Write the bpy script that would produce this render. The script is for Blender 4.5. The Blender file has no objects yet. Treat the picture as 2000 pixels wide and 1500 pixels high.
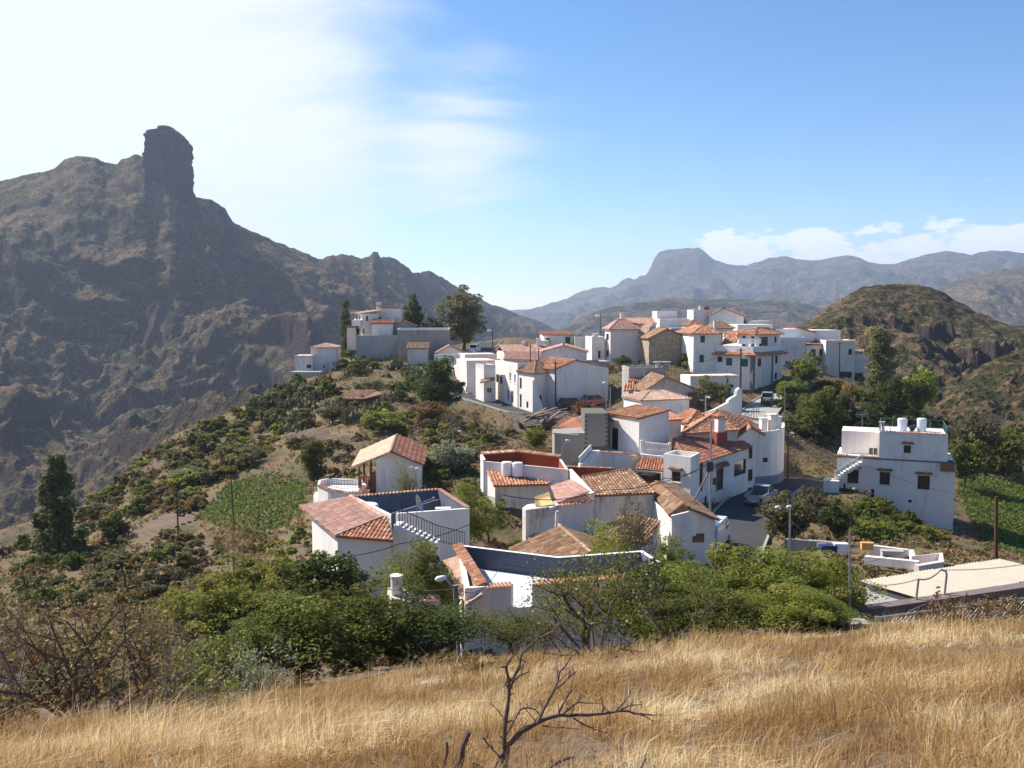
import bpy, bmesh, math, random
import numpy as np
from mathutils import Vector
random.seed(7)
rng = np.random.default_rng(11)
S = bpy.context.scene
COL = S.collection
R = math.radians

# ------------------------------------------------------------------ camera, sky, sun, exposure
F_PX = 1800.0                       # focal length in pixels of the 2000 x 1500 photograph
PITCH = math.atan(148.0 / F_PX)     # the true horizon lies 148 px above the picture's centre
cd = bpy.data.cameras.new('camera')
cd.sensor_width = 36.0
cd.lens = 36.0 * F_PX / 2000.0
cd.clip_start = 0.1
cd.clip_end = 60000.0
cam = bpy.data.objects.new('camera', cd)
cam.location = (0, 0, 0)
cam.rotation_euler = (math.pi / 2 - PITCH, 0, 0)
COL.objects.link(cam)
S.camera = cam

SUN_AZ = R(57)      # degrees to the left of the view direction
SUN_EL = R(41)
sun_dir = Vector((-math.sin(SUN_AZ) * math.cos(SUN_EL), math.cos(SUN_AZ) * math.cos(SUN_EL), math.sin(SUN_EL)))
sd = bpy.data.lights.new('sun', 'SUN')
sd.energy = 5.0
sd.angle = R(0.53)
sd.color = (1.0, 0.945, 0.86)
sun = bpy.data.objects.new('sun', sd)
sun.rotation_euler = (-sun_dir).to_track_quat('-Z', 'Y').to_euler()
sun.location = (0, 0, 300)
COL.objects.link(sun)

W = bpy.data.worlds.new('World')
S.world = W
W.use_nodes = True
def build_world():
    nt = W.node_tree
    nt.nodes.clear()
    N = nt.nodes.new
    L = nt.links.new
    out = N('ShaderNodeOutputWorld')
    bg = N('ShaderNodeBackground')
    bg.inputs['Strength'].default_value = 0.10
    sky = N('ShaderNodeTexSky')
    sky.sky_type = 'NISHITA'
    sky.sun_disc = False
    sky.sun_elevation = SUN_EL
    sky.sun_rotation = -SUN_AZ
    sky.altitude = 1800
    sky.air_density = 1.0
    sky.dust_density = 0.25
    sky.ozone_density = 2.2
    tc = N('ShaderNodeTexCoord')
    nrm = N('ShaderNodeVectorMath'); nrm.operation = 'NORMALIZE'
    L(tc.outputs['Generated'], nrm.inputs[0])
    sep = N('ShaderNodeSeparateXYZ'); L(nrm.outputs[0], sep.inputs[0])
    def m(op, a, b=None, clamp=False):
        n = N('ShaderNodeMath'); n.operation = op; n.use_clamp = clamp
        for i, v in enumerate((a, b)):
            if v is None: continue
            if isinstance(v, (int, float)): n.inputs[i].default_value = v
            else: L(v, n.inputs[i])
        return n.outputs[0]
    def ramp(v, a, b):
        n = N('ShaderNodeMapRange'); n.interpolation_type = 'SMOOTHSTEP'
        L(v, n.inputs[0]); n.inputs[1].default_value = a; n.inputs[2].default_value = b
        return n.outputs[0]
    # high thin cloud sheet: the view ray is projected onto a plane overhead
    zc = m('MAXIMUM', m('ADD', sep.outputs[2], 0.22), 0.04)
    cmb = N('ShaderNodeCombineXYZ')
    L(m('DIVIDE', sep.outputs[0], zc), cmb.inputs[0])
    L(m('DIVIDE', sep.outputs[1], zc), cmb.inputs[1])
    mp = N('ShaderNodeMapping'); L(cmb.outputs[0], mp.inputs[0])
    mp.inputs['Rotation'].default_value = (0, 0, R(24))
    mp.inputs['Scale'].default_value = (0.55, 1.15, 1)
    mp.inputs['Location'].default_value = (3.1, 1.4, 0)
    n1 = N('ShaderNodeTexNoise'); L(mp.outputs[0], n1.inputs['Vector'])
    n1.inputs['Scale'].default_value = 1.5; n1.inputs['Detail'].default_value = 9
    n1.inputs['Roughness'].default_value = 0.58; n1.inputs['Distortion'].default_value = 1.6
    def around(px, py, r0, r1):
        d = ray_dir(px, py)
        vm = N('ShaderNodeVectorMath'); vm.operation = 'DOT_PRODUCT'
        L(nrm.outputs[0], vm.inputs[0]); vm.inputs[1].default_value = d
        return ramp(vm.outputs['Value'], math.cos(R(r1)), math.cos(R(r0)))
    # the bank of cirrus lies to the left, towards the sun; a few wisps lie further right
    bank = m('MAXIMUM', around(0, 250, 7.0, 32.0), around(-800, -350, 20.0, 42.0))
    wisp = around(1030, 300, 1.5, 9)
    cov = m('ADD', m('MULTIPLY', bank, 1.05), m('MULTIPLY', wisp, 0.46))
    dens = m('SUBTRACT', m('ADD', cov, m('MULTIPLY', n1.outputs['Fac'], 1.0)), 0.93)
    veil = ramp(dens, -0.06, 0.62)
    # low cumulus sitting behind the far range on the right
    mp2 = N('ShaderNodeMapping'); L(nrm.outputs[0], mp2.inputs[0])
    mp2.inputs['Scale'].default_value = (1, 1, 2.6)
    n2 = N('ShaderNodeTexNoise'); L(mp2.outputs[0], n2.inputs['Vector'])
    n2.inputs['Scale'].default_value = 24; n2.inputs['Detail'].default_value = 7
    n2.inputs['Roughness'].default_value = 0.55
    band = m('MULTIPLY', ramp(sep.outputs[2], 0.100, 0.062), ramp(sep.outputs[2], -0.02, 0.02))
    azi = ramp(sep.outputs[0], 0.15, 0.22)
    cum = ramp(m('ADD', m('MULTIPLY', m('MULTIPLY', band, azi), 0.40), n2.outputs['Fac']), 0.72, 0.84)
    def brighten(col, fac, tint):
        mx = N('ShaderNodeMix'); mx.data_type = 'RGBA'
        L(fac, mx.inputs['Factor']); L(col, mx.inputs[6]); mx.inputs[7].default_value = tint
        return mx.outputs[2]
    hs = N('ShaderNodeHueSaturation'); hs.inputs['Saturation'].default_value = 1.24; hs.inputs['Value'].default_value = 1.06; L(sky.outputs[0], hs.inputs['Color'])
    c = brighten(hs.outputs[0], m('MULTIPLY', veil, 0.92), (5.9, 6.15, 6.5, 1))
    c = brighten(c, m('MULTIPLY', cum, 0.8), (7.6, 7.8, 8.1, 1))
    L(c, bg.inputs['Color'])
    L(bg.outputs[0], out.inputs['Surface'])

vs = S.view_settings
vs.view_transform = 'Standard'
vs.look = 'None'
vs.exposure = 0.76
vs.gamma = 1.0
vs.use_curve_mapping = False
S.cycles.max_bounces = 6
S.cycles.diffuse_bounces = 4
S.cycles.transparent_max_bounces = 6
S.cycles.volume_bounces = 0
S.cycles.use_denoising = True

# ------------------------------------------------------------------ photograph geometry
cp, sp = math.cos(PITCH), math.sin(PITCH)
def ray_dir(px, py):
    u = (px - 1000.0) / F_PX
    v = (750.0 - py) / F_PX
    d = Vector((u, cp + v * sp, v * cp - sp))
    return d.normalized()
def P(px, py, Y):                    # the point at distance Y in front of the camera
    d = ray_dir(px, py)
    return d * (Y / d.y)
def Pz(px, py, z):                   # the point on the level plane z
    d = ray_dir(px, py)
    return d * (z / d.z)
def proj(p):
    dep = p[1] * cp - p[2] * sp
    return (1000 + F_PX * p[0] / dep, 750 - F_PX * (p[1] * sp + p[2] * cp) / dep)
def zat(p, py):                      # height over the plan point p that is seen at picture row py
    v = (750.0 - py) / F_PX
    return p[1] * (v * cp - sp) / (cp + v * sp)
build_world()

# ------------------------------------------------------------------ numpy noise
def _h(ix, iy, s):
    n = (ix.astype(np.int64) * 374761393 + iy.astype(np.int64) * 668265263 + s * 982451653) & 0xFFFFFFFF
    n = ((n ^ (n >> 13)) * 1274126177) & 0xFFFFFFFF
    return ((n ^ (n >> 16)) & 0xFFFF) / 65535.0
def gnoise(x, y, s=0):
    x = np.asarray(x, float); y = np.asarray(y, float)
    ix = np.floor(x); iy = np.floor(y)
    fx = x - ix; fy = y - iy
    u = fx * fx * fx * (fx * (fx * 6 - 15) + 10); v = fy * fy * fy * (fy * (fy * 6 - 15) + 10)
    def g(dx, dy):
        a = _h(ix + dx, iy + dy, s) * 2 * np.pi
        return np.cos(a) * (fx - dx) + np.sin(a) * (fy - dy)
    a = g(0, 0) * (1 - u) + g(1, 0) * u
    b = g(0, 1) * (1 - u) + g(1, 1) * u
    return (a * (1 - v) + b * v) * 1.4
def fbm(x, y, o=5, s=0, rough=0.5):
    t = 0; a = 1.0; f = 1.0
    for i in range(o):
        t = t + a * gnoise(x * f, y * f, s + i * 17); a *= rough; f *= 2.03
    return t
def ridged(x, y, o=5, s=0, rough=0.5):
    t = 0; a = 1.0; f = 1.0
    for i in range(o):
        t = t + a * (1 - np.abs(gnoise(x * f, y * f, s + i * 13)) * 2); a *= rough; f *= 2.1
    return t

# ------------------------------------------------------------------ materials
MAT = {}
def mat(name, fn):
    m = bpy.data.materials.new(name); m.use_nodes = True
    nt = m.node_tree; nt.nodes.clear()
    class K: pass
    k = K(); k.nt = nt
    k.N = nt.nodes.new; k.L = nt.links.new
    k.out = k.N('ShaderNodeOutputMaterial')
    def put(sock, v):
        if isinstance(v, bpy.types.NodeSocket): k.L(v, sock)
        elif isinstance(v, (tuple, list)) and len(v) == 3 and sock.type == 'RGBA': sock.default_value = (*v, 1)
        else: sock.default_value = v
    k.put = put
    def noise(scale, detail=4, rough=0.5, coord=None, dist=0.0):
        n = k.N('ShaderNodeTexNoise'); n.inputs['Scale'].default_value = scale
        n.inputs['Detail'].default_value = detail; n.inputs['Roughness'].default_value = rough
        n.inputs['Distortion'].default_value = dist
        k.L(coord if coord is not None else k.pos(), n.inputs['Vector'])
        return n.outputs['Fac']
    k.noise = noise
    k._pos = None
    def pos():
        if k._pos is None:
            g = k.N('ShaderNodeNewGeometry'); k._pos = g
        return k._pos.outputs['Position']
    k.pos = pos
    def nz():
        pos(); s = k.N('ShaderNodeSeparateXYZ'); k.L(k._pos.outputs['Normal'], s.inputs[0]); return s.outputs[2]
    k.nz = nz
    def xyz(i):
        s = k.N('ShaderNodeSeparateXYZ'); k.L(pos(), s.inputs[0]); return s.outputs[i]
    k.xyz = xyz
    def scaled(v):
        n = k.N('ShaderNodeMapping'); k.L(pos(), n.inputs[0]); n.inputs['Scale'].default_value = v; return n.outputs[0]
    k.scaled = scaled
    def mix(f, a, b):
        n = k.N('ShaderNodeMix'); n.data_type = 'RGBA'
        put(n.inputs[0], f); put(n.inputs[6], a); put(n.inputs[7], b); return n.outputs[2]
    k.mix = mix
    def step(v, a, b):
        n = k.N('ShaderNodeMapRange'); n.interpolation_type = 'SMOOTHSTEP'
        put(n.inputs[0], v); n.inputs[1].default_value = a; n.inputs[2].default_value = b; return n.outputs[0]
    k.step = step
    def math_(op, a, b=0.0):
        n = k.N('ShaderNodeMath'); n.operation = op; put(n.inputs[0], a); put(n.inputs[1], b); return n.outputs[0]
    k.m = math_
    def attr(name):
        n = k.N('ShaderNodeAttribute'); n.attribute_name = name; return n.outputs['Fac']
    k.attr = attr
    def orand():
        return k.N('ShaderNodeObjectInfo').outputs['Random']
    k.orand = orand
    def bump(h, dist, strength=1.0):
        n = k.N('ShaderNodeBump'); put(n.inputs['Height'], h); n.inputs['Distance'].default_value = dist
        n.inputs['Strength'].default_value = strength; return n.outputs[0]
    k.bump = bump
    def bsdf(color, rough=0.85, normal=None, metal=0.0, spec=0.3):
        b = k.N('ShaderNodeBsdfPrincipled'); put(b.inputs['Base Color'], color); put(b.inputs['Roughness'], rough)
        b.inputs['Metallic'].default_value = metal; b.inputs['Specular IOR Level'].default_value = spec
        if normal is not None: k.L(normal, b.inputs['Normal'])
        k.L(b.outputs[0], k.out.inputs['Surface']); return b
    k.bsdf = bsdf
    fn(k)
    MAT[name] = m
    return m

def m_plain(name, col, rough=0.8, metal=0.0, var=0.12, scale=3.0):
    def fn(k):
        n = k.noise(scale, 5, 0.6)
        c = k.mix(n, tuple(c * (1 - var) for c in col), tuple(min(1, c * (1 + var)) for c in col))
        k.bsdf(c, rough, metal=metal)
    mat(name, fn)
def m_plaster(name, col, dirt=(0.33, 0.29, 0.25), amount=0.5):
    def fn(k):
        big = k.noise(0.35, 6, 0.6)
        streak = k.noise(1.0, 6, 0.65, k.scaled((2.2, 2.2, 0.35)))
        f = k.m('MULTIPLY', k.step(k.m('ADD', k.m('MULTIPLY', big, 0.55), k.m('MULTIPLY', streak, 0.6)), 0.53, 0.76), amount)
        tone = k.mix(k.noise(0.8, 3), tuple(c * 0.93 for c in col), col)
        c = k.mix(f, tone, dirt)
        h = k.noise(9, 5, 0.6)
        k.bsdf(c, 0.9, k.bump(h, 0.02, 0.35), spec=0.15)
    mat(name, fn)
def m_tile(name, a, b, c, lich=0.25):
    def fn(k):
        r = k.attr('rnd')
        n = k.noise(0.7, 5, 0.6)
        col = k.mix(k.step(r, 0.0, 0.75), a, b)
        col = k.mix(k.step(r, 0.72, 1.0), col, c)
        col = k.mix(k.m('MULTIPLY', k.step(n, 0.5, 0.72), lich), col, (0.20, 0.17, 0.11))
        fine = k.noise(14, 4, 0.7)
        col = k.mix(k.m('MULTIPLY', k.step(fine, 0.5, 0.75), 0.5), col, (0.27, 0.20, 0.15))
        k.bsdf(col, 0.85, spec=0.2)
    mat(name, fn)
def m_leaf(name, a, b, c=None, trans=0.35, vary=0.25):
    def fn(k):
        r = k.attr('rnd')
        col = k.mix(r, a, b)
        if c is not None: col = k.mix(k.step(r, 0.80, 1.0), col, c)
        hsv = k.N('ShaderNodeHueSaturation'); k.L(col, hsv.inputs['Color'])
        o = k.orand()
        k.L(k.m('ADD', k.m('MULTIPLY', o, vary * 2), 1 - vary), hsv.inputs['Value'])
        k.L(k.m('ADD', k.m('MULTIPLY', o, 0.03), 0.485), hsv.inputs['Hue'])
        d = k.N('ShaderNodeBsdfPrincipled'); k.L(hsv.outputs[0], d.inputs['Base Color'])
        d.inputs['Roughness'].default_value = 0.65; d.inputs['Specular IOR Level'].default_value = 0.12
        t = k.N('ShaderNodeBsdfTranslucent'); k.L(hsv.outputs[0], t.inputs['Color'])
        mx = k.N('ShaderNodeMixShader'); mx.inputs[0].default_value = trans
        k.L(d.outputs[0], mx.inputs[1]); k.L(t.outputs[0], mx.inputs[2]); k.L(mx.outputs[0], k.out.inputs['Surface'])
    mat(name, fn)

# ------------------------------------------------------------------ mesh building
class MB:
    def __init__(s): s.v = []; s.f = []; s.m = []; s.r = []
    def face(s, pts, mi=0, r=None):
        i = len(s.v); s.v.extend([tuple(p) for p in pts]); s.f.append(tuple(range(i, i + len(pts)))); s.m.append(mi)
        s.r.append(random.random() if r is None else r)
    def mesh(s, vs, fs, mi=0, r=None):
        i = len(s.v); s.v.extend([tuple(p) for p in vs])
        rr = random.random() if r is None else r
        for f in fs: s.f.append(tuple(i + j for j in f)); s.m.append(mi); s.r.append(rr)
    def box(s, c, sz, yaw=0.0, mi=0, r=None):         # c = centre of the bottom
        hx, hy, h = sz[0] / 2, sz[1] / 2, sz[2]
        ca, sa = math.cos(yaw), math.sin(yaw)
        vs = []
        for z in (0, h):
            for x, y in ((-hx, -hy), (hx, -hy), (hx, hy), (-hx, hy)):
                vs.append((c[0] + x * ca - y * sa, c[1] + x * sa + y * ca, c[2] + z))
        s.mesh(vs, [(3, 2, 1, 0), (4, 5, 6, 7), (0, 1, 5, 4), (1, 2, 6, 5), (2, 3, 7, 6), (3, 0, 4, 7)], mi, r)
    def bar(s, a, b, w, h=None, mi=0, r=None):         # square bar from a to b
        h = w if h is None else h
        a = Vector(a); b = Vector(b); d = (b - a)
        if d.length < 1e-6: return
        d.normalize()
        up = Vector((0, 0, 1)) if abs(d.z) < 0.95 else Vector((1, 0, 0))
        x = d.cross(up).normalized() * (w / 2); y = x.cross(d).normalized() * (h / 2)
        vs = [a - x - y, a + x - y, a + x + y, a - x + y, b - x - y, b + x - y, b + x + y, b - x + y]
        s.mesh(vs, [(0, 1, 2, 3), (7, 6, 5, 4), (0, 4, 5, 1), (1, 5, 6, 2), (2, 6, 7, 3), (3, 7, 4, 0)], mi, r)
    def tube(s, pts, rad, n=6, mi=0, r=None, cap=True):
        pts = [Vector(p) for p in pts]
        if isinstance(rad, (int, float)): rad = [rad] * len(pts)
        vs = []; fs = []
        prev = None
        for i, p in enumerate(pts):
            d = (pts[min(i + 1, len(pts) - 1)] - pts[max(i - 1, 0)])
            if d.length < 1e-9: d = Vector((0, 0, 1))
            d.normalize()
            if prev is None:
                up = Vector((0, 0, 1)) if abs(d.z) < 0.9 else Vector((1, 0, 0))
                x = d.cross(up).normalized()
            else:
                x = (prev - d * prev.dot(d)).normalized()
            prev = x
            y = d.cross(x)
            for k in range(n):
                a = 2 * math.pi * k / n
                vs.append(p + (x * math.cos(a) + y * math.sin(a)) * rad[i])
        for i in range(len(pts) - 1):
            for k in range(n):
                a = i * n + k; b = i * n + (k + 1) % n
                fs.append((a, b, b + n, a + n))
        if cap:
            fs.append(tuple(range(n - 1, -1, -1))); o = (len(pts) - 1) * n; fs.append(tuple(range(o, o + n)))
        s.mesh(vs, fs, mi, r)
    def lathe(s, c, prof, n=16, mi=0, r=None):          # prof: (radius, height) from the bottom up
        vs = []; fs = []
        for rad, h in prof:
            for k in range(n):
                a = 2 * math.pi * k / n
                vs.append((c[0] + rad * math.cos(a), c[1] + rad * math.sin(a), c[2] + h))
        for i in range(len(prof) - 1):
            for k in range(n):
                a = i * n + k; b = i * n + (k + 1) % n
                fs.append((a, b, b + n, a + n))
        fs.append(tuple(range(n - 1, -1, -1))); o = (len(prof) - 1) * n; fs.append(tuple(range(o, o + n)))
        s.mesh(vs, fs, mi, r)
    def prism(s, poly, z0, z1, mi=0, r=None):            # plan polygon, anticlockwise
        n = len(poly)
        vs = [(p[0], p[1], z0) for p in poly] + [(p[0], p[1], z1) for p in poly]
        fs = [tuple(range(n - 1, -1, -1)), tuple(range(n, 2 * n))]
        for i in range(n):
            j = (i + 1) % n; fs.append((i, j, j + n, i + n))
        s.mesh(vs, fs, mi, r)
    def build(s, name, mats, parent=None, smooth=False, kind=None):
        if not isinstance(mats, (list, tuple)): mats = [mats]
        me = bpy.data.meshes.new(name)
        o = (0, 0, 0)
        if parent is not None: o = ORIGIN.get(parent.name, (0, 0, 0))
        me.from_pydata([(v[0] - o[0], v[1] - o[1], v[2] - o[2]) for v in s.v], [], s.f)
        for m in mats: me.materials.append(MAT[m])
        if len(mats) > 1: me.polygons.foreach_set('material_index', s.m)
        a = me.attributes.new('rnd', 'FLOAT', 'FACE'); a.data.foreach_set('value', s.r)
        if smooth: me.polygons.foreach_set('use_smooth', [True] * len(s.f))
        me.update()
        ob = bpy.data.objects.new(name, me); COL.objects.link(ob)
        if parent is not None: ob.parent = parent; ORIGIN[ob.name] = o
        if kind: ob['kind'] = kind
        return ob
ORIGIN = {}       # world origin that the mesh coordinates of an object's children are counted from
def thing(name, label, cat, loc=(0, 0, 0), group=None, rotz=0.0, local=False):
    o = bpy.data.objects.new(name, None); COL.objects.link(o)
    o.empty_display_size = 0.3
    o.location = loc; o.rotation_euler = (0, 0, rotz); o['label'] = label; o['category'] = cat
    if group: o['group'] = group
    ORIGIN[o.name] = (0, 0, 0) if local else tuple(loc)
    return o
def tag(o, label, cat, group=None):
    o['label'] = label; o['category'] = cat
    if group: o['group'] = group
    return o
def grid_mesh(name, X, Y, Z, matname, smooth=True):
    ny, nx = X.shape
    v = np.stack([X, Y, Z], -1).reshape(-1, 3)
    idx = np.arange(ny * nx).reshape(ny, nx)
    f = np.stack([idx[:-1, :-1], idx[:-1, 1:], idx[1:, 1:], idx[1:, :-1]], -1).reshape(-1, 4)
    return np_mesh(name, v, f, matname, smooth)
def np_mesh(name, v, f, matname, smooth=False, rnd=None, parent=None, link=True):
    me = bpy.data.meshes.new(name)
    nf, k = f.shape
    me.vertices.add(len(v)); me.vertices.foreach_set('co', v.astype(np.float32).ravel())
    me.loops.add(nf * k); me.loops.foreach_set('vertex_index', f.astype(np.int32).ravel())
    me.polygons.add(nf); me.polygons.foreach_set('loop_start', np.arange(0, nf * k, k, dtype=np.int32))
    if smooth: me.polygons.foreach_set('use_smooth', np.ones(nf, bool))
    me.materials.append(MAT[matname])
    if rnd is not None:
        a = me.attributes.new('rnd', 'FLOAT', 'FACE'); a.data.foreach_set('value', rnd.astype(np.float32))
    me.update(calc_edges=True)
    me.validate()
    ob = bpy.data.objects.new(name, me)
    if link: COL.objects.link(ob)
    if parent is not None: ob.parent = parent
    return ob
# ------------------------------------------------------------------ terrain of the ridge the village stands on
CTRL = [  # picture column, picture row, distance: points where the ground is seen
 (0,1500,7.3),(500,1500,7.4),(1000,1500,7.4),(1500,1500,7.2),(2000,1500,7.0),
 (0,1440,9.6),(300,1395,12.5),(600,1350,16.5),(750,1325,18.5),(900,1295,21),(1100,1290,21),(1250,1272,21),(1400,1255,20.5),(1700,1236,19),(2000,1222,17),
 (560,1430,9.6),(1000,1400,10.2),(1400,1380,10.4),(1800,1370,10.2),
 (0,1290,26),(250,1290,24),(600,1345,22),(800,1310,28),(905,1272,40.5),(1100,1290,30),(1300,1290,30),(1500,1270,30),(1280,1235,46),
 (1640,1260,21.5),(1700,1215,24),(2000,1215,24),
 (640,1165,52),(450,1180,45),(770,1150,50),(917,1110,53),
 (250,1120,65),(0,1200,55),(115,1105,85),(0,1080,95),(300,1055,80),(390,1010,88),(500,1035,84),(590,1025,80),(440,965,100),(520,930,105),(590,950,98),
 (560,1080,68),(620,960,88),(735,965,80),(830,955,80),
 (150,1000,122),(300,880,145),(430,820,155),(560,750,168),(610,738,176),(400,900,120),(300,960,110),(200,1040,100),
 (690,695,188),(790,695,188),(870,692,188),(925,705,182),(950,665,230),(985,675,265),(660,740,165),
 (860,805,128),(740,830,115),(700,800,130),(640,870,106),(780,760,150),(900,880,95),(960,850,108),(850,860,102),(560,850,130),
 (1010,802,131),(905,768,150),(1070,880,100),(1150,800,132),(1180,722,150),(1200,712,162),(1290,716,158),(1260,760,135),
 (1360,735,150),(1450,776,147),(1500,790,130),(1480,822,116),(1440,860,104),(1540,800,128),
 (1395,1105,60),(1430,1050,70),(1480,980,86),(1545,935,98),(1620,952,95),(1590,880,112),(1580,905,104),
 (1700,975,94),(1841,1035,92),(1950,1000,104),(1950,1090,76),(1700,1045,76),(1560,1070,63),(1850,1112,56),(2000,1130,52),(2000,940,125),
 (1700,860,128),(1950,900,150),(1620,730,172),(1680,760,152),(1560,760,145),(1820,860,140),
 (930,818,140),(975,832,132),(1000,848,126),(1050,1080,62),(1250,1080,60),(1000,960,72),(1300,1000,75),
]
CT = [tuple(P(*c)) for c in CTRL]
CT += [  # ground that the photograph hides: behind the camera and down into the valleys on both sides
 (0,-12,0.5),(-20,-10,-0.5),(25,-10,1.5),(0,0,-1.65),(-6,1,-2.2),(7,1,-1.5),(0,4,-2.85),(-40,5,-9),(45,10,-4),(-75,20,-22),(80,30,-9),
 (-110,60,-42),(-120,110,-58),(-125,160,-70),(-120,210,-75),(-95,200,-48),(-60,260,-45),(-180,60,-85),(-200,150,-110),(-180,260,-110),
 (-110,130,-46),(-92,165,-40),(0,300,-26),(40,300,-30),(-30,300,-35),(60,240,-24),(0,330,-45),(100,240,-45),(110,180,-36),(130,110,-32),(120,60,-22),
 (190,60,-36),(210,130,-52),(200,220,-60),(150,300,-60),(-150,330,-110),(110,150,-31),(25,215,-12),(11.5,30.5,-12.3),(17,35,-13.2),(15.5,29,-11.6),(23,31,-11.8),(-72,130,-39),(-71,150,-41),(-68,175,-34),(-64,105,-33),(-62,195,-30),(0,215,-9.5),(90,205,-22),
]
CT = np.array(CT)
def _tps_fit(pts, lam=0.6):
    n = len(pts); xy = pts[:, :2] / 50.0
    d2 = ((xy[:, None] - xy[None]) ** 2).sum(-1)
    K = np.where(d2 > 1e-12, 0.5 * d2 * np.log(np.maximum(d2, 1e-12)), 0)
    K += np.eye(n) * lam * 1e-3
    Pm = np.c_[np.ones(n), xy]
    A = np.zeros((n + 3, n + 3)); A[:n, :n] = K; A[:n, n:] = Pm; A[n:, :n] = Pm.T
    return np.linalg.solve(A, np.r_[pts[:, 2], 0, 0, 0]), xy
_W, _XY = _tps_fit(CT)
def _tps(x, y):
    x = np.asarray(x, float).ravel() / 50.0; y = np.asarray(y, float).ravel() / 50.0
    out = np.empty(len(x))
    for i in range(0, len(x), 20000):
        xs = x[i:i + 20000]; ys = y[i:i + 20000]
        d2 = (xs[:, None] - _XY[None, :, 0]) ** 2 + (ys[:, None] - _XY[None, :, 1]) ** 2
        out[i:i + 20000] = (0.5 * d2 * np.log(np.maximum(d2, 1e-12))) @ _W[:-3] + _W[-3] + xs * _W[-2] + ys * _W[-1]
    return out
ROADS = {   # centre line points in the picture with distance, half width
 'lower': ([P(1330,1190,47), P(1385,1120,57), P(1428,1050,70), P(1470,985,86), P(1530,942,98), P(1590,950,97), P(1625,958,94)], 2.6),
 'upper': ([P(1452,862,105), P(1462,835,112), P(1478,812,121), P(1505,784,133), P(1540,768,146)], 2.3),
 'street': ([P(880,768,152), P(925,776,147), P(975,790,140), P(1020,803,134), P(1060,806,132), P(1110,800,131), P(1165,788,136)], 2.4),
 'ridge': ([P(905,720,176), P(930,700,186), P(945,680,205), P(960,668,232)], 2.4),
}
def _resample(pts, step=2.0):
    pts = np.array([tuple(p) for p in pts]); out = []
    n = len(pts)
    for i in range(n - 1):                       # Catmull-Rom
        p0 = pts[max(i - 1, 0)]; p1 = pts[i]; p2 = pts[i + 1]; p3 = pts[min(i + 2, n - 1)]
        k = max(2, int(np.linalg.norm(p2 - p1) / step))
        for t in np.arange(k) / k:
            out.append(0.5 * ((2 * p1) + (-p0 + p2) * t + (2 * p0 - 5 * p1 + 4 * p2 - p3) * t * t + (-p0 + 3 * p1 - 3 * p2 + p3) * t ** 3))
    out.append(pts[-1]); return np.array(out)
for k in ROADS: ROADS[k] = (_resample(ROADS[k][0]), ROADS[k][1])
def ground(x, y):
    shp = np.shape(x)
    x = np.asarray(x, float).ravel(); y = np.asarray(y, float).ravel()
    z = _tps(x, y)
    far = np.clip((y - 15) / 30, 0.12, 1)
    z = z + far * (fbm(x / 11.0, y / 11.0, 4, 3) * 0.55 + fbm(x / 3.1, y / 3.1, 2, 9) * 0.12)
    for line, hw in ROADS.values():
        d2 = (x[:, None] - line[None, :, 0]) ** 2 + (y[:, None] - line[None, :, 1]) ** 2
        j = d2.argmin(1); d = np.sqrt(d2[np.arange(len(x)), j])
        t = np.clip((d - hw - 0.6) / 1.7, 0, 1); t = t * t * (3 - 2 * t)
        z = (line[j, 2] - 0.12) * (1 - t) + z * t
    return z.reshape(shp)
def gz(x, y): return float(ground(np.array([x]), np.array([y]))[0])
_GX = np.arange(-215, 216, 1.25); _GY = np.arange(-14, 330, 1.25)
_X, _Y = np.meshgrid(_GX, _GY)
_Z = np.empty_like(_X)
for i in range(0, _X.shape[0], 20): _Z[i:i + 20] = ground(_X[i:i + 20], _Y[i:i + 20])
def gq(x, y):                                    # quick bilinear ground height
    i = (np.asarray(x) + 215) / 1.25; j = (np.asarray(y) + 14) / 1.25
    i = np.clip(i, 0, _X.shape[1] - 1.001); j = np.clip(j, 0, _X.shape[0] - 1.001)
    a = i.astype(int) if hasattr(i, 'astype') else int(i); b = j.astype(int) if hasattr(j, 'astype') else int(j)
    u = i - a; v = j - b
    return (_Z[b, a] * (1 - u) * (1 - v) + _Z[b, a + 1] * u * (1 - v) + _Z[b + 1, a] * (1 - u) * v + _Z[b + 1, a + 1] * u * v)
def hit(px, py, y0=4.0, y1=320.0):               # where the view ray first meets the ground
    d = ray_dir(px, py); d = np.array(d) / d.y
    ys = np.exp(np.linspace(math.log(y0), math.log(y1), 900))
    h = gq(ys * d[0], ys) - ys * d[2]
    k = np.argmax(h > 0)
    if h[k] <= 0: return None
    return Vector((ys[k] * d[0], ys[k], float(gq(ys[k] * d[0], ys[k]))))

def mk_ground(k):
    big = k.noise(0.045, 6, 0.6); mid = k.noise(0.35, 6, 0.65); fine = k.noise(3.0, 5, 0.7)
    dry = k.mix(fine, (0.15, 0.105, 0.055), (0.26, 0.185, 0.095))
    earth = k.mix(mid, (0.12, 0.08, 0.052), (0.21, 0.15, 0.10))
    green = k.mix(fine, (0.045, 0.065, 0.022), (0.11, 0.12, 0.045))
    c = k.mix(k.step(big, 0.40, 0.60), earth, dry)
    far = k.step(k.xyz(1), 22, 45)
    c = k.mix(k.m('MULTIPLY', k.step(mid, 0.48, 0.60), k.m('MULTIPLY', far, 0.65)), c, green)
    rock = k.mix(fine, (0.10, 0.075, 0.06), (0.22, 0.17, 0.135))
    c = k.mix(k.step(k.nz(), 0.80, 0.62), c, rock)
    k.bsdf(c, 0.95, k.bump(k.noise(1.6, 6, 0.7), 0.35, 0.8), spec=0.1)
mat('ground', mk_ground)
g = grid_mesh('ground', _X, _Y, _Z, 'ground'); g['kind'] = 'structure'

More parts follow.
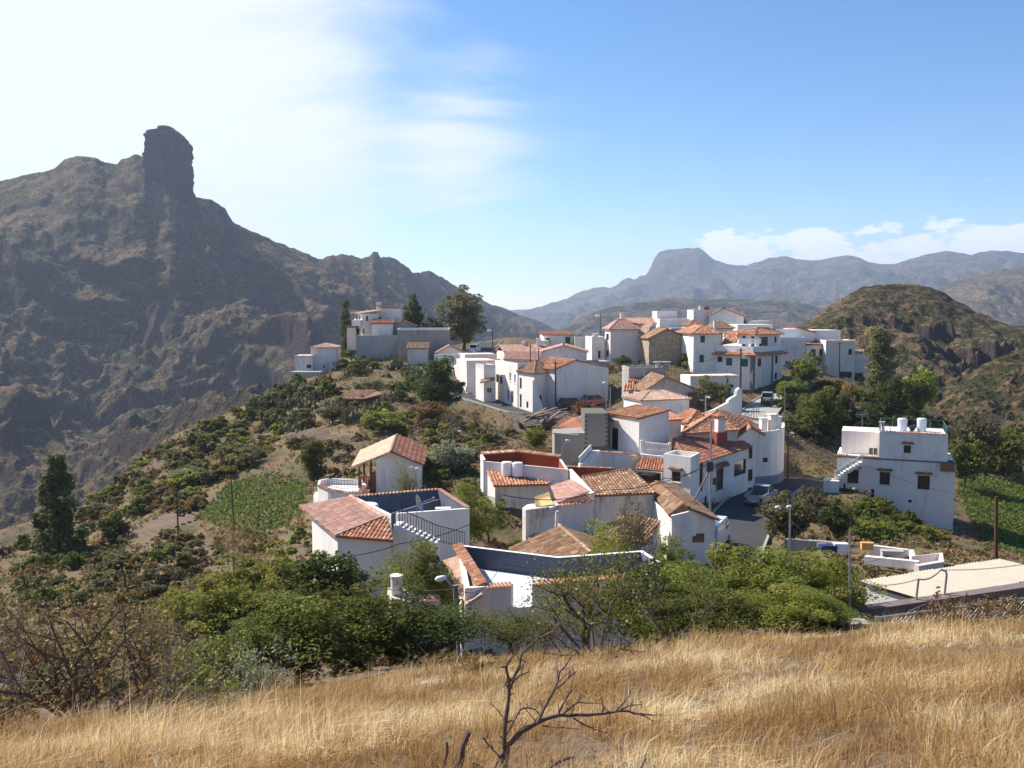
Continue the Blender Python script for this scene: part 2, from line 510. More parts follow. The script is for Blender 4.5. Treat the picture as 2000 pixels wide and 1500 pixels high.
def mk_mountain(name, scale, rockc, drya, dryb, greena, greenb, bumpd):
    def fn(k):
        n1 = k.noise(0.012 * scale, 6, 0.6); n2 = k.noise(0.09 * scale, 7, 0.7); n3 = k.noise(0.5 * scale, 5, 0.75)
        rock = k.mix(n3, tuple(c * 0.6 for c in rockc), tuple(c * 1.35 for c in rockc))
        dry = k.mix(n3, drya, dryb)
        scrub = k.mix(n3, greena, greenb)
        c = k.mix(k.step(k.m('ADD', k.m('MULTIPLY', n2, 0.75), k.m('MULTIPLY', n1, 0.35)), 0.49, 0.60), dry, scrub)
        v = k.N('ShaderNodeTexVoronoi'); v.inputs['Scale'].default_value = 0.30 * scale; k.L(k.pos(), v.inputs['Vector'])
        dots = k.m('MULTIPLY', k.step(v.outputs['Distance'], 0.46, 0.24), k.step(n2, 0.36, 0.52))
        c = k.mix(dots, c, tuple(g_ * 0.7 for g_ in greena))
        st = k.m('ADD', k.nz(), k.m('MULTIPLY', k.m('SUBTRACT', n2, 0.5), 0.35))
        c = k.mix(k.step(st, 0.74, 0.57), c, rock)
        k.bsdf(c, 0.95, k.bump(k.m('ADD', n3, k.m('MULTIPLY', dots, 0.5)), bumpd, 0.9), spec=0.05)
    mat(name, fn)
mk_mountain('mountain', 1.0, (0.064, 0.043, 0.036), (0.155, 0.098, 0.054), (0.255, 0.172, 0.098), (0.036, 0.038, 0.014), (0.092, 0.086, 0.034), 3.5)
mk_mountain('near_hill', 3.0, (0.085, 0.060, 0.050), (0.14, 0.088, 0.052), (0.235, 0.155, 0.088), (0.030, 0.036, 0.015), (0.075, 0.072, 0.032), 0.8)
mk_mountain('far_range', 0.2, (0.065, 0.058, 0.06), (0.12, 0.09, 0.065), (0.19, 0.145, 0.10), (0.03, 0.04, 0.022), (0.06, 0.07, 0.04), 12)

def smooth_interp(x, xs, ys):
    return np.interp(x, xs, ys)
def sheet(name, cols, nx, nt, matname, relief, seed, px0, px1, back=0.5, silh=None, power=1.0):
    """Mountain side: picture columns with the distance and row of a few knots from the foot to the crest; real heights follow."""
    pxs = np.linspace(px0, px1, nx)
    K = len(cols[0][1])
    cx = [c[0] for c in cols]
    rows = []
    for k in range(K):
        py = smooth_interp(pxs, cx, [c[1][k][0] for c in cols]); Yv = smooth_interp(pxs, cx, [c[1][k][1] for c in cols])
        if k == K - 1 and silh is not None: py = np.interp(pxs, [s[0] for s in silh], [s[1] for s in silh])
        v = (750 - py) / F_PX
        rows.append(np.stack([(pxs - 1000) / F_PX / (cp + v * sp) * Yv, Yv, (v * cp - sp) / (cp + v * sp) * Yv], -1))
    top = rows[-1]
    ext = top.copy(); sc = (top[:, 1] * (1 + back)) / top[:, 1]
    ext[:, 0] *= sc; ext[:, 1] *= sc; ext[:, 2] = rows[0][:, 2]
    rows = np.array(rows + [ext])
    ts = np.linspace(0, 1, nt); tt = np.r_[ts, 1 + np.linspace(0, 1, nt // 5)[1:]]
    tk = np.r_[np.linspace(0, 1, K), 2]
    XYZ = np.empty((len(tt), nx, 3))
    for c in range(3):
        for i, t in enumerate(tt):
            j = min(np.searchsorted(tk, t, 'right') - 1, K - 1); f = (t - tk[j]) / (tk[j + 1] - tk[j])
            XYZ[i, :, c] = rows[j, :, c] * (1 - f) + rows[j + 1, :, c] * f
    X, Y, Z = XYZ[..., 0], XYZ[..., 1], XYZ[..., 2]
    T = np.repeat(tt[:, None], nx, 1)
    env = np.clip(np.minimum(1, (1.0 - T) * 3.2), 0.06, 1); env = np.where(T > 1, 0.06 + np.clip(T - 1, 0, 1) * 0.6, env)
    DX, DY, DZ = relief(X, Y, Z, T, env)
    o = grid_mesh(name, X + DX, Y + DY, Z + DZ, matname, True)
    o['kind'] = 'structure'
    return o

# ---- the big mountain on the left, with its rock pinnacle
SIL_L = [(-900,520),(-500,420),(-200,385),(-60,362),(0,355),(60,342),(105,330),(125,312),(150,301),(185,306),(205,316),(228,318),(238,308),(252,306),(262,300),(283,305),(300,330),(340,345),(380,384),(400,388),(428,396),(438,402),(447,420),(455,432),(500,452),(560,480),(600,497),(622,505),(645,500),(680,498),(705,504),(722,500),(728,491),(738,493),(742,502),(765,503),(790,516),(806,533),(825,531),(838,529),(860,540),(886,556),(905,566),(950,588),(985,602),(1010,612),(1045,624),(1075,638),(1100,652),(1130,664),(1250,700)]
cols_L = [(-900,[(1060,330),(900,480),(700,700),(520,900)]),(-200,[(1080,340),(880,520),(640,740),(385,960)]),(0,[(1080,360),(860,560),(600,800),(355,1050)]),
          (330,[(960,420),(790,640),(590,860),(345,1080)]),(600,[(800,520),(700,760),(610,980),(497,1250)]),(800,[(740,700),(690,960),(620,1250),(520,1600)]),(1000,[(700,1300),(680,1600),(650,1900),(608,2300)]),(1250,[(730,1700),(720,2000),(712,2300),(700,2600)])]
def relief_L(X, Y, Z, T, env):
    # spurs and gullies run down to the right
    a = R(-38); u = X * math.cos(a) - Y * math.sin(a); v = X * math.sin(a) + Y * math.cos(a)
    w = fbm(X / 260, Y / 260, 3, 5) * 60
    r1 = ridged((u + w) / 175.0, (v + w) / 520.0, 4, 21, 0.42) - 1.0
    r2 = ridged((X + w * .5) / 62.0, (Y - w * .5) / 62.0, 4, 31, 0.55) - 1.05
    r3 = fbm(X / 17.0, Y / 17.0, 4, 44, 0.6)
    r4 = ridged(X / 21.0, Y / 21.0, 3, 57, 0.55) - 1.0
    dz = 42 * r1 * env + 7 * r2 * env + 2.6 * r3 * np.maximum(env, 0.5) + 2.4 * r4 * np.maximum(env, 0.3)
    z = Z + dz
    stp = 46.0; q = z / stp + fbm(X / 150, Y / 150, 3, 77) * 1.1; fr = q - np.floor(q)
    cliff = np.clip((fbm(X / 120, Y / 120, 3, 88) + 0.02) * 2.2, 0, 1)
    s = np.clip((fr - 0.5) / 0.20 + 0.5, 0, 1); s = s * s * (3 - 2 * s)
    dz = dz + (s - fr) * stp * 0.46 * cliff * env
    return r3 * 1.5 * env, r2 * 3 * env, dz
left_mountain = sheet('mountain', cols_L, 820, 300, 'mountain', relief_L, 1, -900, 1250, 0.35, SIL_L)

def pinnacle():
    # stacked outlines: left and right edge in the picture at each row, the plan a rounded slab
    lv = [(440,280,412),(415,281,398),(395,281,388),(378,282,382),(350,284,378),(330,286,376),(300,287,374),(285,287,372),(275,287,366),(265,288,358),(259,292,350),(255,311,344),(248,312,332),(246,315,326)]
    Yd = 1075.0; n = 120
    rows = []
    for k, (py, l, r) in enumerate(lv):
        A = P(l, py, Yd); B = P(r, py, Yd)
        c = (A + B) / 2; rx = (B - A).length / 2 * 0.84; ry = max(rx * 0.95, 14) if py > 262 else rx * 0.9
        rows.append((c, rx, ry))
    fine = []
    for k in range(len(rows) - 1):
        m = 9 if k < 8 else 4
        for t in np.arange(m) / m:
            a, b = rows[k], rows[k + 1]; fine.append((a[0].lerp(b[0], t), a[1] * (1 - t) + b[1] * t, a[2] * (1 - t) + b[2] * t))
    fine.append(rows[-1])
    th = np.arange(n + 1) / n * 2 * np.pi
    X = []; Yv = []; Z = []
    for c, rx, ry in fine:
        ct, st = np.cos(th), np.sin(th)
        e = 0.72
        x = np.sign(ct) * np.abs(ct) ** e; y = np.sign(st) * np.abs(st) ** e
        # vertical joints and ledges, kept small on the outline so the silhouette holds
        nn = fbm(np.cos(th) * 3.2 + 9, np.sin(th) * 3.2 + c.z / 60, 5, 3, 0.65) * 7.0 + fbm(np.cos(th) * 8 + c.z / 90, np.sin(th) * 8 + c.z / 45, 4, 6, 0.65) * 5.0 + np.floor(fbm(np.cos(th) * 2, np.sin(th) * 2 + c.z / 14, 3, 16) * 3) * 1.6
        f = 1 + nn / max(rx, 8) * (0.22 + 0.70 * np.abs(st))
        X.append(c.x + x * rx * f); Yv.append(c.y + y * ry * f); Z.append(np.full(n + 1, c.z))
    c, rx, ry = fine[-1]
    X.append(np.full(n + 1, c.x)); Yv.append(np.full(n + 1, c.y)); Z.append(np.full(n + 1, c.z + 0.8))
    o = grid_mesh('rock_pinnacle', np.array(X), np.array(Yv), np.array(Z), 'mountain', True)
    o['kind'] = 'structure'
pinnacle()

# ---- far ranges across the valley
SIL_F = [(300,640),(900,612),(985,604),(1020,604),(1050,601),(1080,590),(1105,582),(1130,570),(1150,566),(1180,561),(1190,562),(1205,556),(1215,546),(1228,540),(1240,546),(1250,538),(1262,536),(1272,518),(1278,503),(1288,492),(1310,487),(1345,485),(1365,484),(1378,493),(1395,507),(1420,514),(1440,517),(1460,518),(1480,511),(1500,503),(1535,500),(1560,506),(1585,508),(1605,507),(1630,502),(1655,498),(1680,503),(1700,512),(1722,516),(1750,515),(1775,508),(1800,500),(1820,495),(1850,490),(1868,494),(1895,498),(1920,493),(1940,489),(1970,491),(2000,494),(2200,480),(2600,470)]
cols_F = [(300,[(700,2600),(680,3600),(660,4600),(640,5600)]),(1000,[(700,2600),(670,3700),(640,4800),(604,6000)]),(1300,[(690,2600),(620,3700),(570,4600),(487,5400)]),(2000,[(680,2200),(620,3000),(560,3900),(492,4800)]),(2600,[(680,2200),(600,3000),(540,3900),(470,4800)])]
def relief_F(X, Y, Z, T, env):
    r1 = ridged(X / 620 + 3.3, Y / 900, 6, 51, 0.52) - 1.1
    r2 = fbm(X / 110, Y / 110, 4, 61, 0.6)
    return r2 * 0, r2 * 0, 105 * r1 * env + 20 * r2 * np.maximum(env, 0.3)
sheet('far_mountain_range', cols_F, 420, 110, 'far_range', relief_F, 2, 300, 2600, 0.3, SIL_F)
SIL_M = [(1000,690),(1060,662),(1090,648),(1120,625),(1150,611),(1190,602),(1240,592),(1290,585),(1340,583),(1390,586),(1430,583),(1480,587),(1530,586),(1570,592),(1600,600),(1660,600),(1760,600),(1880,610),(2200,620)]
cols_M = [(1000,[(730,1500),(715,1750),(690,2000)]),(1400,[(720,1400),(650,1800),(585,2300)]),(2200,[(720,1400),(660,1800),(610,2300)])]
def relief_M(X, Y, Z, T, env):
    r1 = ridged(X / 240 + 1.3, Y / 330, 5, 71, 0.52) - 1.05; r2 = fbm(X / 45, Y / 45, 4, 81, 0.6)
    return r2 * 0, r2 * 0, 26 * r1 * env + 5 * r2 * np.maximum(env, 0.25)
sheet('middle_ridge', cols_M, 320, 90, 'far_range', relief_M, 3, 1000, 2200, 0.2, SIL_M)
SIL_R = [(1640,640),(1720,612),(1780,590),(1830,566),(1860,553),(1890,543),(1930,531),(1960,526),(2000,521),(2150,500),(2500,480)]
cols_R = [(1640,[(720,1700),(690,2000),(640,2400)]),(2000,[(740,1500),(640,2050),(521,2600)]),(2500,[(740,1500),(620,2050),(480,2600)])]
def relief_R(X, Y, Z, T, env):
    r1 = ridged(X / 260 + 4.3, Y / 360, 5, 91, 0.52) - 1.05; r2 = fbm(X / 48, Y / 48, 4, 95, 0.6)
    return r2 * 0, r2 * 0, 36 * r1 * env + 6 * r2 * np.maximum(env, 0.3)
sheet('side_ridge', cols_R, 260, 110, 'mountain', relief_R, 4, 1640, 2500, 0.2, SIL_R)
# ---- the round hill on the right
SIL_H = [(1440,700),(1520,660),(1550,642),(1575,630),(1600,612),(1630,590),(1655,574),(1680,564),(1705,557),(1730,555),(1760,553),(1790,556),(1815,560),(1840,570),(1862,584),(1885,594),(1905,606),(1935,620),(1965,632),(2000,640),(2150,660),(2600,700)]
cols_H = [(1440,[(790,215),(750,250),(720,290),(700,330)]),(1600,[(800,220),(740,260),(680,310),(612,360)]),(1760,[(860,225),(770,265),(660,320),(553,385)]),(1900,[(880,215),(790,255),(700,310),(604,370)]),(2000,[(900,210),(800,245),(720,290),(640,350)]),(2600,[(950,220),(860,260),(780,310),(700,370)])]
def relief_H(X, Y, Z, T, env):
    w = fbm(X / 60, Y / 60, 3, 15) * 14
    r1 = ridged((X + w) / 46, (Y + w) / 58, 4, 101, 0.5) - 1.05; r2 = ridged(X / 15, Y / 15, 4, 111, 0.6) - 1.1; r3 = fbm(X / 4.2, Y / 4.2, 3, 121, 0.6)
    dz = 5.2 * r1 * env + 1.9 * r2 * np.maximum(env, .25) + 0.8 * r3 * np.maximum(env, .4)
    z = Z + dz; stp = 11.0; q = z / stp + fbm(X / 40, Y / 40, 3, 177) * 1.0; fr = q - np.floor(q)
    cliff = np.clip((fbm(X / 38, Y / 38, 3, 188) + 0.15) * 2.2, 0, 1)
    s = np.clip((fr - 0.5) / 0.22 + 0.5, 0, 1); s = s * s * (3 - 2 * s)
    return r3 * 0.5, r2 * 0.6, dz + (s - fr) * stp * 0.55 * cliff * env
sheet('round_hill', cols_H, 420, 200, 'near_hill', relief_H, 5, 1440, 2600, 0.35, SIL_H)
SIL_C = [(1720,930),(1780,850),(1830,790),(1860,760),(1890,735),(1920,712),(1950,700),(1980,690),(2010,688),(2100,670),(2500,640)]
cols_C = [(1720,[(960,165),(945,175),(930,185)]),(1860,[(900,168),(840,184),(760,205)]),(2000,[(900,170),(820,182),(690,205)]),(2500,[(920,180),(820,200),(640,230)])]
def relief_C(X, Y, Z, T, env):
    r1 = ridged(X / 22 + 7, Y / 22, 4, 131, 0.55) - 1.05; r2 = fbm(X / 5, Y / 5, 4, 141, 0.6)
    return r2 * 0.6, r1 * 1.2 * env, 3.2 * r1 * env + 1.0 * r2 * np.maximum(env, .3)
sheet('rocky_spur', cols_C, 260, 120, 'near_hill', relief_C, 6, 1720, 2500, 0.25, SIL_C)

# ---- the plain everything stands on, out to the horizon
BASE_Z = -190.0
mb = MB(); n = 48
_pts = [(7600 * math.cos(2 * math.pi * i / n), 7600 * math.sin(2 * math.pi * i / n), BASE_Z) for i in range(n)]
mb.face(_pts); o = mb.build('valley_floor', 'far_range'); o['kind'] = 'structure'

def mk_haze(k):
    v = k.N('ShaderNodeVolumePrincipled')
    v.inputs['Color'].default_value = (0.66, 0.77, 1.0, 1)
    v.inputs['Density'].default_value = HAZE
    v.inputs['Anisotropy'].default_value = 0.25
    v.inputs['Density Attribute'].default_value = ''
    k.L(v.outputs[0], k.out.inputs['Volume'])
HAZE = 1.3e-4
mat('haze', mk_haze)
mb = MB(); mb.prism([(-7800, -7800), (7800, -7800), (7800, 7800), (-7800, 7800)], BASE_Z - 1, 420)
o = mb.build('haze', 'haze'); o['kind'] = 'stuff'
# ------------------------------------------------------------------ building materials
m_plaster('white', (0.86, 0.795, 0.725), dirt=(0.40, 0.34, 0.28), amount=0.38)
m_plaster('white_old', (0.72, 0.67, 0.61), dirt=(0.24, 0.195, 0.155), amount=0.95)
m_plaster('cream', (0.72, 0.66, 0.57), amount=0.4)
m_plaster('pink_white', (0.77, 0.69, 0.645), amount=0.45)
m_plaster('grey_render', (0.36, 0.325, 0.285), dirt=(0.20, 0.175, 0.15), amount=0.6)
m_plaster('concrete', (0.42, 0.40, 0.37), dirt=(0.22, 0.20, 0.18), amount=0.6)
m_plaster('slate_paint', (0.125, 0.135, 0.17), dirt=(0.06, 0.06, 0.07), amount=0.4)
m_plaster('red_paint', (0.34, 0.085, 0.035), dirt=(0.22, 0.06, 0.03), amount=0.5)
m_plaster('plinth', (0.16, 0.155, 0.16), amount=0.4)
m_plaster('blue_plinth', (0.22, 0.25, 0.33), amount=0.3)
m_plaster('terrace_floor', (0.66, 0.67, 0.68), amount=0.35)
m_plaster('terracotta_floor', (0.42, 0.20, 0.12), amount=0.4)
m_tile('tile_orange', (0.40, 0.155, 0.08), (0.58, 0.275, 0.15), (0.70, 0.43, 0.29), 0.4)
m_tile('tile_red', (0.33, 0.11, 0.062), (0.48, 0.19, 0.11), (0.60, 0.33, 0.21), 0.4)
m_tile('tile_pink', (0.50, 0.27, 0.20), (0.62, 0.36, 0.275), (0.70, 0.46, 0.36), 0.25)
m_tile('tile_brown', (0.25, 0.13, 0.075), (0.40, 0.225, 0.13), (0.50, 0.34, 0.22), 0.45)
m_tile('tile_pale', (0.60, 0.37, 0.25), (0.70, 0.47, 0.33), (0.76, 0.58, 0.44), 0.15)
m_tile('block', (0.30, 0.265, 0.225), (0.43, 0.385, 0.325), (0.52, 0.47, 0.40), 0.2)
m_plaster('wall_brown', (0.20, 0.155, 0.145), dirt=(0.10, 0.08, 0.07), amount=0.7)
m_plain('mortar', (0.15, 0.13, 0.11), 0.95)
m_plain('wood_dark', (0.10, 0.045, 0.028), 0.7)
m_plain('wood_grey', (0.20, 0.155, 0.12), 0.85, var=0.3, scale=8)
m_plain('wood_mid', (0.24, 0.13, 0.07), 0.8)
m_plain('shutter_green', (0.022, 0.125, 0.07), 0.5)
m_plain('frame_white', (0.75, 0.75, 0.73), 0.5)
m_plain('metal_dark', (0.07, 0.075, 0.08), 0.5, 0.6)
m_plain('metal_grey', (0.40, 0.41, 0.42), 0.45, 0.7)
m_plain('metal_green', (0.10, 0.20, 0.16), 0.55, 0.2)
m_plain('wire', (0.035, 0.033, 0.033), 0.7)
m_plain('plastic_white', (0.78, 0.79, 0.80), 0.35, var=0.05)
m_plain('tank_grey', (0.62, 0.66, 0.70), 0.5, var=0.08)
m_plain('brick_red', (0.26, 0.075, 0.05), 0.85, var=0.3, scale=12)
m_plain('cloth_white', (0.80, 0.81, 0.84), 0.9, var=0.05)
m_plain('sheet_cream', (0.47, 0.42, 0.33), 0.7, var=0.10, scale=2)
m_plain('sheet_yellow', (0.72, 0.50, 0.20), 0.6)
m_plain('orange_paint', (0.70, 0.33, 0.10), 0.6)
m_plain('blue_paint', (0.02, 0.035, 0.12), 0.6)
def mk_glass(k):
    k.bsdf((0.018, 0.022, 0.028), 0.08, spec=0.6)
mat('glass', mk_glass)
def mk_asphalt(k):
    n = k.noise(0.5, 6, 0.6); f = k.noise(25, 3, 0.7)
    k.bsdf(k.mix(n, (0.038, 0.038, 0.041), (0.075, 0.073, 0.071)), 0.9, k.bump(f, 0.01, 0.5), spec=0.2)
mat('asphalt', mk_asphalt)
def mk_path(k):
    n = k.noise(0.8, 6, 0.65)
    k.bsdf(k.mix(n, (0.30, 0.275, 0.24), (0.46, 0.43, 0.38)), 0.95, k.bump(k.noise(12, 4), 0.02, 0.5), spec=0.1)
mat('path', mk_path)
def mk_stone(k):
    v = k.N('ShaderNodeTexVoronoi'); v.feature = 'F1'; v.inputs['Scale'].default_value = 3.6; k.L(k.scaled((1, 1, 1.7)), v.inputs['Vector'])
    v2 = k.N('ShaderNodeTexVoronoi'); v2.feature = 'DISTANCE_TO_EDGE'; v2.inputs['Scale'].default_value = 3.6; k.L(k.scaled((1, 1, 1.7)), v2.inputs['Vector'])
    c = k.mix(v.outputs['Color'], (0.25, 0.19, 0.125), (0.48, 0.40, 0.29))
    hs = k.N('ShaderNodeSeparateColor'); k.L(v.outputs['Color'], hs.inputs[0])
    c = k.mix(hs.outputs[0], (0.38, 0.29, 0.19), (0.62, 0.52, 0.38))
    c = k.mix(k.step(v2.outputs['Distance'], 0.07, 0.01), c, (0.34, 0.27, 0.19))
    k.bsdf(c, 0.95, k.bump(k.step(v2.outputs['Distance'], 0.0, 0.10), 0.06, 1.0), spec=0.1)
mat('stone', mk_stone)
def mk_drystone(k):
    v = k.N('ShaderNodeTexVoronoi'); v.inputs['Scale'].default_value = 2.6; k.L(k.pos(), v.inputs['Vector'])
    hs = k.N('ShaderNodeSeparateColor'); k.L(v.outputs['Color'], hs.inputs[0])
    c = k.mix(hs.outputs[0], (0.085, 0.062, 0.05), (0.23, 0.175, 0.135))
    k.bsdf(c, 0.95, k.bump(v.outputs['Distance'], 0.15, 1.0), spec=0.1)
mat('drystone', mk_drystone)

# ------------------------------------------------------------------ house builder
def V2(p): return Vector((p[0], p[1]))
def inset(poly, t):
    n = len(poly); out = []
    for i in range(n):
        p0, p1, p2 = V2(poly[i - 1]), V2(poly[i]), V2(poly[(i + 1) % n])
        d1 = (p1 - p0).normalized(); d2 = (p2 - p1).normalized()
        n1 = Vector((-d1.y, d1.x)); n2 = Vector((-d2.y, d2.x))
        m = n1 + n2
        if m.length < 1e-4: m = n1
        m = m / max(0.25, m.dot(n1))
        out.append((p1.x + m.x * t, p1.y + m.y * t))
    return out
def ccw(poly):
    a = sum(poly[i - 1][0] * poly[i][1] - poly[i][0] * poly[i - 1][1] for i in range(len(poly)))
    return list(poly) if a > 0 else list(reversed(poly))
def along(A, ang, px, z):           # distance from A along plan direction ang to the picture column px
    c, s = math.cos(ang), math.sin(ang)
    k = (px - 1000) / F_PX
    # x + c w = k (y + s w) cp - k z sp
    return (k * (A[1] * cp - z * sp) - A[0]) / (c - k * s * cp)
def rect(px, py, Y, yaw, pxe, dep):
    """plan rectangle: near left corner seen at column px, front running at angle yaw to column pxe, going back dep metres (or ('px', column))"""
    A = P(px, py, Y); a = R(yaw)
    w = along(A, a, pxe, A.z)
    d = along(A, a + math.pi / 2, dep[1], A.z) if isinstance(dep, tuple) else dep
    u = Vector((math.cos(a), math.sin(a), 0)); v = Vector((-u.y, u.x, 0))
    return [tuple(A)[:2], tuple(A + u * w)[:2], tuple(A + u * w + v * d)[:2], tuple(A + v * d)[:2]]
def on_wall(p, q, px, py):
    """where the view ray meets the upright plane through plan points p and q: distance along it and height"""
    d = ray_dir(px, py); e = V2(q) - V2(p); L = e.length; e = e / L
    nx, ny = e.y, -e.x
    den = d.x * nx + d.y * ny
    t = (p[0] * nx + p[1] * ny) / den
    h = d * t
    return (h.x - p[0]) * e.x + (h.y - p[1]) * e.y, h.z, L
def arch_pts(c, e, n, w, h, k=4):
    return [c + e * (-math.cos(math.pi * i / k) * w / 2) + n * (math.sin(math.pi * i / k) * h) for i in range(k + 1)]
def one_tile(mb, lo, hi, e, n, w, lift=0.02, k=4, r=None):
    a = arch_pts(lo + n * lift, e, n, w * 1.02, w * 0.36, k); b = arch_pts(hi + n * 0.003, e, n, w * 0.84, w * 0.30, k)
    mb.mesh(a + b, [(i, i + 1, k + 2 + i, k + 1 + i) for i in range(k)], 0, r)
def tile_plane(mb, pts, pitch=0.24, row=0.42):
    """real half-round tiles over a planar outline; the first two points are the eave, left to right"""
    pts = [Vector(p) for p in pts]
    e = (pts[1] - pts[0]).normalized()
    n = e.cross(pts[-1] - pts[0]).normalized()
    if n.z < 0: n = -n
    up = n.cross(e)
    if up.z < 0: up = -up
    ab = [((p - pts[0]).dot(e), (p - pts[0]).dot(up)) for p in pts]
    amin = min(a for a, b in ab); amax = max(a for a, b in ab)
    nc = max(1, int(round((amax - amin) / pitch))); w = (amax - amin) / nc
    for i in range(nc):
        a = amin + (i + 0.5) * w; bs = []
        for j in range(len(ab)):
            (a0, b0), (a1, b1) = ab[j - 1], ab[j]
            if (a0 - a) * (a1 - a) < 0: bs.append(b0 + (b1 - b0) * (a - a0) / (a1 - a0))
        if len(bs) < 2: continue
        b0, b1 = min(bs) - 0.04 + random.uniform(-.035, .03), max(bs)
        if b1 - b0 < 0.08: continue
        nr = max(1, int(round((b1 - b0) / row)))
        off = random.uniform(-0.03, 0.03)
        for r in range(nr):
            lo = b0 + (b1 - b0) * r / nr + (off if r else 0); hi = b0 + (b1 - b0) * (r + 1) / nr + 0.04
            one_tile(mb, pts[0] + e * a + up * lo, pts[0] + e * (a + random.uniform(-.008, .008)) + up * min(hi, b1 + .02), e, n, w * 0.93)
def tile_ridge(mb, A, B, w=0.26, L=0.42):
    A = Vector(A); B = Vector(B); d = B - A; n = max(1, int(round(d.length / L)))
    u = d.normalized(); side = u.cross(Vector((0, 0, 1))).normalized(); nn = side.cross(u)
    for i in range(n):
        one_tile(mb, A + d * (i / n), A + d * ((i + 1.08) / n), side, nn, w, 0.03)
class House:
    def __init__(s, name, label, at, cat='house', group=None):
        s.root = thing(name, label, cat, (at[0], at[1], float(gq(at[0], at[1]))), group)
    def block(s, poly, zt, m='white', z0=None, wins=(), gables=None, tops=None, cap=True, name='wall'):
        n = len(poly)
        if z0 is None: z0 = min(float(gq(p[0], p[1])) for p in poly) - 1.2
        tops = tops or [zt] * n
        mb = MB()
        for i in range(n):
            p, q = poly[i], poly[(i + 1) % n]
            e = V2(q) - V2(p); L = e.length; e = e / L; nrm = Vector((e.y, -e.x))
            ta, tb = tops[i], tops[(i + 1) % n]; tm = min(ta, tb)
            def pt(a, z, dep=0.0): return (p[0] + e.x * a - nrm.x * dep, p[1] + e.y * a - nrm.y * dep, z)
            holes = []
            for w in wins:
                if w[0] != i: continue
                ed, x0, y0, x1, y1, style = w[:6]
                ym, xm = (y0 + y1) / 2, (x0 + x1) / 2
                a0 = on_wall(p, q, x0, ym)[0]; a1 = on_wall(p, q, x1, ym)[0]
                zz1 = on_wall(p, q, xm, y0)[1]; zz0 = on_wall(p, q, xm, y1)[1]
                a0, a1 = sorted((a0, a1)); a0 = max(a0, 0.06); a1 = min(a1, L - 0.06); zz0 = max(zz0, z0 + .1); zz1 = min(zz1, tm - 0.05)
                if a1 - a0 < 0.15 or zz1 - zz0 < 0.15: continue
                holes.append((a0, zz0, a1, zz1, style))
            xs = sorted({0.0, L, *[h[0] for h in holes], *[h[2] for h in holes]})
            zs = sorted({z0, tm, *[h[1] for h in holes], *[h[3] for h in holes]})
            for xa, xb in zip(xs, xs[1:]):
                for za, zb in zip(zs, zs[1:]):
                    cx, cz = (xa + xb) / 2, (za + zb) / 2
                    if any(h[0] < cx < h[2] and h[1] < cz < h[3] for h in holes): continue
                    mb.face([pt(xa, za), pt(xb, za), pt(xb, zb), pt(xa, zb)])
            if abs(ta - tb) > 1e-6:
                mb.face([pt(0, tm), pt(L, tm), pt(L, tb)] if tb > ta else [pt(0, tm), pt(L, tm), pt(0, ta)])
            if gables and i in gables:
                fr, rise = gables[i] if isinstance(gables[i], tuple) else (0.5, gables[i])
                mb.face([pt(0, tm), pt(L, tm), pt(L * fr, tm + rise)])
            for (a0, b0, a1, b1, style) in holes:
                D = 0.16
                for u, v in (((a0, b0), (a1, b0)), ((a1, b0), (a1, b1)), ((a1, b1), (a0, b1)), ((a0, b1), (a0, b0))):
                    mb.face([pt(*u), pt(*v), pt(*v, D), pt(*u, D)])
                s.window(pt, nrm, e, a0, b0, a1, b1, style)
        if cap: mb.face([(poly[i][0], poly[i][1], tops[i]) for i in range(n)])
        return mb.build(name, m, s.root)
    def window(s, pt, nrm, e, a0, b0, a1, b1, style):
        fm = {'dark': 'wood_mid', 'white': 'frame_white', 'green': 'shutter_green', 'door': 'wood_dark', 'brown': 'wood_dark', 'open': 'wood_dark', 'hood': 'wood_dark', 'garage': 'wood_mid'}[style]
        w, h = a1 - a0, b1 - b0; fw = min(0.08, w * 0.12)
        mb = MB(); D = 0.09
        def bar(u0, v0, u1, v1, d0=D, t=0.05):
            q = [pt(u0, v0, d0), pt(u1, v0, d0), pt(u1, v1, d0), pt(u0, v1, d0), pt(u0, v0, d0 + t), pt(u1, v0, d0 + t), pt(u1, v1, d0 + t), pt(u0, v1, d0 + t)]
            mb.mesh(q, [(0, 1, 2, 3), (0, 4, 5, 1), (1, 5, 6, 2), (2, 6, 7, 3), (3, 7, 4, 0)])
        bar(a0, b0, a0 + fw, b1); bar(a1 - fw, b0, a1, b1); bar(a0 + fw, b1 - fw, a1 - fw, b1)
        solid = style in ('green', 'garage', 'door')
        if style != 'door': bar(a0 + fw, b0, a1 - fw, b0 + fw)
        if style in ('white', 'dark', 'hood', 'brown'):
            bar((a0 + a1) / 2 - fw * .4, b0 + fw, (a0 + a1) / 2 + fw * .4, b1 - fw, D + .003)
        if style == 'green':                         # louvred shutters
            k = max(3, int(h / 0.16)); bar((a0 + a1) / 2 - .04, b0 + fw, (a0 + a1) / 2 + .04, b1 - fw, D - .004)
            for i in range(k):
                v = b0 + fw + (h - 2 * fw) * i / k
                mb.face([pt(a0 + fw, v, D + .005), pt(a1 - fw, v, D + .005), pt(a1 - fw, v + (h - 2 * fw) / k, D + .045), pt(a0 + fw, v + (h - 2 * fw) / k, D + .045)])
        win = mb.build('door' if style in ('door', 'garage') else ('shutter_window' if style == 'green' else 'window'), fm, s.root)
        pm = MB(); pm.face([pt(a0, b0, 0.15), pt(a1, b0, 0.15), pt(a1, b1, 0.15), pt(a0, b1, 0.15)])
        pm.build('door_leaf' if style in ('door', 'garage') else 'pane', 'wood_dark' if style == 'door' else ('wood_mid' if style == 'garage' else 'glass'), win)
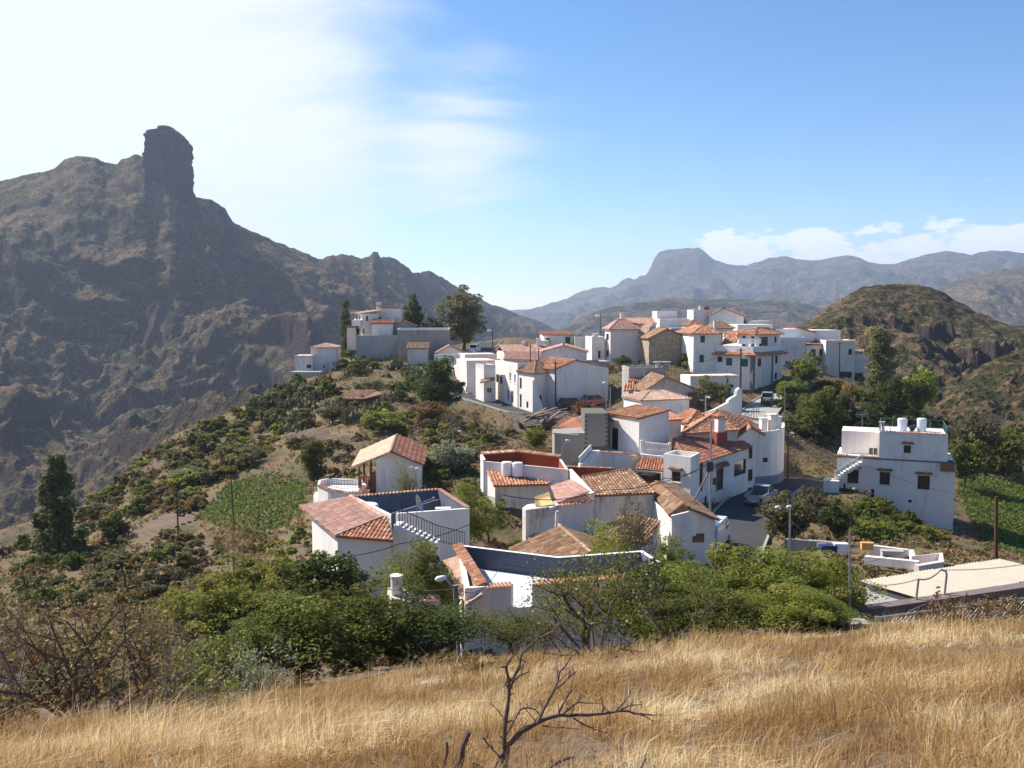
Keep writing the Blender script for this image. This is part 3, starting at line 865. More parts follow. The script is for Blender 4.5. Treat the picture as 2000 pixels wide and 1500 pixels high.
        if style in ('dark', 'white', 'hood'):
            sm = MB(); q0, q1 = a0 - .06, a1 + .06
            vs = [pt(q0, b0 - .08, 0.02), pt(q1, b0 - .08, 0.02), pt(q1, b0 - .08, -.09), pt(q0, b0 - .08, -.09), pt(q0, b0 - .012, 0.02), pt(q1, b0 - .012, 0.02), pt(q1, b0 - .012, -.09), pt(q0, b0 - .012, -.09)]
            sm.mesh(vs, [(3, 2, 1, 0), (4, 5, 6, 7), (0, 1, 5, 4), (1, 2, 6, 5), (2, 3, 7, 6), (3, 0, 4, 7)])
            sm.build('sill', 'white', win)
        if style == 'hood':                          # little tiled hood over the window
            tm = MB()
            for i in range(max(3, int((w + .5) / .2))):
                u = a0 - .25 + .2 * i + .1
                one_tile(tm, Vector(pt(u, b1 + .22, -.36)), Vector(pt(u, b1 + .36, 0.0)), Vector((e.x, e.y, 0)), Vector((nrm.x * .3, nrm.y * .3, .95)), 0.19)
            vs = [pt(a0 - .25, b1 + .2, -.34), pt(a1 + .25, b1 + .2, -.34), pt(a1 + .25, b1 + .34, -.003), pt(a0 - .25, b1 + .34, -.003), pt(a0 - .25, b1 + .15, -.003), pt(a1 + .25, b1 + .15, -.003)]
            tm.mesh(vs, [(0, 1, 2, 3), (5, 4, 3, 2), (0, 4, 5, 1), (0, 3, 4), (1, 5, 2)], 0, 0.1)
            tm.build('window_hood', 'tile_brown', win, kind='stuff')
    def parapet(s, poly, z0, z1, t=0.2, edges=None, m='white', inner=None, gaps=None):
        n = len(poly); q = inset(poly, t)
        for i in (range(n) if edges is None else edges):
            p0, p1, q0, q1 = [V2(v) for v in (poly[i], poly[(i + 1) % n], q[i], q[(i + 1) % n])]
            for a, b in (gaps or {}).get(i, [(0, 1)]):
                A, B, Cc, Dd = p0.lerp(p1, a), p0.lerp(p1, b), q0.lerp(q1, b), q0.lerp(q1, a)
                mb = MB()
                vs = [(v.x, v.y, z) for z in (z0, z1) for v in (A, B, Cc, Dd)]
                for k, f in enumerate([(0, 1, 5, 4), (1, 2, 6, 5), (2, 3, 7, 6), (3, 0, 4, 7), (4, 5, 6, 7)]):
                    mb.mesh(vs, [f], 1 if k == 2 else 0)
                mb.build('parapet', [m, inner or m], s.root)
    def roof(s, planes, m, ridges=(), pitch=0.26, th=0.10, name='roof', row=0.42):
        """planes: outlines with the eave's two points first; a slab under each and tiles on top"""
        sl = MB(); tl = MB()
        for pts in planes:
            pts = [Vector(p) for p in pts]
            lo = [p - Vector((0, 0, th)) for p in pts]; hi = [p - Vector((0, 0, 0.005)) for p in pts]
            n = len(pts)
            sl.mesh(lo + hi, [tuple(range(n - 1, -1, -1)), tuple(range(n, 2 * n))] + [(i, (i + 1) % n, n + (i + 1) % n, n + i) for i in range(n)], 0, 0.15)
            tile_plane(tl, pts, pitch, row)
        for a, b in ridges: tile_ridge(tl, Vector(a) + Vector((0, 0, .03)), Vector(b) + Vector((0, 0, .03)))
        o = sl.build(name, m, s.root)
        tl.build('roof_tiles', m, o, kind='stuff')
        return o
    def gable(s, poly, ze, rise, axis, m, over=0.3, pitch=0.28, fr=0.5):
        a, b, c, d = [Vector((p[0], p[1], ze)) for p in poly]
        if axis == 0: a, b, c, d = b, c, d, a            # ridge runs parallel to edge 0
        # ridge from the middle of a-b to the middle of d-c
        v = (d - a).normalized(); u = (b - a).normalized()
        a, b, c, d = a - v * over, b - v * over, c + v * over, d + v * over
        r0 = a.lerp(b, fr) + Vector((0, 0, rise)); r1 = d.lerp(c, fr) + Vector((0, 0, rise))
        def ext(e_, r_):
            k = (e_ - r_); k = k * (over / max(.3, Vector((k.x, k.y)).length)); return e_ + k
        up = Vector((0, 0, 0.11))
        L0, L1, R0, R1 = ext(a, r0) + up, ext(d, r1) + up, ext(b, r0) + up, ext(c, r1) + up
        r0 += up; r1 += up
        return s.roof([[L1, L0, r0, r1], [R0, R1, r1, r0]], m, [(r0, r1)], pitch)
    def hip(s, poly, ze, rise, m, over=0.3, pitch=0.28, ridge=None):
        q = [Vector((p[0], p[1], ze + .1)) for p in inset(poly, -over)]
        a, b, c, d = q
        if (b - a).length >= (d - a).length:
            k = min(0.5, (d - a).length / (b - a).length * 0.5)
            r0 = (a + d) / 2; r1 = (b + c) / 2; e0 = r0.lerp(r1, k) + Vector((0, 0, rise)); e1 = r1.lerp(r0, k) + Vector((0, 0, rise))
            pl = [[a, b, e1, e0], [b, c, e1], [c, d, e0, e1], [d, a, e0]]
        else:
            k = min(0.5, (b - a).length / (d - a).length * 0.5)
            r0 = (a + b) / 2; r1 = (d + c) / 2; e0 = r0.lerp(r1, k) + Vector((0, 0, rise)); e1 = r1.lerp(r0, k) + Vector((0, 0, rise))
            pl = [[a, b, e0], [b, c, e1, e0], [c, d, e1], [d, a, e0, e1]]
        rd = [(a, e0), (d, e0 if len(pl[3]) == 3 else e1), (b, e1 if len(pl[0]) == 4 else e0), (c, e1)]
        if (e1 - e0).length > 0.3: rd.append((e0, e1))
        return s.roof(pl, m, rd, pitch)
    def shed(s, poly, zlow, zhigh, low, m, over=0.25, pitch=0.28):
        """single slope; low = index of the eave edge"""
        n = len(poly); q = inset(poly, -over)
        o = [(low + k) % n for k in range(n)]
        z = [zlow, zlow, zhigh, zhigh]
        pts = [(q[i][0], q[i][1], z[k] + .1) for k, i in enumerate(o)]
        return s.roof([pts], m, (), pitch)
    def coping(s, A, B, wid=0.42, pitch=0.22, m='tile_orange', drop=0.10, single=False):
        """a row of half-round tiles laid across the top of a wall from A to B, falling to the outside (right of A to B)"""
        A = Vector(A); B = Vector(B); d = B - A; L = d.length; u = d.normalized()
        out = Vector((u.y, -u.x, 0)).normalized()
        n = max(1, int(L / pitch)); nn = Vector((out.x * .2, out.y * .2, .98))
        if single:
            base = MB(); one_tile(base, out * (wid * .5) - Vector((0, 0, drop)), -out * (wid * .5), u, nn, pitch * 0.95, 0.03, 5)
            org = Vector(ORIGIN[s.root.name]); first = None
            for i in range(n):
                if first is None: ob = first = base.build('coping_tile', m, None)
                else: ob = first.copy(); COL.objects.link(ob)
                ob.parent = s.root; ob.location = A + d * ((i + .5) / n) + Vector((0, 0, .02)) - org
            return
        mb = MB()
        for i in range(n):
            c = A + d * ((i + .5) / n) + Vector((0, 0, .02))
            one_tile(mb, c + out * (wid * .5) - Vector((0, 0, drop)), c - out * (wid * .5), u, nn, pitch * 0.95, 0.03)
        return mb.build('coping_tiles', m, s.root, kind='stuff')
    def box(s, name, c, sz, yaw, m, parent=None):
        mb = MB(); mb.box(c, sz, yaw); return mb.build(name, m, parent or s.root)
    def railing(s, pts, h=0.95, gap=0.14, m='metal_dark', r=0.014, name='railing'):
        mb = MB()
        for A, B in zip(pts, pts[1:]):
            A = Vector(A); B = Vector(B); n = max(2, int((B - A).length / gap))
            mb.bar(A + Vector((0, 0, h)), B + Vector((0, 0, h)), .04); mb.bar(A + Vector((0, 0, .08)), B + Vector((0, 0, .08)), .03)
            for i in range(n + 1):
                q = A.lerp(B, i / n); mb.bar(q, q + Vector((0, 0, h)), r * 2)
        return mb.build(name, m, s.root)
    def chimney(s, c, sz, h, m='white', yaw=0.0, cap=True):
        mb = MB(); mb.box(c, (sz, sz, h), yaw); o = mb.build('chimney', m, s.root)
        if cap:
            k = MB(); k.box((c[0], c[1], c[2] + h), (sz * 1.3, sz * 1.3, .07), yaw); k.build('chimney_cap', m, o)
        return o
def cover(p3, pts):                 # heights of plan points pts on the plane through three points
    a, b, c = [Vector(p) for p in p3]; n = (b - a).cross(c - a)
    return [(q[0], q[1], a.z - (n.x * (q[0] - a.x) + n.y * (q[1] - a.y)) / n.z) for q in pts]
def on_plane(p3, px, py):
    a, b, c = [Vector(p) for p in p3]; n = (b - a).cross(c - a); d = ray_dir(px, py)
    return d * (a.dot(n) / d.dot(n))
# ------------------------------------------------------------------ the houses, nearest first
def xy(p): return (p[0], p[1])
UP = Vector((0, 0, 1))

# ---- white terrace house just below the grass slope
zt = -12.24
pl = [xy(Pz(908,1149,zt)), xy(Pz(1262,1124,zt)), xy(Pz(1290,1097,zt)), xy(Pz(1255,1075,zt)), xy(Pz(1090,1087,zt)), xy(Pz(893,1063,zt))]
h = House('terrace_house', 'white flat-roofed house with dark slate terrace walls just below the golden grass', pl[0])
zf = zt - 1.05
h.block(pl, zf, 'white', z0=-19, wins=[(0,924,1195,932,1220,'brown'),(0,1010,1205,1030,1230,'dark')], cap=False)
mb = MB(); mb.face([(p[0], p[1], zf - .004) for p in pl]); mb.build('terrace_floor', 'terrace_floor', h.root)
h.parapet(pl, zf, zt, 0.22, m='white', inner='slate_paint', gaps={0: [(0.0, 0.245), (0.36, 1.0)]}, edges=[0, 1, 2, 3, 4])
h.parapet(pl, zf, zt, 0.22, m='white', inner='slate_paint', edges=[5])
A0, A1 = Vector((*pl[0], zt)), Vector((*pl[1], zt))
ins = inset(pl, .11); B0, B1 = Vector((*ins[0], zt)), Vector((*ins[1], zt))
h.coping(B0.lerp(B1, .10), B0.lerp(B1, .245), .46, .17, 'tile_orange', single=True)
h.coping(B0.lerp(B1, .36), B0.lerp(B1, .985), .46, .17, 'tile_orange', single=True)
q0, q1 = Pz(951,1137,zt + .16), Pz(902,1061,zt + .16)
q2, q3 = Pz(884,1066,zt - .02), Pz(933,1146,zt - .02)
h.roof([[q2, q3, q0, q1]], 'tile_orange', (), .17, .08, 'upper_skirt_roof', .3)
q0, q1 = Pz(943,1162,zt - .22), Pz(896,1086,zt - .22)
q2, q3 = Pz(866,1096,zt - .62), Pz(912,1181,zt - .62)
h.roof([[q2, q3, q0, q1]], 'tile_pale', (), .17, .10, 'lower_skirt_roof', .3)
# side annex with a round white chimney, half hidden by the orange trees
pl = rect(764,1185,40,12,860,2.2)
h = House('garden_annex', 'low white annex with round chimney behind the dark orange tree', pl[0], 'outbuilding')
za = zat(pl[0], 1176)
h.block(pl, za, 'white', z0=-18)
h.coping((*pl[0], za), (*pl[1], za), .4, .18, 'tile_red')
c = P(775,1158,41); mb = MB(); mb.lathe((c.x, c.y, za - .1), [(.27, 0), (.27, c.z - za + .82), (.30, c.z - za + .84), (.30, c.z - za + .93), (.2, c.z - za + .95)], 20); mb.build('chimney', 'white', h.root, False)

# ---- house with the pink tiled roof and slate terrace on the left
zt = -11.42; ze = -12.2
R1, R2 = Pz(685,970,zt), Pz(748,1010,zt)
E1, E2, E3 = Pz(584,988,ze), Pz(655,1047,ze), Pz(768,1056,ze)
Pa, Pb, Pc = Pz(777,1003,zt), Pz(917,993,zt), Pz(858,955,zt)
h = House('terrace_house', 'white house with broad pink tiled roof and slate roof terrace', xy(E2))
def tow(p, q, d):
    v = Vector((q[0] - p[0], q[1] - p[1])); v.normalize(); return (p[0] + v.x * d, p[1] + v.y * d)
cen = (R1 + R2 + E1 + E2) / 4
W1 = Pz(609,1004,ze - .05); W2 = Pz(659,1045,ze - .05); W3 = Pz(764,1053,ze - .05)
lp = [xy(W1), xy(W2), xy(W3), (R2.x + .35, R2.y + .1), (R2.x, R2.y), xy(R1)]
h.block(lp, ze - .06, 'white', z0=-19, wins=[(1,645,1065,652,1086,'brown'),(1,663,1083,663.5,1084,'brown')], tops=[ze - .06, ze - .06, ze - .06, ze - .06, zt - .1, zt - .1])
h.roof([[E1, E2, R2, R1]], 'tile_pink', [(R1, R2), (E2, R2)], .22, .1, 'roof', .4)
h.roof([[E2, E3, R2 + Vector((.25, 0, 0)), R2]], 'tile_orange', (), .22, .1, 'hip_roof', .36)
tp = [(R2.x + .4, R2.y + .3), xy(Pa), xy(Pb), xy(Pc), (R1.x, R1.y + .1)]
zf = zt - 1.25
h.block(tp, zf, 'white', z0=-19, cap=False)
mb = MB(); mb.face([(p[0], p[1], zf - .004) for p in tp]); mb.build('terrace_floor', 'terrace_floor', h.root)
h.parapet(tp, zf, zt, .2, edges=[1, 2, 3, 4], m='white', inner='slate_paint')
i2 = inset(tp, .1)
h.coping((*i2[2], zt), (*i2[3], zt), .34, .22, 'tile_pink', .05); h.coping((*i2[3], zt), (*i2[4], zt), .34, .22, 'tile_red', .05)
D0, D1 = Pz(812,985,zt - .3), Pz(856,972,zt - .3); D0 = D1 + (D0 - D1) * 2.2
mb = MB(); mb.bar(Vector((D0.x, D0.y, zt - .9)), Vector((D1.x, D1.y, zt - .9)), .16, 1.0); mb.build('terrace_divider', 'slate_paint', h.root)
c = P(715,976,53.4); mb = MB(); mb.lathe((c.x, c.y, zf), [(.7, 0), (.72, 1.1), (.66, 1.2), (.25, 1.26)], 20); mb.build('water_tank', 'plastic_white', h.root)
c = P(864,994,52.6); h.box('cooler_box', (c.x, c.y + .5, zf), (.9, .5, 1.05), .1, 'plastic_white')
# outside stair with railing along the terrace wall
n = 9; S0 = P(779,1022,49.6); S1 = P(850,1056,49.2)
st = MB()
for i in range(n):
    q = S0.lerp(S1, i / (n - 1)); st.box((q.x, q.y, q.z - 1.4), (.36, .95, 1.4), R(-8))
st.build('stair', 'white', h.root)
h.railing([S0 + Vector((-.35, -.5, .0)), S0 + Vector((0.1, -.5, .0)), S1 + Vector((.2, -.5, .05)), S1 + Vector((1.6, .2, -.5))], .9, .16)
ant = thing('satellite_dish', 'grey mesh satellite dish on a pole on the slate terrace wall', 'satellite dish', tuple(P(813,1050,49.4)))
c = P(815,984,49.4); b = P(813,1050,49.4)
mb = MB(); mb.tube([b, c], .025, 6); mb.build('pole', 'metal_grey', ant)
mb = MB(); ax = Vector((.95, -.1, .35)).normalized(); sx = ax.cross(UP).normalized(); sy = sx.cross(ax)
rings = [[c + (sx * math.cos(a) + sy * math.sin(a)) * r * .5 + ax * (r * r * .13) for a in [2 * math.pi * k / 20 for k in range(20)]] for r in (.12, .45, .75, 1.0)]
vs = [p for r in rings for p in r]; mb.mesh(vs, [(i * 20 + k, i * 20 + (k + 1) % 20, (i + 1) * 20 + (k + 1) % 20, (i + 1) * 20 + k) for i in range(3) for k in range(20)] + [tuple(range(20))]); mb.build('dish', 'metal_grey', ant, True)
mb = MB(); mb.tube([c, c + ax * .95], .018, 5); mb.box(c + ax * .95 - Vector((0, 0, .06)), (.14, .14, .12)); mb.build('receiver_arm', 'metal_grey', ant)

# ---- gable house with timber balcony
zr = -12.2
h = House('gable_house', 'white gable house with bright orange roof and dark timber balcony', xy(P(763,960,78)))
r0, r1 = P(763,882,78), Pz(775,849,zr)
L0, L1 = Pz(688,912,-13.9), Pz(705,880,-13.9)
Q0, Q1 = Pz(827,908,-13.36), Pz(833,872,-13.36)
yb = 78.6
wl, wr = P(734,900,yb), P(823,900,yb)
bl = Vector((wl.x - .8, 88.2)); br = Vector((wr.x - .75, 88.2))
pl = [xy(wl), xy(wr), xy(br), xy(bl)]
zl = -13.25
mbz = cover([r0, Q0, Q1], [pl[1]])[0][2]
h.block(pl, zl, 'white', z0=-19.5, tops=[-13.0, mbz - .1, mbz - .1, -13.0], cap=False)
mb = MB(); mb.face([(*pl[0], -13.0), (*pl[1], mbz - .1), (r0.x, yb, r0.z - .12)]); mb.build('gable_wall', 'white', h.root)
h.roof([[L1, L0, r0, r1]], 'tile_pale', [(r0, r1)], .24); h.roof([[Q0, Q1, r1, r0]], 'tile_red', (), .24)  # same roof: the left slope's sunlit look is put into paler tile colour
bz = zat((wl.x, yb + 1), 948)
mb = MB(); x0, x1 = P(704,940,80).x, wl.x
mb.box(((x0 + x1) / 2, 82.5, bz - .2), (x1 - x0, 7.5, .2)); mb.build('balcony_floor', 'wood_mid', h.root)
for yy in (78.9, 81.5, 85.5):
    for xx in ((x0 + .1, x1 - .5) if yy < 80 else (x0 + .1,)):
        mb = MB(); mb.bar((xx, yy, -19), (xx, yy, -13.75 + (xx - x0) * .45), .16); mb.build('post', 'wood_dark', h.root)
mb = MB()
for i in range(10):
    mb.box((x0 + .1 + (x1 - x0 - .2) * i / 9, 78.85, bz), (.10, .04, .85))
mb.bar((x0, 78.85, bz + .9), (x1, 78.85, bz + .9), .08); mb.build('balcony_railing', 'brick_red', h.root)
mb = MB(); mb.face([(x1 - .003, 79.2, bz), (x1 - .003, 84, bz), (x1 - .003, 84, bz + 1.9), (x1 - .003, 79.2, bz + 1.9)]); mb.build('balcony_doors', 'wood_mid', h.root)
# curved garden terrace beside it
za = -15.05
pl = ccw([xy(Pz(*q, za)) for q in [(640,956),(672,962),(706,960),(716,948),(706,936),(640,934),(622,938),(620,947)]])
h2 = House('garden_terrace', 'curved white garden terrace with tile coping and green railing below the gable house', pl[0], 'terrace')
h2.block(pl, za - .5, 'white', z0=-20); h2.parapet(pl, za - .5, za, .2)
ii = inset(pl, .1)
for i in range(len(pl)):
    if ii[i][1] < 78.5 and ii[(i + 1) % len(pl)][1] < 78.8: h2.coping((*ii[i], za), (*ii[(i + 1) % len(pl)], za), .4, .24, 'tile_red')
h2.railing([Pz(640,952,za) + UP * .05, Pz(668,957,za) + UP * .05, Pz(700,955,za) + UP * .05], .75, .2, 'metal_green')
za = -16.6
pl = ccw([xy(Pz(*q, za)) for q in [(612,968),(622,978),(648,986),(690,984),(690,972),(640,966),(616,960)]])
h2.block(pl, za, 'pink_white', z0=-20, name='lower_wall')

# ---- the patched-together house in the middle
h = House('courtyard_house', 'white house with red-walled roof terrace and two pale water tanks', xy(P(965,1000,68)))
zt = -12.05
tp = ccw([xy(Pz(*q, zt)) for q in [(944,901),(1110,917),(1096,896),(1008,885),(938,890)]])
k0 = min(range(len(tp)), key=lambda i: (Vector(tp[i]) - Vector(xy(Pz(944,901,zt)))).length); tp = tp[k0:] + tp[:k0]
zf = zt - .85
h.block(tp, zf, 'white_old', z0=-18.6, cap=False)
mb = MB(); mb.face([(p[0], p[1], zf - .004) for p in tp]); mb.build('terrace_floor', 'terracotta_floor', h.root)
h.parapet(tp, zf, zt, .2, m='pink_white', inner='red_paint', edges=[0, 1])
h.parapet(tp, zf, zt + .12, .2, m='white_old', inner='red_paint', edges=[2, 3, 4])
ii = inset(tp, .1)
for a in (2, 3): h.coping((*ii[a], zt + .14), (*ii[(a + 1) % 5], zt + .14), .5, .25, 'tile_orange', -.06)
BL, BR, TL = P(965,949,68), Pz(1072,946,P(965,949,68).z), Pz(945,907,-12.55)
pln = [BL, BR, TL]; TR = on_plane(pln, 1078,935)
h.roof([[BL, BR, TR, TL]], 'tile_orange', (), .25, .12, 'roof', .4)
w0 = on_plane(pln, 967,945); w1 = on_plane(pln, 1070,943)
cb = cover(pln, [xy(w0), xy(w1), xy(TR), xy(TL)])
h.block([xy(w0), xy(w1), xy(TR), xy(TL)], 0, 'white_old', z0=-18.6, tops=[c[2] - .14 for c in cb], wins=[(0,975,975,986,983,'dark')])
# right wing roof that falls to the patio
e0, e1 = P(1076,950,67.5), P(1090,983,60.8)
t1, t0 = P(1157,977,61.8), P(1117,937,68.0)
e0.z -= .0
h.roof([[e0, e1, t1, t0]], 'tile_pink', (), .25, .1, 'wing_roof', .4)
h.roof([[P(1044,972,62), P(1046,989,60.0), P(1082,985,60.4), P(1070,963,64)]], 'sheet_yellow', (), .3, .06, 'patio_canopy', .8)
for c_, nm in ((P(990,903,70.6), 'water_tank'), (P(1011,906,70.3), 'water_tank')):
    mb = MB(); mb.lathe((c_.x, c_.y, zf), [(.42, 0), (.44, .5), (.42, zt - zf + .12), (.38, zt - zf + .2), (.1, zt - zf + .24)], 18); mb.build(nm, 'plastic_white', h.root)
# stained patio wall, rounded at the corner
za = P(1024,990,60).z
ptop = [(1020,992),(1027,996),(1060,992),(1096,986),(1160,979),(1160,972),(1090,978),(1030,985)]
pl = ccw([xy(Pz(*q, za)) for q in ptop])
h.block(pl, za, 'white_old', z0=-18.8, name='patio_wall')
h.coping(Pz(1096,986,za) + UP * .01, Pz(1160,979,za) + UP * .01, .4, .24, 'tile_orange')
# ---- brown-roofed barn next to it
h = House('old_barn', 'weathered brown tiled barn with stained white wall and bright side parapet', xy(P(1160,1020,64)), 'barn')
zr = -12.45
BL = P(1160,968,64); BR = Pz(1281,963,BL.z); TL = Pz(1137,932,zr); TR = Pz(1229,917,zr)
pln = [BL, BR, TL]; TR = on_plane(pln, 1229,917)
h.roof([[BL, BR, TR, TL]], 'tile_brown', [(BR, TR)], .26, .12, 'roof', .4)
back = [xy(TL + (TL - BL) * .9), xy(TR + (TR - BR) * .9)]
w0 = on_plane(pln, 1163,965); w1 = on_plane(pln, 1278,960)
zb = BL.z - .9
h.roof([[(*back[1], zb), (*back[0], zb), TL, TR]], 'tile_brown', [(TL, TR)], .26, .12, 'back_roof', .4)
h.block([xy(w0), xy(w1), xy(TR), back[1], back[0], xy(TL)], 0, 'white_old', z0=-18.8, tops=[BL.z - .1, BL.z - .1, TR.z - .15, zb - .15, zb - .15, TL.z - .15], cap=False)
pa, pb = P(1158,964,63.8), P(1114,916,68.6)
mb = MB(); bot = -15.0
d = (pb - pa); sd_ = Vector((-d.y, d.x, 0)).normalized() * -.13
vs = []
for q in (pa, pb):
    for s_ in (-1, 1): vs.append((q.x + sd_.x * s_, q.y + sd_.y * s_, bot)); vs.append((q.x + sd_.x * s_, q.y + sd_.y * s_, q.z))
mb.mesh(vs, [(0, 1, 3, 2), (4, 6, 7, 5), (0, 4, 5, 1), (2, 3, 7, 6), (1, 5, 7, 3)]); mb.build('side_parapet', 'white', h.root)
# the red strip wall behind the barn
a, b = P(1100,912,74.5), P(1200,916,73)
mb = MB(); mb.bar(a - UP * .55, b - UP * .55, .18, 1.1); mb.build('red_wall', 'red_paint', h.root)
h.coping(a + UP * .02, b + UP * .02, .44, .25, 'tile_orange', .04)
# ---- old roof right behind the terrace house
h = House('old_cottage', 'low cottage under a weathered brown hip roof behind the slate terrace', xy(P(1070,1090,53)), 'cottage')
zr = P(1092,1027,56).z
r0, r1 = Pz(1092,1027,zr), Pz(1154,1079,zr)
dv = (r1 - r0); sd_ = Vector((dv.y, -dv.x, 0)).normalized()
if sd_.x > 0: sd_ = -sd_
ln = 3.2; dz = 1.25
a, b = r0 + sd_ * ln - UP * dz, r1 + sd_ * ln - UP * dz
c, d = r1 - sd_ * ln - UP * dz, r0 - sd_ * ln - UP * dz
bk = r0 - dv.normalized() * 2.6 - UP * dz
h.roof([[a, b, r1, r0], [c, d, r0, r1]], 'tile_brown', [(r0, r1)], .25)
cor = [a, b, c, d]; ip = inset(ccw([xy(q) for q in cor]), .3)
h.block(ip, a.z - .05, 'white_old', z0=-19, cap=False)
a2, b2 = Pz(1000,1082,-14.75), Pz(1040,1044,-14.0)
h.roof([[P(1012,1078,57), P(1062,1078,56), P(1066,1047,59), P(1040,1045,59.5)]], 'tile_brown', (), .25, .1, 'lean_to_roof')
# lean-to roofs in front of the barn
h = House('lean_to_shed', 'low shed with brown tiled lean-to roof against the stained barn wall', xy(P(1190,1060,58)), 'shed')
rp = [P(1148,1048,59.5), P(1262,1062,57.5), P(1292,1016,61.2), P(1226,1002,62.6)]
pln = [rp[0], rp[1], rp[3]]; rp[2] = on_plane(pln, 1290,1018)
h.roof([rp], 'tile_brown', (), .25)
h.block(ccw([xy(p) for p in rp]), 0, 'white_old', z0=-19, tops=[p.z - .14 for p in (rp if ccw([xy(p) for p in rp])[1] == xy(rp[1]) else rp)], cap=False)

# ---- gable cottage beside the white van
h = House('street_cottage', 'small white gable cottage with brown tiles beside the parked van', xy(P(1346,1060,60)), 'cottage')
Yg = 59.6
r0 = P(1346,993,Yg); r1 = Pz(1281,941,r0.z)
L0, L1 = P(1307,1004,Yg - .1), Pz(1264,946,P(1307,1004,Yg - .1).z)
Q0, Q1 = P(1406,1016,Yg + .1), Pz(1322,948,P(1406,1016,Yg + .1).z)
L0.z -= .1; L1.z -= .1
h.roof([[L1, L0, r0, r1], [Q0, Q1, r1, r0]], 'tile_brown', [(r0, r1)], .24)
wl, wr = P(1312,1010,Yg + .15), P(1397,1020,Yg + .35)
bk = (r1 - r0).normalized() * 8.6
pl = [xy(wl), xy(wr), (wr.x + bk.x, wr.y + bk.y), (wl.x + bk.x, wl.y + bk.y)]
h.block(pl, 0, 'white', z0=-19.2, tops=[L0.z - .1, Q0.z - .1, Q0.z - .1, L0.z - .1], cap=False, wins=[(0,1352,1042,1376,1060,'garage')])
mb = MB(); mb.face([(*pl[0], L0.z - .1), (*pl[1], Q0.z - .1), (r0.x, r0.y + .22, r0.z - .1)]); mb.build('gable_wall', 'white', h.root)
q = P(1340,1022,59.0); mb = MB(); mb.bar(P(1318,1030,59), P(1352,1022,58.6), .3, 1.6); mb.build('garden_wall', 'white', h.root)

# ---- the large clustered house in the middle distance
h = House('clustered_house', 'large white house of stacked cubes with tiled hip roofs and balustrade', xy(P(1350,985,83)))
# unfinished concrete-block building on its left
hb = House('block_building', 'unfinished grey concrete-block building beside the white clustered house', xy(P(1100,900,90)), 'building')
Yb = 90.0
A, B, C_, D_ = P(1083,850,Yb), P(1142,850,Yb), P(1142,812,Yb), P(1187,806,Yb)
hb.block([(A.x, Yb), (B.x, Yb), (B.x, Yb + 5), (A.x, Yb + 5)], P(1100,846,Yb).z, 'grey_render', z0=-17)
x0, x1 = B.x, P(1187,806,Yb).x; z1 = P(1160,807,Yb).z; zb = P(1160,872,Yb).z
hb.block([(x0, Yb + .06), (x1, Yb + .06), (x1, Yb + 5), (x0, Yb + 5)], z1 - .02, 'mortar', z0=-17)
bm_ = MB(); bm_.box((0, 0, 0), (.47, .05, .195)); src = None; bw, bh = .5, .22
org = Vector(ORIGIN[hb.root.name]); rr = 0; z = z1 - .2
while z > zb:
    x = x0 + .25 + (bw / 2 if rr % 2 else 0)
    while x < x1 - .2:
        if src is None: ob = src = bm_.build('concrete_block', 'block')
        else:
            ob = src.copy(); COL.objects.link(ob)
        ob.parent = hb.root; ob.location = Vector((x, Yb + .045 + random.uniform(-.006, .006), z)) - org
        x += bw
    z -= bh; rr += 1
for v in ([P(1080,846,89.8), P(1130,850,89.8)],):
    mb = MB(); mb.bar(v[0], v[1], .35, .14); mb.build('roof_slab', 'concrete', hb.root)
hb.roof([[P(1076,836,93.6), P(1132,845,92.6), P(1146,815,98.5), P(1110,815,99.5)]], 'tile_orange', (), .28)
hb.roof([[P(1120,823,97), P(1190,822,96), P(1192,806,100), P(1140,806,101)]], 'tile_pink', (), .28, name='back_roof')
# corner tower with the balcony door
Yc = 88.0; A = P(1248,850,Yc)
pl = rect(1248,850,Yc,30,1306,('px',1186))
zt = zat(pl[0], 820)
h.block(pl, zt, 'white', z0=-17, wins=[(3,1194,836,1207,878,'open')], name='tower_wall')
ip = [(p[0], p[1]) for p in inset(pl, -.15)]
zr_ = [zt + .02, zt + .75, zt + .95, zt + .25]
h.roof([[(*ip[3], zt + .14), (*ip[0], zt + .14), (*ip[1], zt + .78), (*ip[2], zt + .78)]], 'tile_orange', (), .26, name='tower_roof')
mb = MB(); mb.face([(*pl[0], zt), (*pl[1], zt), (*pl[1], zt + .62)]); mb.face([(*pl[1], zt), (*pl[2], zt), (*pl[2], zt + .62), (*pl[1], zt + .62)]); mb.build('tower_gable', 'white', h.root)
mb = MB(); u = (Vector(pl[0]) - Vector(pl[3])).normalized(); nn = Vector((u.y, -u.x)); lf = Vector(pl[3])
for i in range(9):
    q = lf + u * (.25 + .19 * i); one_tile(mb, Vector((q.x + nn.x * .42, q.y + nn.y * .42, zt - .62)), Vector((q.x, q.y, zt - .42)), Vector((u.x, u.y, 0)), Vector((nn.x * .4, nn.y * .4, .9)), .19)
mb.build('door_hood', 'tile_brown', h.root, kind='stuff')
# terrace in front of the tower
zT = P(1232,893,86.5).z
tp = ccw([xy(Pz(*q, zT)) for q in [(1166,889),(1232,893),(1262,884),(1300,872),(1290,862),(1185,868)]])
k0 = min(range(len(tp)), key=lambda i: (Vector(tp[i]) - Vector(xy(Pz(1166,889,zT)))).length); tp = tp[k0:] + tp[:k0]
h.block(tp, zT - .05, 'white', z0=-18.6, name='terrace_wall')
h.parapet(tp, zT - .05, zT + .35, .2, edges=[0])
ii = inset(tp, .1)
h.coping((*ii[0], zT + .36), (*ii[1], zT + .36), .42, .24, 'tile_red'); h.coping((*ii[1], zT + .02), (*ii[2], zT + .02), .42, .24, 'tile_orange')
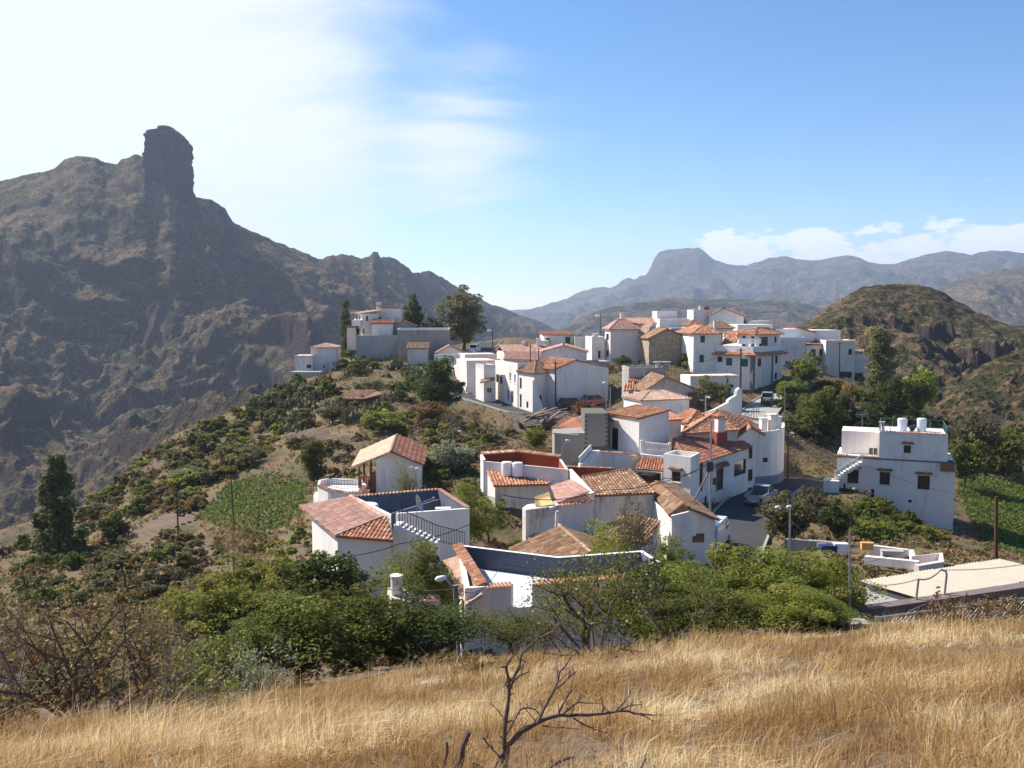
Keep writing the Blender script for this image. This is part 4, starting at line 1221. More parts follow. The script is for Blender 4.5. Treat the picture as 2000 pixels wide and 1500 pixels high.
# side stair with white balustrade left of the terrace
mb = MB(); s0, s1 = P(1163,880,87), P(1140,905,84.5)
for i in range(8):
    q = s0.lerp(s1, i / 7); mb.box((q.x, q.y, q.z - 2.2), (.9, .5, 2.2), R(20))
mb.build('side_stair', 'white', h.root)
mb = MB(); mb.bar(s0 + Vector((-.42, 0, .25)), s1 + Vector((-.42, 0, .25)), .1, .7); mb.build('stair_parapet', 'white', h.root)
# balustrade: rail, plinth and single balusters
b0, b1 = P(1253,884,87.0), P(1308,889,86.2); hb_ = 1.0
mb = MB(); mb.bar(b0 + UP * hb_, b1 + UP * hb_, .2, .12); mb.bar(b0 + UP * .04, b1 + UP * .04, .22, .12); rail = mb.build('balustrade', 'white', h.root)
mb = MB(); mb.lathe((0, 0, .08), [(.07, 0), (.05, .08), (.085, .3), (.05, .6), (.07, .85)], 8); src = None
for i in range(17):
    q = b0.lerp(b1, (i + .5) / 17)
    if src is None: ob = src = mb.build('baluster', 'white')
    else: ob = src.copy(); COL.objects.link(ob)
    ob.parent = rail; ob.location = q - Vector(ORIGIN[h.root.name])
for q in (b0, b1):
    mb = MB(); mb.box((q.x, q.y, q.z - .1), (.26, .26, 1.3)); mb.build('balustrade_post', 'white', h.root)
mb = MB(); mb.bar(b0 - UP * .18, b1 - UP * .18, 1.6, .3); mb.build('balcony_slab', 'white', h.root)
h.roof([[P(1241,916,83.6), P(1294,921,83.0), P(1295,893,86), P(1256,889,86.6)]], 'tile_red', (), .26, name='awning_roof')
mb = MB(); mb.bar(P(1241,918,83.6), P(1294,923,83.0), .12); mb.bar(P(1292,922,83.1), P(1292,955,83.1), .12); mb.build('awning_frame', 'frame_white', h.root)
# white cube with parapet
zt = P(1296,886,82).z
pl = ccw([xy(Pz(*q, zt)) for q in [(1296,886),(1349,893),(1367,884),(1318,879)]])
k0 = min(range(4), key=lambda i: (Vector(pl[i]) - Vector(xy(Pz(1296,886,zt)))).length); pl = pl[k0:] + pl[:k0]
h.block(pl, zt - .45, 'white', z0=-20, wins=[(0,1312,921,1329,941,'hood')], name='cube_wall'); h.parapet(pl, zt - .45, zt, .18)
# main wing along the street
F0, F1 = P(1350,910,82.2), P(1462,872,93)
ze = F0.z + .35
pl = [xy(F0), xy(F1), (F1.x - 2.6, F1.y + 4.2), (F0.x - 1.3, F0.y + 4.2)]
ze = zat(F1, 874)
h.block(pl, ze, 'white', z0=-20.5, wins=[(0,1361,905,1373,960,'door'),(0,1399,915,1413,958,'door'),(0,1434,899,1457,928,'open'),(0,1376,970,1381,985,'brown')], name='street_wall')
a, b, c, d = [Vector((*p, ze + .1)) for p in inset(pl, -.35)]
up_ = Vector((0, 0, 1.5)); e0 = d.lerp(c, .16) + up_; e1 = c + up_ 
h.roof([[a, b, e1, e0], [d, a, e0]], 'tile_red', [(a, e0)], .26, name='street_roof')
mb = MB(); c_ = P(1413,912,86.6); one = 0
h.roof([[P(1399,914,85.2), P(1425,908,87.2), P(1420,900,88.0), P(1402,906,86.4)]], 'tile_brown', (), .24, name='porch_roof')
# upper storey set back, with pyramid roofs
pl = [xy(P(1338,862,90)), xy(P(1438,878,93)), xy(P(1462,850,101)), xy(P(1350,838,99))]
zu = zat(pl[0], 848)
h.block(pl, zu, 'pink_white', z0=-16.5, name='upper_wall')
h.hip(pl, zu, 1.5, 'tile_orange', .35, .26)
pl2 = rect(1345,835,95.5,8,1392,4.5); z2 = zat(pl2[0], 829)
h.block(pl2, z2, 'pink_white', z0=-15, name='roof_room'); h.hip(pl2, z2, 1.15, 'tile_orange', .3, .26)
pl3 = rect(1305,835,93,14,1330,4); h.block(pl3, zat(pl3[0], 822), 'cream', z0=-15, name='stair_head')
q = [(*p, zat(pl3[0], 820)) for p in inset(pl3, -.2)]; h.roof([[q[0], q[1], Vector(q[2]) + UP * .6, Vector(q[3]) + UP * .6]], 'tile_orange', (), .26, name='stair_roof')
c_ = P(1405,866,90.2); mb = MB(); mb.box((c_.x, c_.y, c_.z), (1.15, 1.0, 1.15), .3); ch = mb.build('chimney', 'brick_red', h.root)
mb = MB(); mb.box((c_.x, c_.y, c_.z + 1.15), (.75, .7, 1.25), .3); mb.build('chimney_shaft', 'white', ch)
mb = MB(); zc = c_.z + 2.42
for k in range(4):
    a_ = .3 + k * math.pi / 2; u = Vector((math.cos(a_), math.sin(a_), 0)); w = Vector((-u.y, u.x, 0)); cc = Vector((c_.x, c_.y, zc))
    mb.box(cc + u * .3 + w * .3, (.12, .12, .35))
    mb.face([cc + u * .62 - w * .62 + UP * .35, cc + u * .62 + w * .62 + UP * .35, cc + UP * .72])
mb.build('chimney_cap', 'tile_red', ch)

# ---- white house with the rounded corner at the road bend
h = House('round_corner_house', 'white house with rounded corner and slate-blue plinth at the road bend', xy(P(1500,945,96)))
zt = P(1500,848,96).z
A = P(1440,900,93.4); cpts = [xy(A), xy(P(1475,900,95.2)), xy(P(1505,900,96.0)), xy(P(1518,900,96.8)), xy(P(1527,900,98.2)), xy(P(1531,900,100)), xy(P(1530,900,103)), xy(P(1470,900,103)), xy(P(1425,900,100))]
h.block(cpts, zt, 'white', z0=-20.3, wins=[(0,1459,871,1470,896,'open'),(1,1490,894,1500,903,'brown'),(0,1457,917,1470,940,'door')])
h.parapet(cpts, zt - .003, zt + .35, .22, edges=[1, 2, 3, 4, 5, 6])
zp = P(1500,930,96).z
ex = inset(cpts, -.03); mb = MB()
for i in range(1, 6):
    p, q = ex[i], ex[i + 1]; mb.face([(*p, -20.3), (*q, -20.3), (*q, zp + .3 * (3 - i) * .1), (*p, zp + .3 * (3 - i) * .1)])
mb.build('plinth', 'blue_plinth', h.root)
h.gable([cpts[0], xy(P(1490,900,95.7)), xy(P(1478,900,103)), cpts[8]], zt - .02, .9, 1, 'tile_orange', .25, .26)
mb = MB(); mb.face([(*cpts[0], zt), (*xy(P(1490,900,95.7)), zt), (*[(a + b) / 2 for a, b in zip(cpts[0], xy(P(1490,900,95.7)))], zt + .85)]); mb.build('gable_wall', 'white', h.root)
for x_, y_, s_, t_ in ((1490,850,.65,1.1),(1508,850,.75,1.5),(1518,850,.6,1.25)):
    q = P(x_, y_, 98.5); h.chimney((q.x, q.y, zt - .02), s_, t_ + .3, 'white', .2)
c_ = P(1470,900,95); 

# ---- white house with two roof tanks on the right
zb_ = -15.6
G0, G1 = Pz(1635,893,zb_), Pz(1850,905,zb_)
u = (G1 - G0).normalized(); v = Vector((-u.y, u.x, 0))
h = House('tank_house', 'white two-storey house with two grey roof tanks above the potato field', xy(G0))
G2 = G0 + u * ((G1 - G0).length + .75)
pl = [xy(G0), xy(G2), xy(G2 + v * 7.5), xy(G0 + v * 7.5)]
h.block(pl, zb_, 'white', z0=-25, wins=[(0,1655,917,1677,944,'hood'),(0,1718,922,1738,947,'hood'),(0,1792,929,1816,956,'hood'),(0,1774,976,1781,982,'brown'),(0,1701,955,1707,978,'brown'),(0,1647,945,1651,962,'door')])
mb = MB(); mb.bar(G0 - v * .03 + UP * .08, G2 - v * .03 + UP * .08, .1, .14); mb.build('string_course', 'plinth', h.root)
H0 = G0 + u * along(G0, math.atan2(u.y, u.x), 1716, zb_)
w1 = (G1 - H0).length
pu = [xy(H0 + v * .02), xy(H0 + u * w1 + v * .02), xy(H0 + u * w1 + v * 7), xy(H0 + v * 7)]
zt = zat(pu[0], 842)
h.block(pu, zt - .3, 'white', z0=zb_ - .2, wins=[(0,1765,870,1779,885,'hood')], name='upper_wall'); h.parapet(pu, zt - .3, zt, .2, edges=[0, 3])
ii = inset(pu, .1); h.coping((*ii[0], zt), (*ii[1], zt), .42, .24, 'tile_orange')
h.railing([(*ii[1], zt - .3), (*ii[2], zt - .3), (*ii[3], zt - .3), (*ii[0], zt - .3)], .9, 1.2, 'metal_green', .02, 'roof_rail')
for px_ in (1762, 1800):
    q = P(px_, 840, 96.5); mb = MB(); mb.lathe((q.x, q.y, zt - .3), [(.44, 0), (.46, .5), (.48, 1.0), (.5, 1.28), (.42, 1.38), (.1, 1.42)], 20); mb.build('water_tank', 'tank_grey', h.root, False)
q = P(1782,838,96.6); mb = MB(); mb.tube([q + Vector((-.3, 0, .1)), q + Vector((.3, 0, .3))], .2, 10); mb.tube([q + Vector((-.25, 0, -.3)), q + Vector((.25, 0, .1))], .15, 10); mb.build('pump', 'metal_dark', h.root)
q = Vector((*pu[0], zt)); mb = MB(); mb.box(q + u * .4 + v * .3, (.12, .3, .8), math.atan2(u.y, u.x)); mb.box(q + u * .0 + v * .3, (.12, .3, .8), math.atan2(u.y, u.x)); mb.box(q + u * .2 + v * .3 + UP * .8, (.6, .36, .16), math.atan2(u.y, u.x)); mb.build('chimney', 'cream', h.root)
# back terrace room and its low parapets
pr = [xy(G0 + v * 3 + u * .3), xy(H0 + v * 3), xy(H0 + v * 7), xy(G0 + v * 7 + u * .3)]
h.block(pr, zat(pr[0], 841), 'white', z0=zb_ - .2, wins=[(0,1696,874,1717,889,'white')], name='terrace_room')
h.parapet([xy(G0), xy(H0), xy(H0 + v * 2.9), xy(G0 + v * 2.9)], zb_, zb_ + .3, .2, edges=[0, 3])
h.coping(G0 + v * .1 + UP * .3, G0 + v * .1 + u * 1.1 + UP * .3, .4, .24); h.coping(G0 + v * .1 + u * 2.2 + UP * .3, H0 + v * .1 + UP * .3, .4, .24)
# outside stair on the left end
st = MB(); s1 = P(1680,902,94.0); s0 = P(1628,934,94.6)
for i in range(10):
    q = s0.lerp(s1, i / 9); st.box((q.x, q.y, q.z - .35), (.42, 1.0, .35), math.atan2(u.y, u.x))
st.build('stair', 'white', h.root)
mb = MB(); mb.bar(s0 + Vector((0, -.5, .8)), s1 + Vector((0, -.5, .8)), .07)
for i in range(6): q = s0.lerp(s1, i / 5) + Vector((0, -.5, 0)); mb.bar(q, q + UP * .8, .05)
mb.build('stair_rail', 'frame_white', h.root)
q = P(1624,944,94.3); mb = MB(); mb.box((q.x, q.y, q.z - 1.5), (1.5, 1.6, 1.9), math.atan2(u.y, u.x)); mb.build('stair_landing', 'white', h.root)
q = G1 + Vector((.35, .8, -.2)); mb = MB(); mb.box((q.x, q.y, q.z - .6), (1.3, 2.4, .8), math.atan2(u.y, u.x)); mb.build('side_balcony', 'wood_mid', h.root)

# ---- small house with pale hip roof, and the brown gable house behind it
h = House('pale_cottage', 'little white cottage with very pale pink hip roof in front of the brown gable', xy(P(1253,805,108)), 'cottage')
pl = rect(1253,795,108,20,1346,('px',1218)); zt = zat(pl[0], 784)
h.block(pl, zt, 'white', z0=-16.5); h.hip(pl, zt, .9, 'tile_pale', .2, .3)
q = P(1229,775,113); h.roof([[P(1218,763,113), P(1243,763,112.6), P(1241,749,114), P(1219,749,114)]], 'tile_orange', (), .3, name='small_roof')
h = House('brown_gable_house', 'brown tiled gable house with grey patched front in the village centre', xy(P(1300,790,121)))
pl = rect(1262,765,120,5,1362,9.5); zt = zat(pl[0], 763)
h.block(pl, zt, 'concrete', gables={0: (.36, 1.75), 2: (.64, 1.75)}, cap=False); h.gable(pl, zt, 1.75, 1, 'tile_brown', .35, .3, .36)
q = P(1297,745,123.5); h.chimney((q.x, q.y, q.z - .6), .5, 1.3, 'concrete')
h.box('doorway', P(1352,815,119.9), (1.2, .1, 3.2), .05, 'wood_dark')
hw = House('tiled_outbuilding', 'grey roof terrace with rubble and orange tiles behind the brown gable', xy(P(1240,745,128)), 'outbuilding')
pl = rect(1228,745,128,4,1300,5); zt = zat(pl[0], 718); hw.block(pl, zt - .5, 'concrete'); hw.parapet(pl, zt - .5, zt, .25, m='concrete')
hw.roof([[P(1226,745,127), P(1262,747,126.4), P(1272,732,129.5), P(1228,728,130)]], 'tile_orange', (), .3)
for px_ in (1286, 1301):
    q = P(px_, 716, 129.5); mb = MB(); mb.lathe((q.x, q.y, q.z - .4), [(.4, 0), (.42, .9), (.75, 1.0), (.75, 1.1), (.1, 1.15)], 14); mb.build('water_tank', 'concrete', hw.root)
hw = House('garden_wall_house', 'long low white house with tiled coping below the green-shuttered house', xy(P(1352,770,130)))
pl = rect(1348,765,129,10,1448,4); zt = zat(pl[0], 735)
hw.block(pl, zt, 'white', wins=[(0,1426,751,1433,757,'brown')]); hw.coping((*pl[0], zt), (*pl[1], zt), .55, .3, 'tile_red'); 

# ---- big white house with green shutters
h = House('shuttered_house', 'big white three-storey house with green shutters and laundry on its balcony', xy(P(1470,775,148)))
pa = rect(1354,700,152,6,1404,9); zA = zat(pa[0], 653)
h.block(pa, zA, 'white', wins=[(0,1368,655.5,1377,669,'green'),(0,1366,693,1375,708,'green')], z0=-16.5, name='tower_wall'); h.hip(pa, zA, 1.3, 'tile_orange', .4, .3)
pm = rect(1398,720,151,-10,1470,('px',1400))
A = P(1398,720,151.5); B = P(1470,720,147.0); C_ = P(1527,720,154.5)
pb = [xy(A), xy(B), xy(C_), (C_.x - 9, C_.y + 7), (A.x + 1, A.y + 9)]
zB = zat(B, 690)
h.block(pb, zB, 'white', z0=-17.5, wins=[(0,1401,696,1411,707,'brown'),(0,1418,699,1430,714,'green'),(0,1447,701,1461,716,'green'),(1,1480,700,1487,716,'brown'),(1,1514,695,1519,710,'brown'),(1,1513,728,1518,741,'brown')])
for p_, q_, w_ in ((B, B, .55), (C_.lerp(B, .35), None, .25)):
    mb = MB(); mb.box((p_.x, p_.y - .05, -17.5), (w_, w_, zB + 17.5 - .3), R(35)); mb.build('pilaster', 'plinth', h.root)
mb = MB(); zz = zat(B, 762); ex = inset(pb, -.03)
mb.face([(*ex[1], -17.5), (*ex[2], -17.5), (*ex[2], zz + .9), (*ex[1], zz)]); mb.face([(*V2(ex[0]).lerp(V2(ex[1]), .45), -17.5), (*ex[1], -17.5), (*ex[1], zz), (*V2(ex[0]).lerp(V2(ex[1]), .45), zz)]); mb.build('plinth', 'plinth', h.root)
ex = inset(pb, -.75); ix = inset(pb, .15)
h.roof([[(*ex[0], zB - .35), (*ex[1], zB - .35), (*ix[1], zB + .1), (*ix[0], zB + .1)], [(*ex[1], zB - .35), (*ex[2], zB - .35), (*ix[2], zB + .1), (*ix[1], zB + .1)]], 'tile_orange', [((*ex[1], zB - .3), (*ix[1], zB + .12))], .3, name='skirt_roof')
h.parapet(pb, zB + .12, zB + 1.05, .18, edges=[0, 1])
pu = [xy(A + Vector((3.9, 4.2, 0))), xy(B + Vector((1.2, 3.4, 0))), xy(C_ + Vector((-.3, .5, 0))), xy(C_ + Vector((-7, 6.8, 0))), xy(A + Vector((3.0, 8.4, 0)))]
zU = zat(B + Vector((0, 3, 0)), 655)
h.block(pu, zU, 'white', z0=zB - .2, wins=[(0,1449,656,1456,678,'open'),(0,1466,657,1474,678,'open'),(1,1483,658,1500,679,'open'),(1,1513,657,1517,669,'brown')], name='upper_wall')
rp = [Vector((*p, zU + .1)) for p in inset(pu, -.5)]
ap, aq = P(1478,640,153.5), P(1500,640,155); ap.z = aq.z = zU + 1.15
h.roof([[rp[0], rp[1], ap], [rp[1], rp[2], aq, ap], [rp[4], rp[0], ap]], 'tile_orange', [(rp[0], ap), (rp[1], ap), (rp[2], aq), (ap, aq)], .3, name='upper_roof')
h.roof([[P(1408,673,151.4), P(1440,668,151), P(1441,652,154), P(1421,651,154.5)]], 'tile_orange', (), .3, name='stair_roof')
mb = MB(); q = P(1415,690,152); mb.box((q.x + .9, q.y + 1.2, q.z - 1), (3.6, 2.0, 2.2), R(-10)); mb.build('stair_wall', 'white', h.root)
ln = thing('laundry_line', 'white sheets drying on the balcony of the green-shuttered house', 'laundry', tuple(P(1465,676,149.6)))
for i, (x0, x1, yb_) in enumerate(((1443,1456,672),(1457,1470,673),(1471,1487,671))):
    a, b = P(x0,660.5,149.5), P(x1,660.5,149.4); mb = MB(); n_ = 8
    for k in range(n_):
        p, q = a.lerp(b, k / n_), a.lerp(b, (k + 1) / n_); w0, w1 = math.sin(k * 1.7) * .08, math.sin((k + 1) * 1.7) * .08; hgt = a.z - zat(a, yb_)
        mb.face([(p.x, p.y + w0, p.z - hgt), (q.x, q.y + w1, q.z - hgt), q, p])
    mb.build('sheet', 'cloth_white', ln)
mb = MB(); mb.tube([P(1440,660.5,149.5), P(1490,660.5,149.4)], .015, 5); mb.build('clothes_line', 'wire', ln)

# ---- houses right of it
h = House('lilac_house', 'pale house with sloping red roof right of the green-shuttered house', xy(P(1560,700,165)))
pl = rect(1523,680,163,8,1573,7); zt = zat(pl[0], 659); h.block(pl, zt - .5, 'pink_white'); h.parapet(pl, zt - .5, zt, .2)
mb = MB(); mb.box((P(1540,662,166).x, 166, zt - .5), (4.5, .2, 1.9)); mb.build('blue_mural', 'plastic_white', h.root)
pl = rect(1554,665,168,5,1590,6); z1, z2 = zat(pl[0], 640), zat(pl[0], 650)
h.block(pl, 0, 'white', z0=-14, tops=[z1, z2, z2, z1], name='side_wall'); q = [(*p, z) for p, z in zip(inset(pl, -.25), (z1 + .15, z2 + .1, z2 + .1, z1 + .15))]; h.roof([[q[1], q[2], q[3], q[0]]], 'tile_red', (), .3)
h = House('balcony_house', 'pinkish house with shaded balcony and dark tiled canopy behind the pepper tree', xy(P(1600,720,168)))
pl = rect(1586,690,170,4,1641,7); h.block(pl, zat(pl[0], 645), 'pink_white')
pl = rect(1573,715,165,6,1614,5); zt = zat(pl[0], 674); h.block(pl, zt, 'white', wins=[(0,1584,682,1593,697,'brown'),(0,1600,682,1607,705,'door')], name='front_wall'); h.shed(pl, zt, zt + .6, 0, 'tile_brown', .35, .3)
h = House('end_house', 'cream house at the end of the ridge street beside the round hill', xy(P(1640,735,165)))
pl = rect(1612,720,163,-4,1669,8); zt = zat(pl[0], 668); h.block(pl, zt, 'cream', wins=[(0,1657,682,1664,693,'brown'),(0,1640,726,1664,738,'open')]); h.parapet(pl, zt - .003, zt + .3, .2); h.coping((*pl[0], zt + .31), (*pl[1], zt + .31), .5, .3, 'tile_pink')
pl = rect(1671,712,168,-12,1700,5); h.block(pl, zat(pl[0], 690), 'pink_white', name='side_wall'); h.shed(pl, zat(pl[0], 690), zat(pl[0], 684), 3, 'tile_pink', .2, .3)

# ---- hip-roofed house and the stone barn
h = House('hip_roof_house', 'tall white house with pinkish hip roof beside the stone barn', xy(P(1192,712,164)))
pl = rect(1192,700,164,9,1246,('px',1181)); zt = zat(pl[0], 644)
h.block(pl, zt, 'pink_white', wins=[(3,1184,652,1189,664,'brown'),(3,1184,684,1189,697,'brown')]); h.hip(pl, zt, 1.7, 'tile_pink', .4, .3)
pl = rect(1220,660,169,9,1281,6); zt = zat(pl[0], 633); h.block(pl, zt, 'pink_white', name='rear_wall'); h.gable(pl, zt, 1.0, 0, 'tile_pink', .2, .3)
q = P(1216,634,170); h.chimney((q.x, q.y, q.z), .9, 2.2, 'pink_white')
pl = rect(1156,690,166,9,1181,5); zt = zat(pl[0], 664); h.block(pl, zt, 'white', wins=[(0,1168,685,1173,700,'door')], name='annex_wall'); h.parapet(pl, zt - .003, zt + .6, .2)
q = P(1163,664,167); h.chimney((q.x, q.y, q.z - .8), .9, 1.9, 'white')
h = House('stone_barn', 'tan stone barn with bare gable wall and mossy roof', xy(P(1267,715,158)), 'barn')
pl = rect(1267,715,158,6,1341,('px',1250)); zt = zat(pl[0], 661)
h.block(pl, zt, 'stone', z0=-12.5, gables={0: (.47, 1.55), 2: (.53, 1.55)}, cap=False); h.gable(pl, zt, 1.55, 1, 'tile_brown', .3, .3, .47)
h.roof([[P(1244,651,166), P(1262,655,164), P(1278,634,166), P(1258,634,167)]], 'tile_pale', (), .3, name='rear_roof')

# ---- skyline houses at the back
h = House('skyline_cube', 'two stacked white cubes on the skyline above the stone barn', xy(P(1300,650,180)))
pl = rect(1288,650,182,3,1346,6); h.block(pl, zat(pl[0], 623), 'white'); pl2 = rect(1283,640,186,3,1322,5); h.block(pl2, zat(pl2[0], 608), 'pink_white', name='upper_wall')
pl = rect(1310,665,176,5,1345,5); h.block(pl, zat(pl[0], 641), 'concrete', name='front_wall')
h = House('skyline_gable', 'white gable house with orange roof highest on the skyline', xy(P(1400,650,187)))
pl = rect(1384,645,187,-8,1443,('px',1386)); A = P(1384,645,187); B = P(1452,645,184); pl = [xy(A), xy(B), (B.x + 2.2, B.y + 7), (A.x + 2.2, A.y + 7)]
zt = zat(A, 618); h.block(pl, zt, 'white', gables={0: (.42, 1.6), 2: (.58, 1.6)}, cap=False, wins=[(1,1453,620,1455,630,'brown')]); h.gable(pl, zt, 1.6, 1, 'tile_orange', .25, .3, .42)
pl = rect(1354,645,188,4,1386,5); h.block(pl, zat(pl[0], 605), 'pink_white', name='side_wall')
q = P(1367,606,189); h.chimney((q.x, q.y, q.z - .2), .4, 1.0, 'white'); q = P(1379,610,189); h.chimney((q.x, q.y, q.z - .5), 1.0, 1.6, 'brick_red', cap=False)
h = House('brown_skyline_house', 'low house with two small brown roofs below the skyline gable', xy(P(1370,660,176)))
pl = rect(1348,655,176,12,1376,4); zt = zat(pl[0], 637); h.block(pl, zt, 'pink_white'); h.hip(pl, zt, 1.0, 'tile_brown', .25, .3)
pl = rect(1392,660,174,6,1432,5); zt = zat(pl[0], 642); h.block(pl, zt, 'white_old', name='right_wall'); h.hip(pl, zt, 1.3, 'tile_brown', .3, .3)
q = P(1397,636,173); h.chimney((q.x, q.y, q.z - .6), .6, 1.6, 'cream')
h = House('flat_white_house', 'long flat white house on the skyline behind the laundry balcony', xy(P(1480,660,178)))
pl = rect(1440,655,176,4,1508,6); zt = zat(pl[0], 634); h.block(pl, zt, 'white'); pl2 = rect(1462,650,184,4,1510,5); h.block(pl2, zat(pl2[0], 627), 'cream', name='rear_wall')
h = House('veranda_house', 'small white house with flat red roof edge and green door at the village rear', xy(P(1090,690,195)))
pl = rect(1062,685,192,6,1118,6); zt = zat(pl[0], 655); h.block(pl, zt, 'white', wins=[(0,1066,660,1074,670,'open'),(0,1104,658,1114,674,'green')]); h.shed(pl, zt, zt + .5, 0, 'tile_red', .3, .32)
pl = rect(1054,690,189,6,1072,4); h.block(pl, zat(pl[0], 665), 'white', name='front_wall')
h = House('long_white_wall', 'long white garden wall with a beam behind the village street', xy(P(1150,690,180)), 'wall')
pl = rect(1122,690,186,2,1178,.4); h.block(pl, zat(pl[0], 658), 'white')
# ---- gable houses along the left street
h = House('street_gable_house', 'white gable house with peach roof above the parked blue car', xy(P(1085,795,133)))
A = P(1083,795,133); B = P(1188,780,138)
dvec = (B - A); dvec.z = 0; un = dvec.normalized(); vn = Vector((-un.y, un.x, 0))
pl = [xy(A), xy(B), xy(B + vn * 7), xy(A + vn * 7)]
zt = zat(A, 722); 
h.block(pl, zt, 'white', gables={0: (.37, 1.2), 2: (.63, 1.2)}, cap=False, tops=[zt, zt, zt, zt], wins=[(0,1091,788,1092,789,'brown')]); h.gable(pl, zt, 1.2, 1, 'tile_orange', .3, .3, .37)
h = House('long_street_house', 'long white street house with arched openings and small brown hip roof', xy(P(1043,797,132)))
A = P(1043,797,132); D = P(967,772,146); C_ = P(1084,790,137)
un = (C_ - A); un.z = 0; un.normalize()
mid = P(1012,786,137)
zt1 = zat(mid, 716); zt2 = zat(A, 735)
pl = [xy(A), xy(C_ + Vector((.3, .3, 0))), xy(C_ + Vector((-2.2, 6, 0))), xy(mid)]
h.block(pl, zt2 + .3, 'white', wins=[(0,1053,772,1058,790,'door'),(3,1015,738,1019,759,'open'),(3,1015,770,1019,796,'door'),(3,1028,784,1032,797,'door')]); h.hip(pl, zt2 + .3, 1.5, 'tile_brown', .3, .3)
mb = MB(); q = A + Vector((-.2, -.1, 0)); mb.mesh([(q.x, q.y, q.z - 1), (q.x + 1.9, q.y - .3, q.z - 1), (q.x, q.y, q.z + 4.2), (q.x, q.y + .3, q.z - 1), (q.x + 1.9, q.y + .05, q.z - 1), (q.x, q.y + .3, q.z + 4.2)], [(0, 1, 2), (5, 4, 3), (0, 2, 5, 3), (1, 4, 5, 2)]); mb.build('buttress', 'white', h.root)
pl = [xy(mid + Vector((-.1, -.05, 0))), xy(mid + Vector((5.0, 2.0, 0))), xy(D + Vector((6, 4, 0))), xy(D)]
h.block(pl, zt1 - .3, 'white', wins=[(3,995,728,998.5,744,'white'),(3,1004,731,1007.5,748,'white'),(3,969,731,974,747,'open'),(3,976,735,981,750,'open'),(3,991,762,994,782,'door'),(3,998,764,1003,787,'garage')], name='long_wall')
h.parapet(pl, zt1 - .303, zt1 + .5, .2, edges=[3, 0])
h.gable([xy(P(985,700,143)), xy(P(1052,702,141)), xy(P(1062,690,150)), xy(P(998,688,152))], zat(P(985,700,143), 703), 1.0, 0, 'tile_pink', .2, .3)
h = House('pink_gable_house', 'broad gable house with pinkish bare end wall behind the street houses', xy(P(1100,715,146)))
A = P(1050,720,146); B = P(1146,715,149); pl = [xy(A), xy(B), (B.x + .5, B.y + 8), (A.x + .5, A.y + 8)]
zt = zat(A, 690); h.block(pl, zt, 'pink_white', gables={0: (.52, 1.1), 2: (.48, 1.1)}, cap=False); h.gable(pl, zt, 1.1, 1, 'tile_pink', .3, .3, .52)
h.block(rect(1140,720,152,5,1190,4), zat(P(1150,720,152), 706), 'concrete', name='yard_wall')
h = House('rear_row_house', 'long low house with faded pink roof behind the street houses', xy(P(1010,690,165)))
pl = rect(985,695,164,14,1072,6); zt = zat(pl[0], 687); h.block(pl, zt, 'pink_white'); h.gable(pl, zt, 1.0, 0, 'tile_pink', .2, .3)
q = P(1022,672,168); h.chimney((q.x, q.y, q.z - .8), .6, 1.2, 'white'); q = P(1052,668,168); h.chimney((q.x, q.y, q.z - .8), .8, 1.4, 'white')
h = House('corner_row_house', 'plain white flat house at the left end of the street', xy(P(930,760,150)))
pl = rect(912,755,152,16,972,8); zt = zat(pl[0], 705); h.block(pl, zt, 'pink_white'); h.coping((*pl[0], zt), (*pl[1], zt), .4, .3, 'tile_red')
pl = rect(892,740,160,20,915,5); h.block(pl, zat(pl[0], 716), 'white', name='left_wall')
pl = rect(908,728,166,16,968,5); h.block(pl, zat(pl[0], 692), 'pink_white', name='rear_wall')
h = House('porch_house', 'small white house with pink top and broken porch on the street', xy(P(945,775,144)))
pl = rect(945,772,142,24,968,('px',929)); zt = zat(pl[0], 720); h.block(pl, zt, 'white', wins=[(0,951,757,961,768,'white')]); h.parapet(pl, zt - .003, zt + .6, .2, m='pink_white')
h.roof([[P(938,748,140), P(966,741,141.5), P(966,736,144), P(940,740,142.5)]], 'tile_brown', (), .3, name='porch_roof')

# ---- houses on the ridge at the left
h = House('balcony_villa', 'white two-storey villa with balcony beside the cypress on the left ridge', xy(P(700,690,188)))
pl = rect(708,685,189,22,740,('px',693)); zt = zat(pl[0], 613); 
h.block(pl, zt, 'white', z0=-13, wins=[(3,695.5,615,698,625,'brown'),(3,701,616,704,626,'brown'),(3,697,642,702,651,'brown'),(0,709,642,712,652,'brown'),(0,715,617,719,627,'brown')]); h.shed(pl, zt, zt + .6, 3, 'tile_pale', .7, .3)
q = P(693,635,187.5); mb = MB(); mb.box((q.x + .3, q.y + 2, q.z - .15), (1.7, 5.0, 1.2)); mb.build('balcony', 'white', h.root)
pl = rect(735,650,192,4,783,8); zt = zat(pl[0], 597); h.block(pl, zt - .6, 'white', z0=-13, wins=[(0,736,619,744,630,'brown')], name='rear_wall'); h.shed(pl, zt - .6, zt - .1, 1, 'tile_red', .2, .3)
q = P(740,600,193); h.chimney((q.x, q.y, q.z - 1), 1.0, 2.0, 'white')
pl = rect(678,690,191,4,696,5); h.block(pl, zat(pl[0], 640), 'cream', name='side_wall'); h.shed(pl, zat(pl[0], 640), zat(pl[0], 636), 0, 'tile_red', .2, .3)
h = House('villa_annex', 'low white annex with red roof in front of the balcony villa', xy(P(745,652,185)))
pl = rect(726,655,184,4,767,5); zt = zat(pl[0], 633); h.block(pl, zt, 'white', z0=-13); h.shed(pl, zt, zt + .9, 0, 'tile_red', .25, .3)
pl = rect(765,660,187,6,812,6); zt = zat(pl[0], 637); h.block(pl, zt, 'grey_render', z0=-13, gables={0: (.45, 1.1), 2: (.55, 1.1)}, cap=False, name='barn_wall'); h.gable(pl, zt, 1.1, 1, 'tile_red', .3, .3, .45)
h = House('ridge_retaining_wall', 'mottled grey retaining wall below the balcony villa', xy(P(735,690,182)), 'wall')
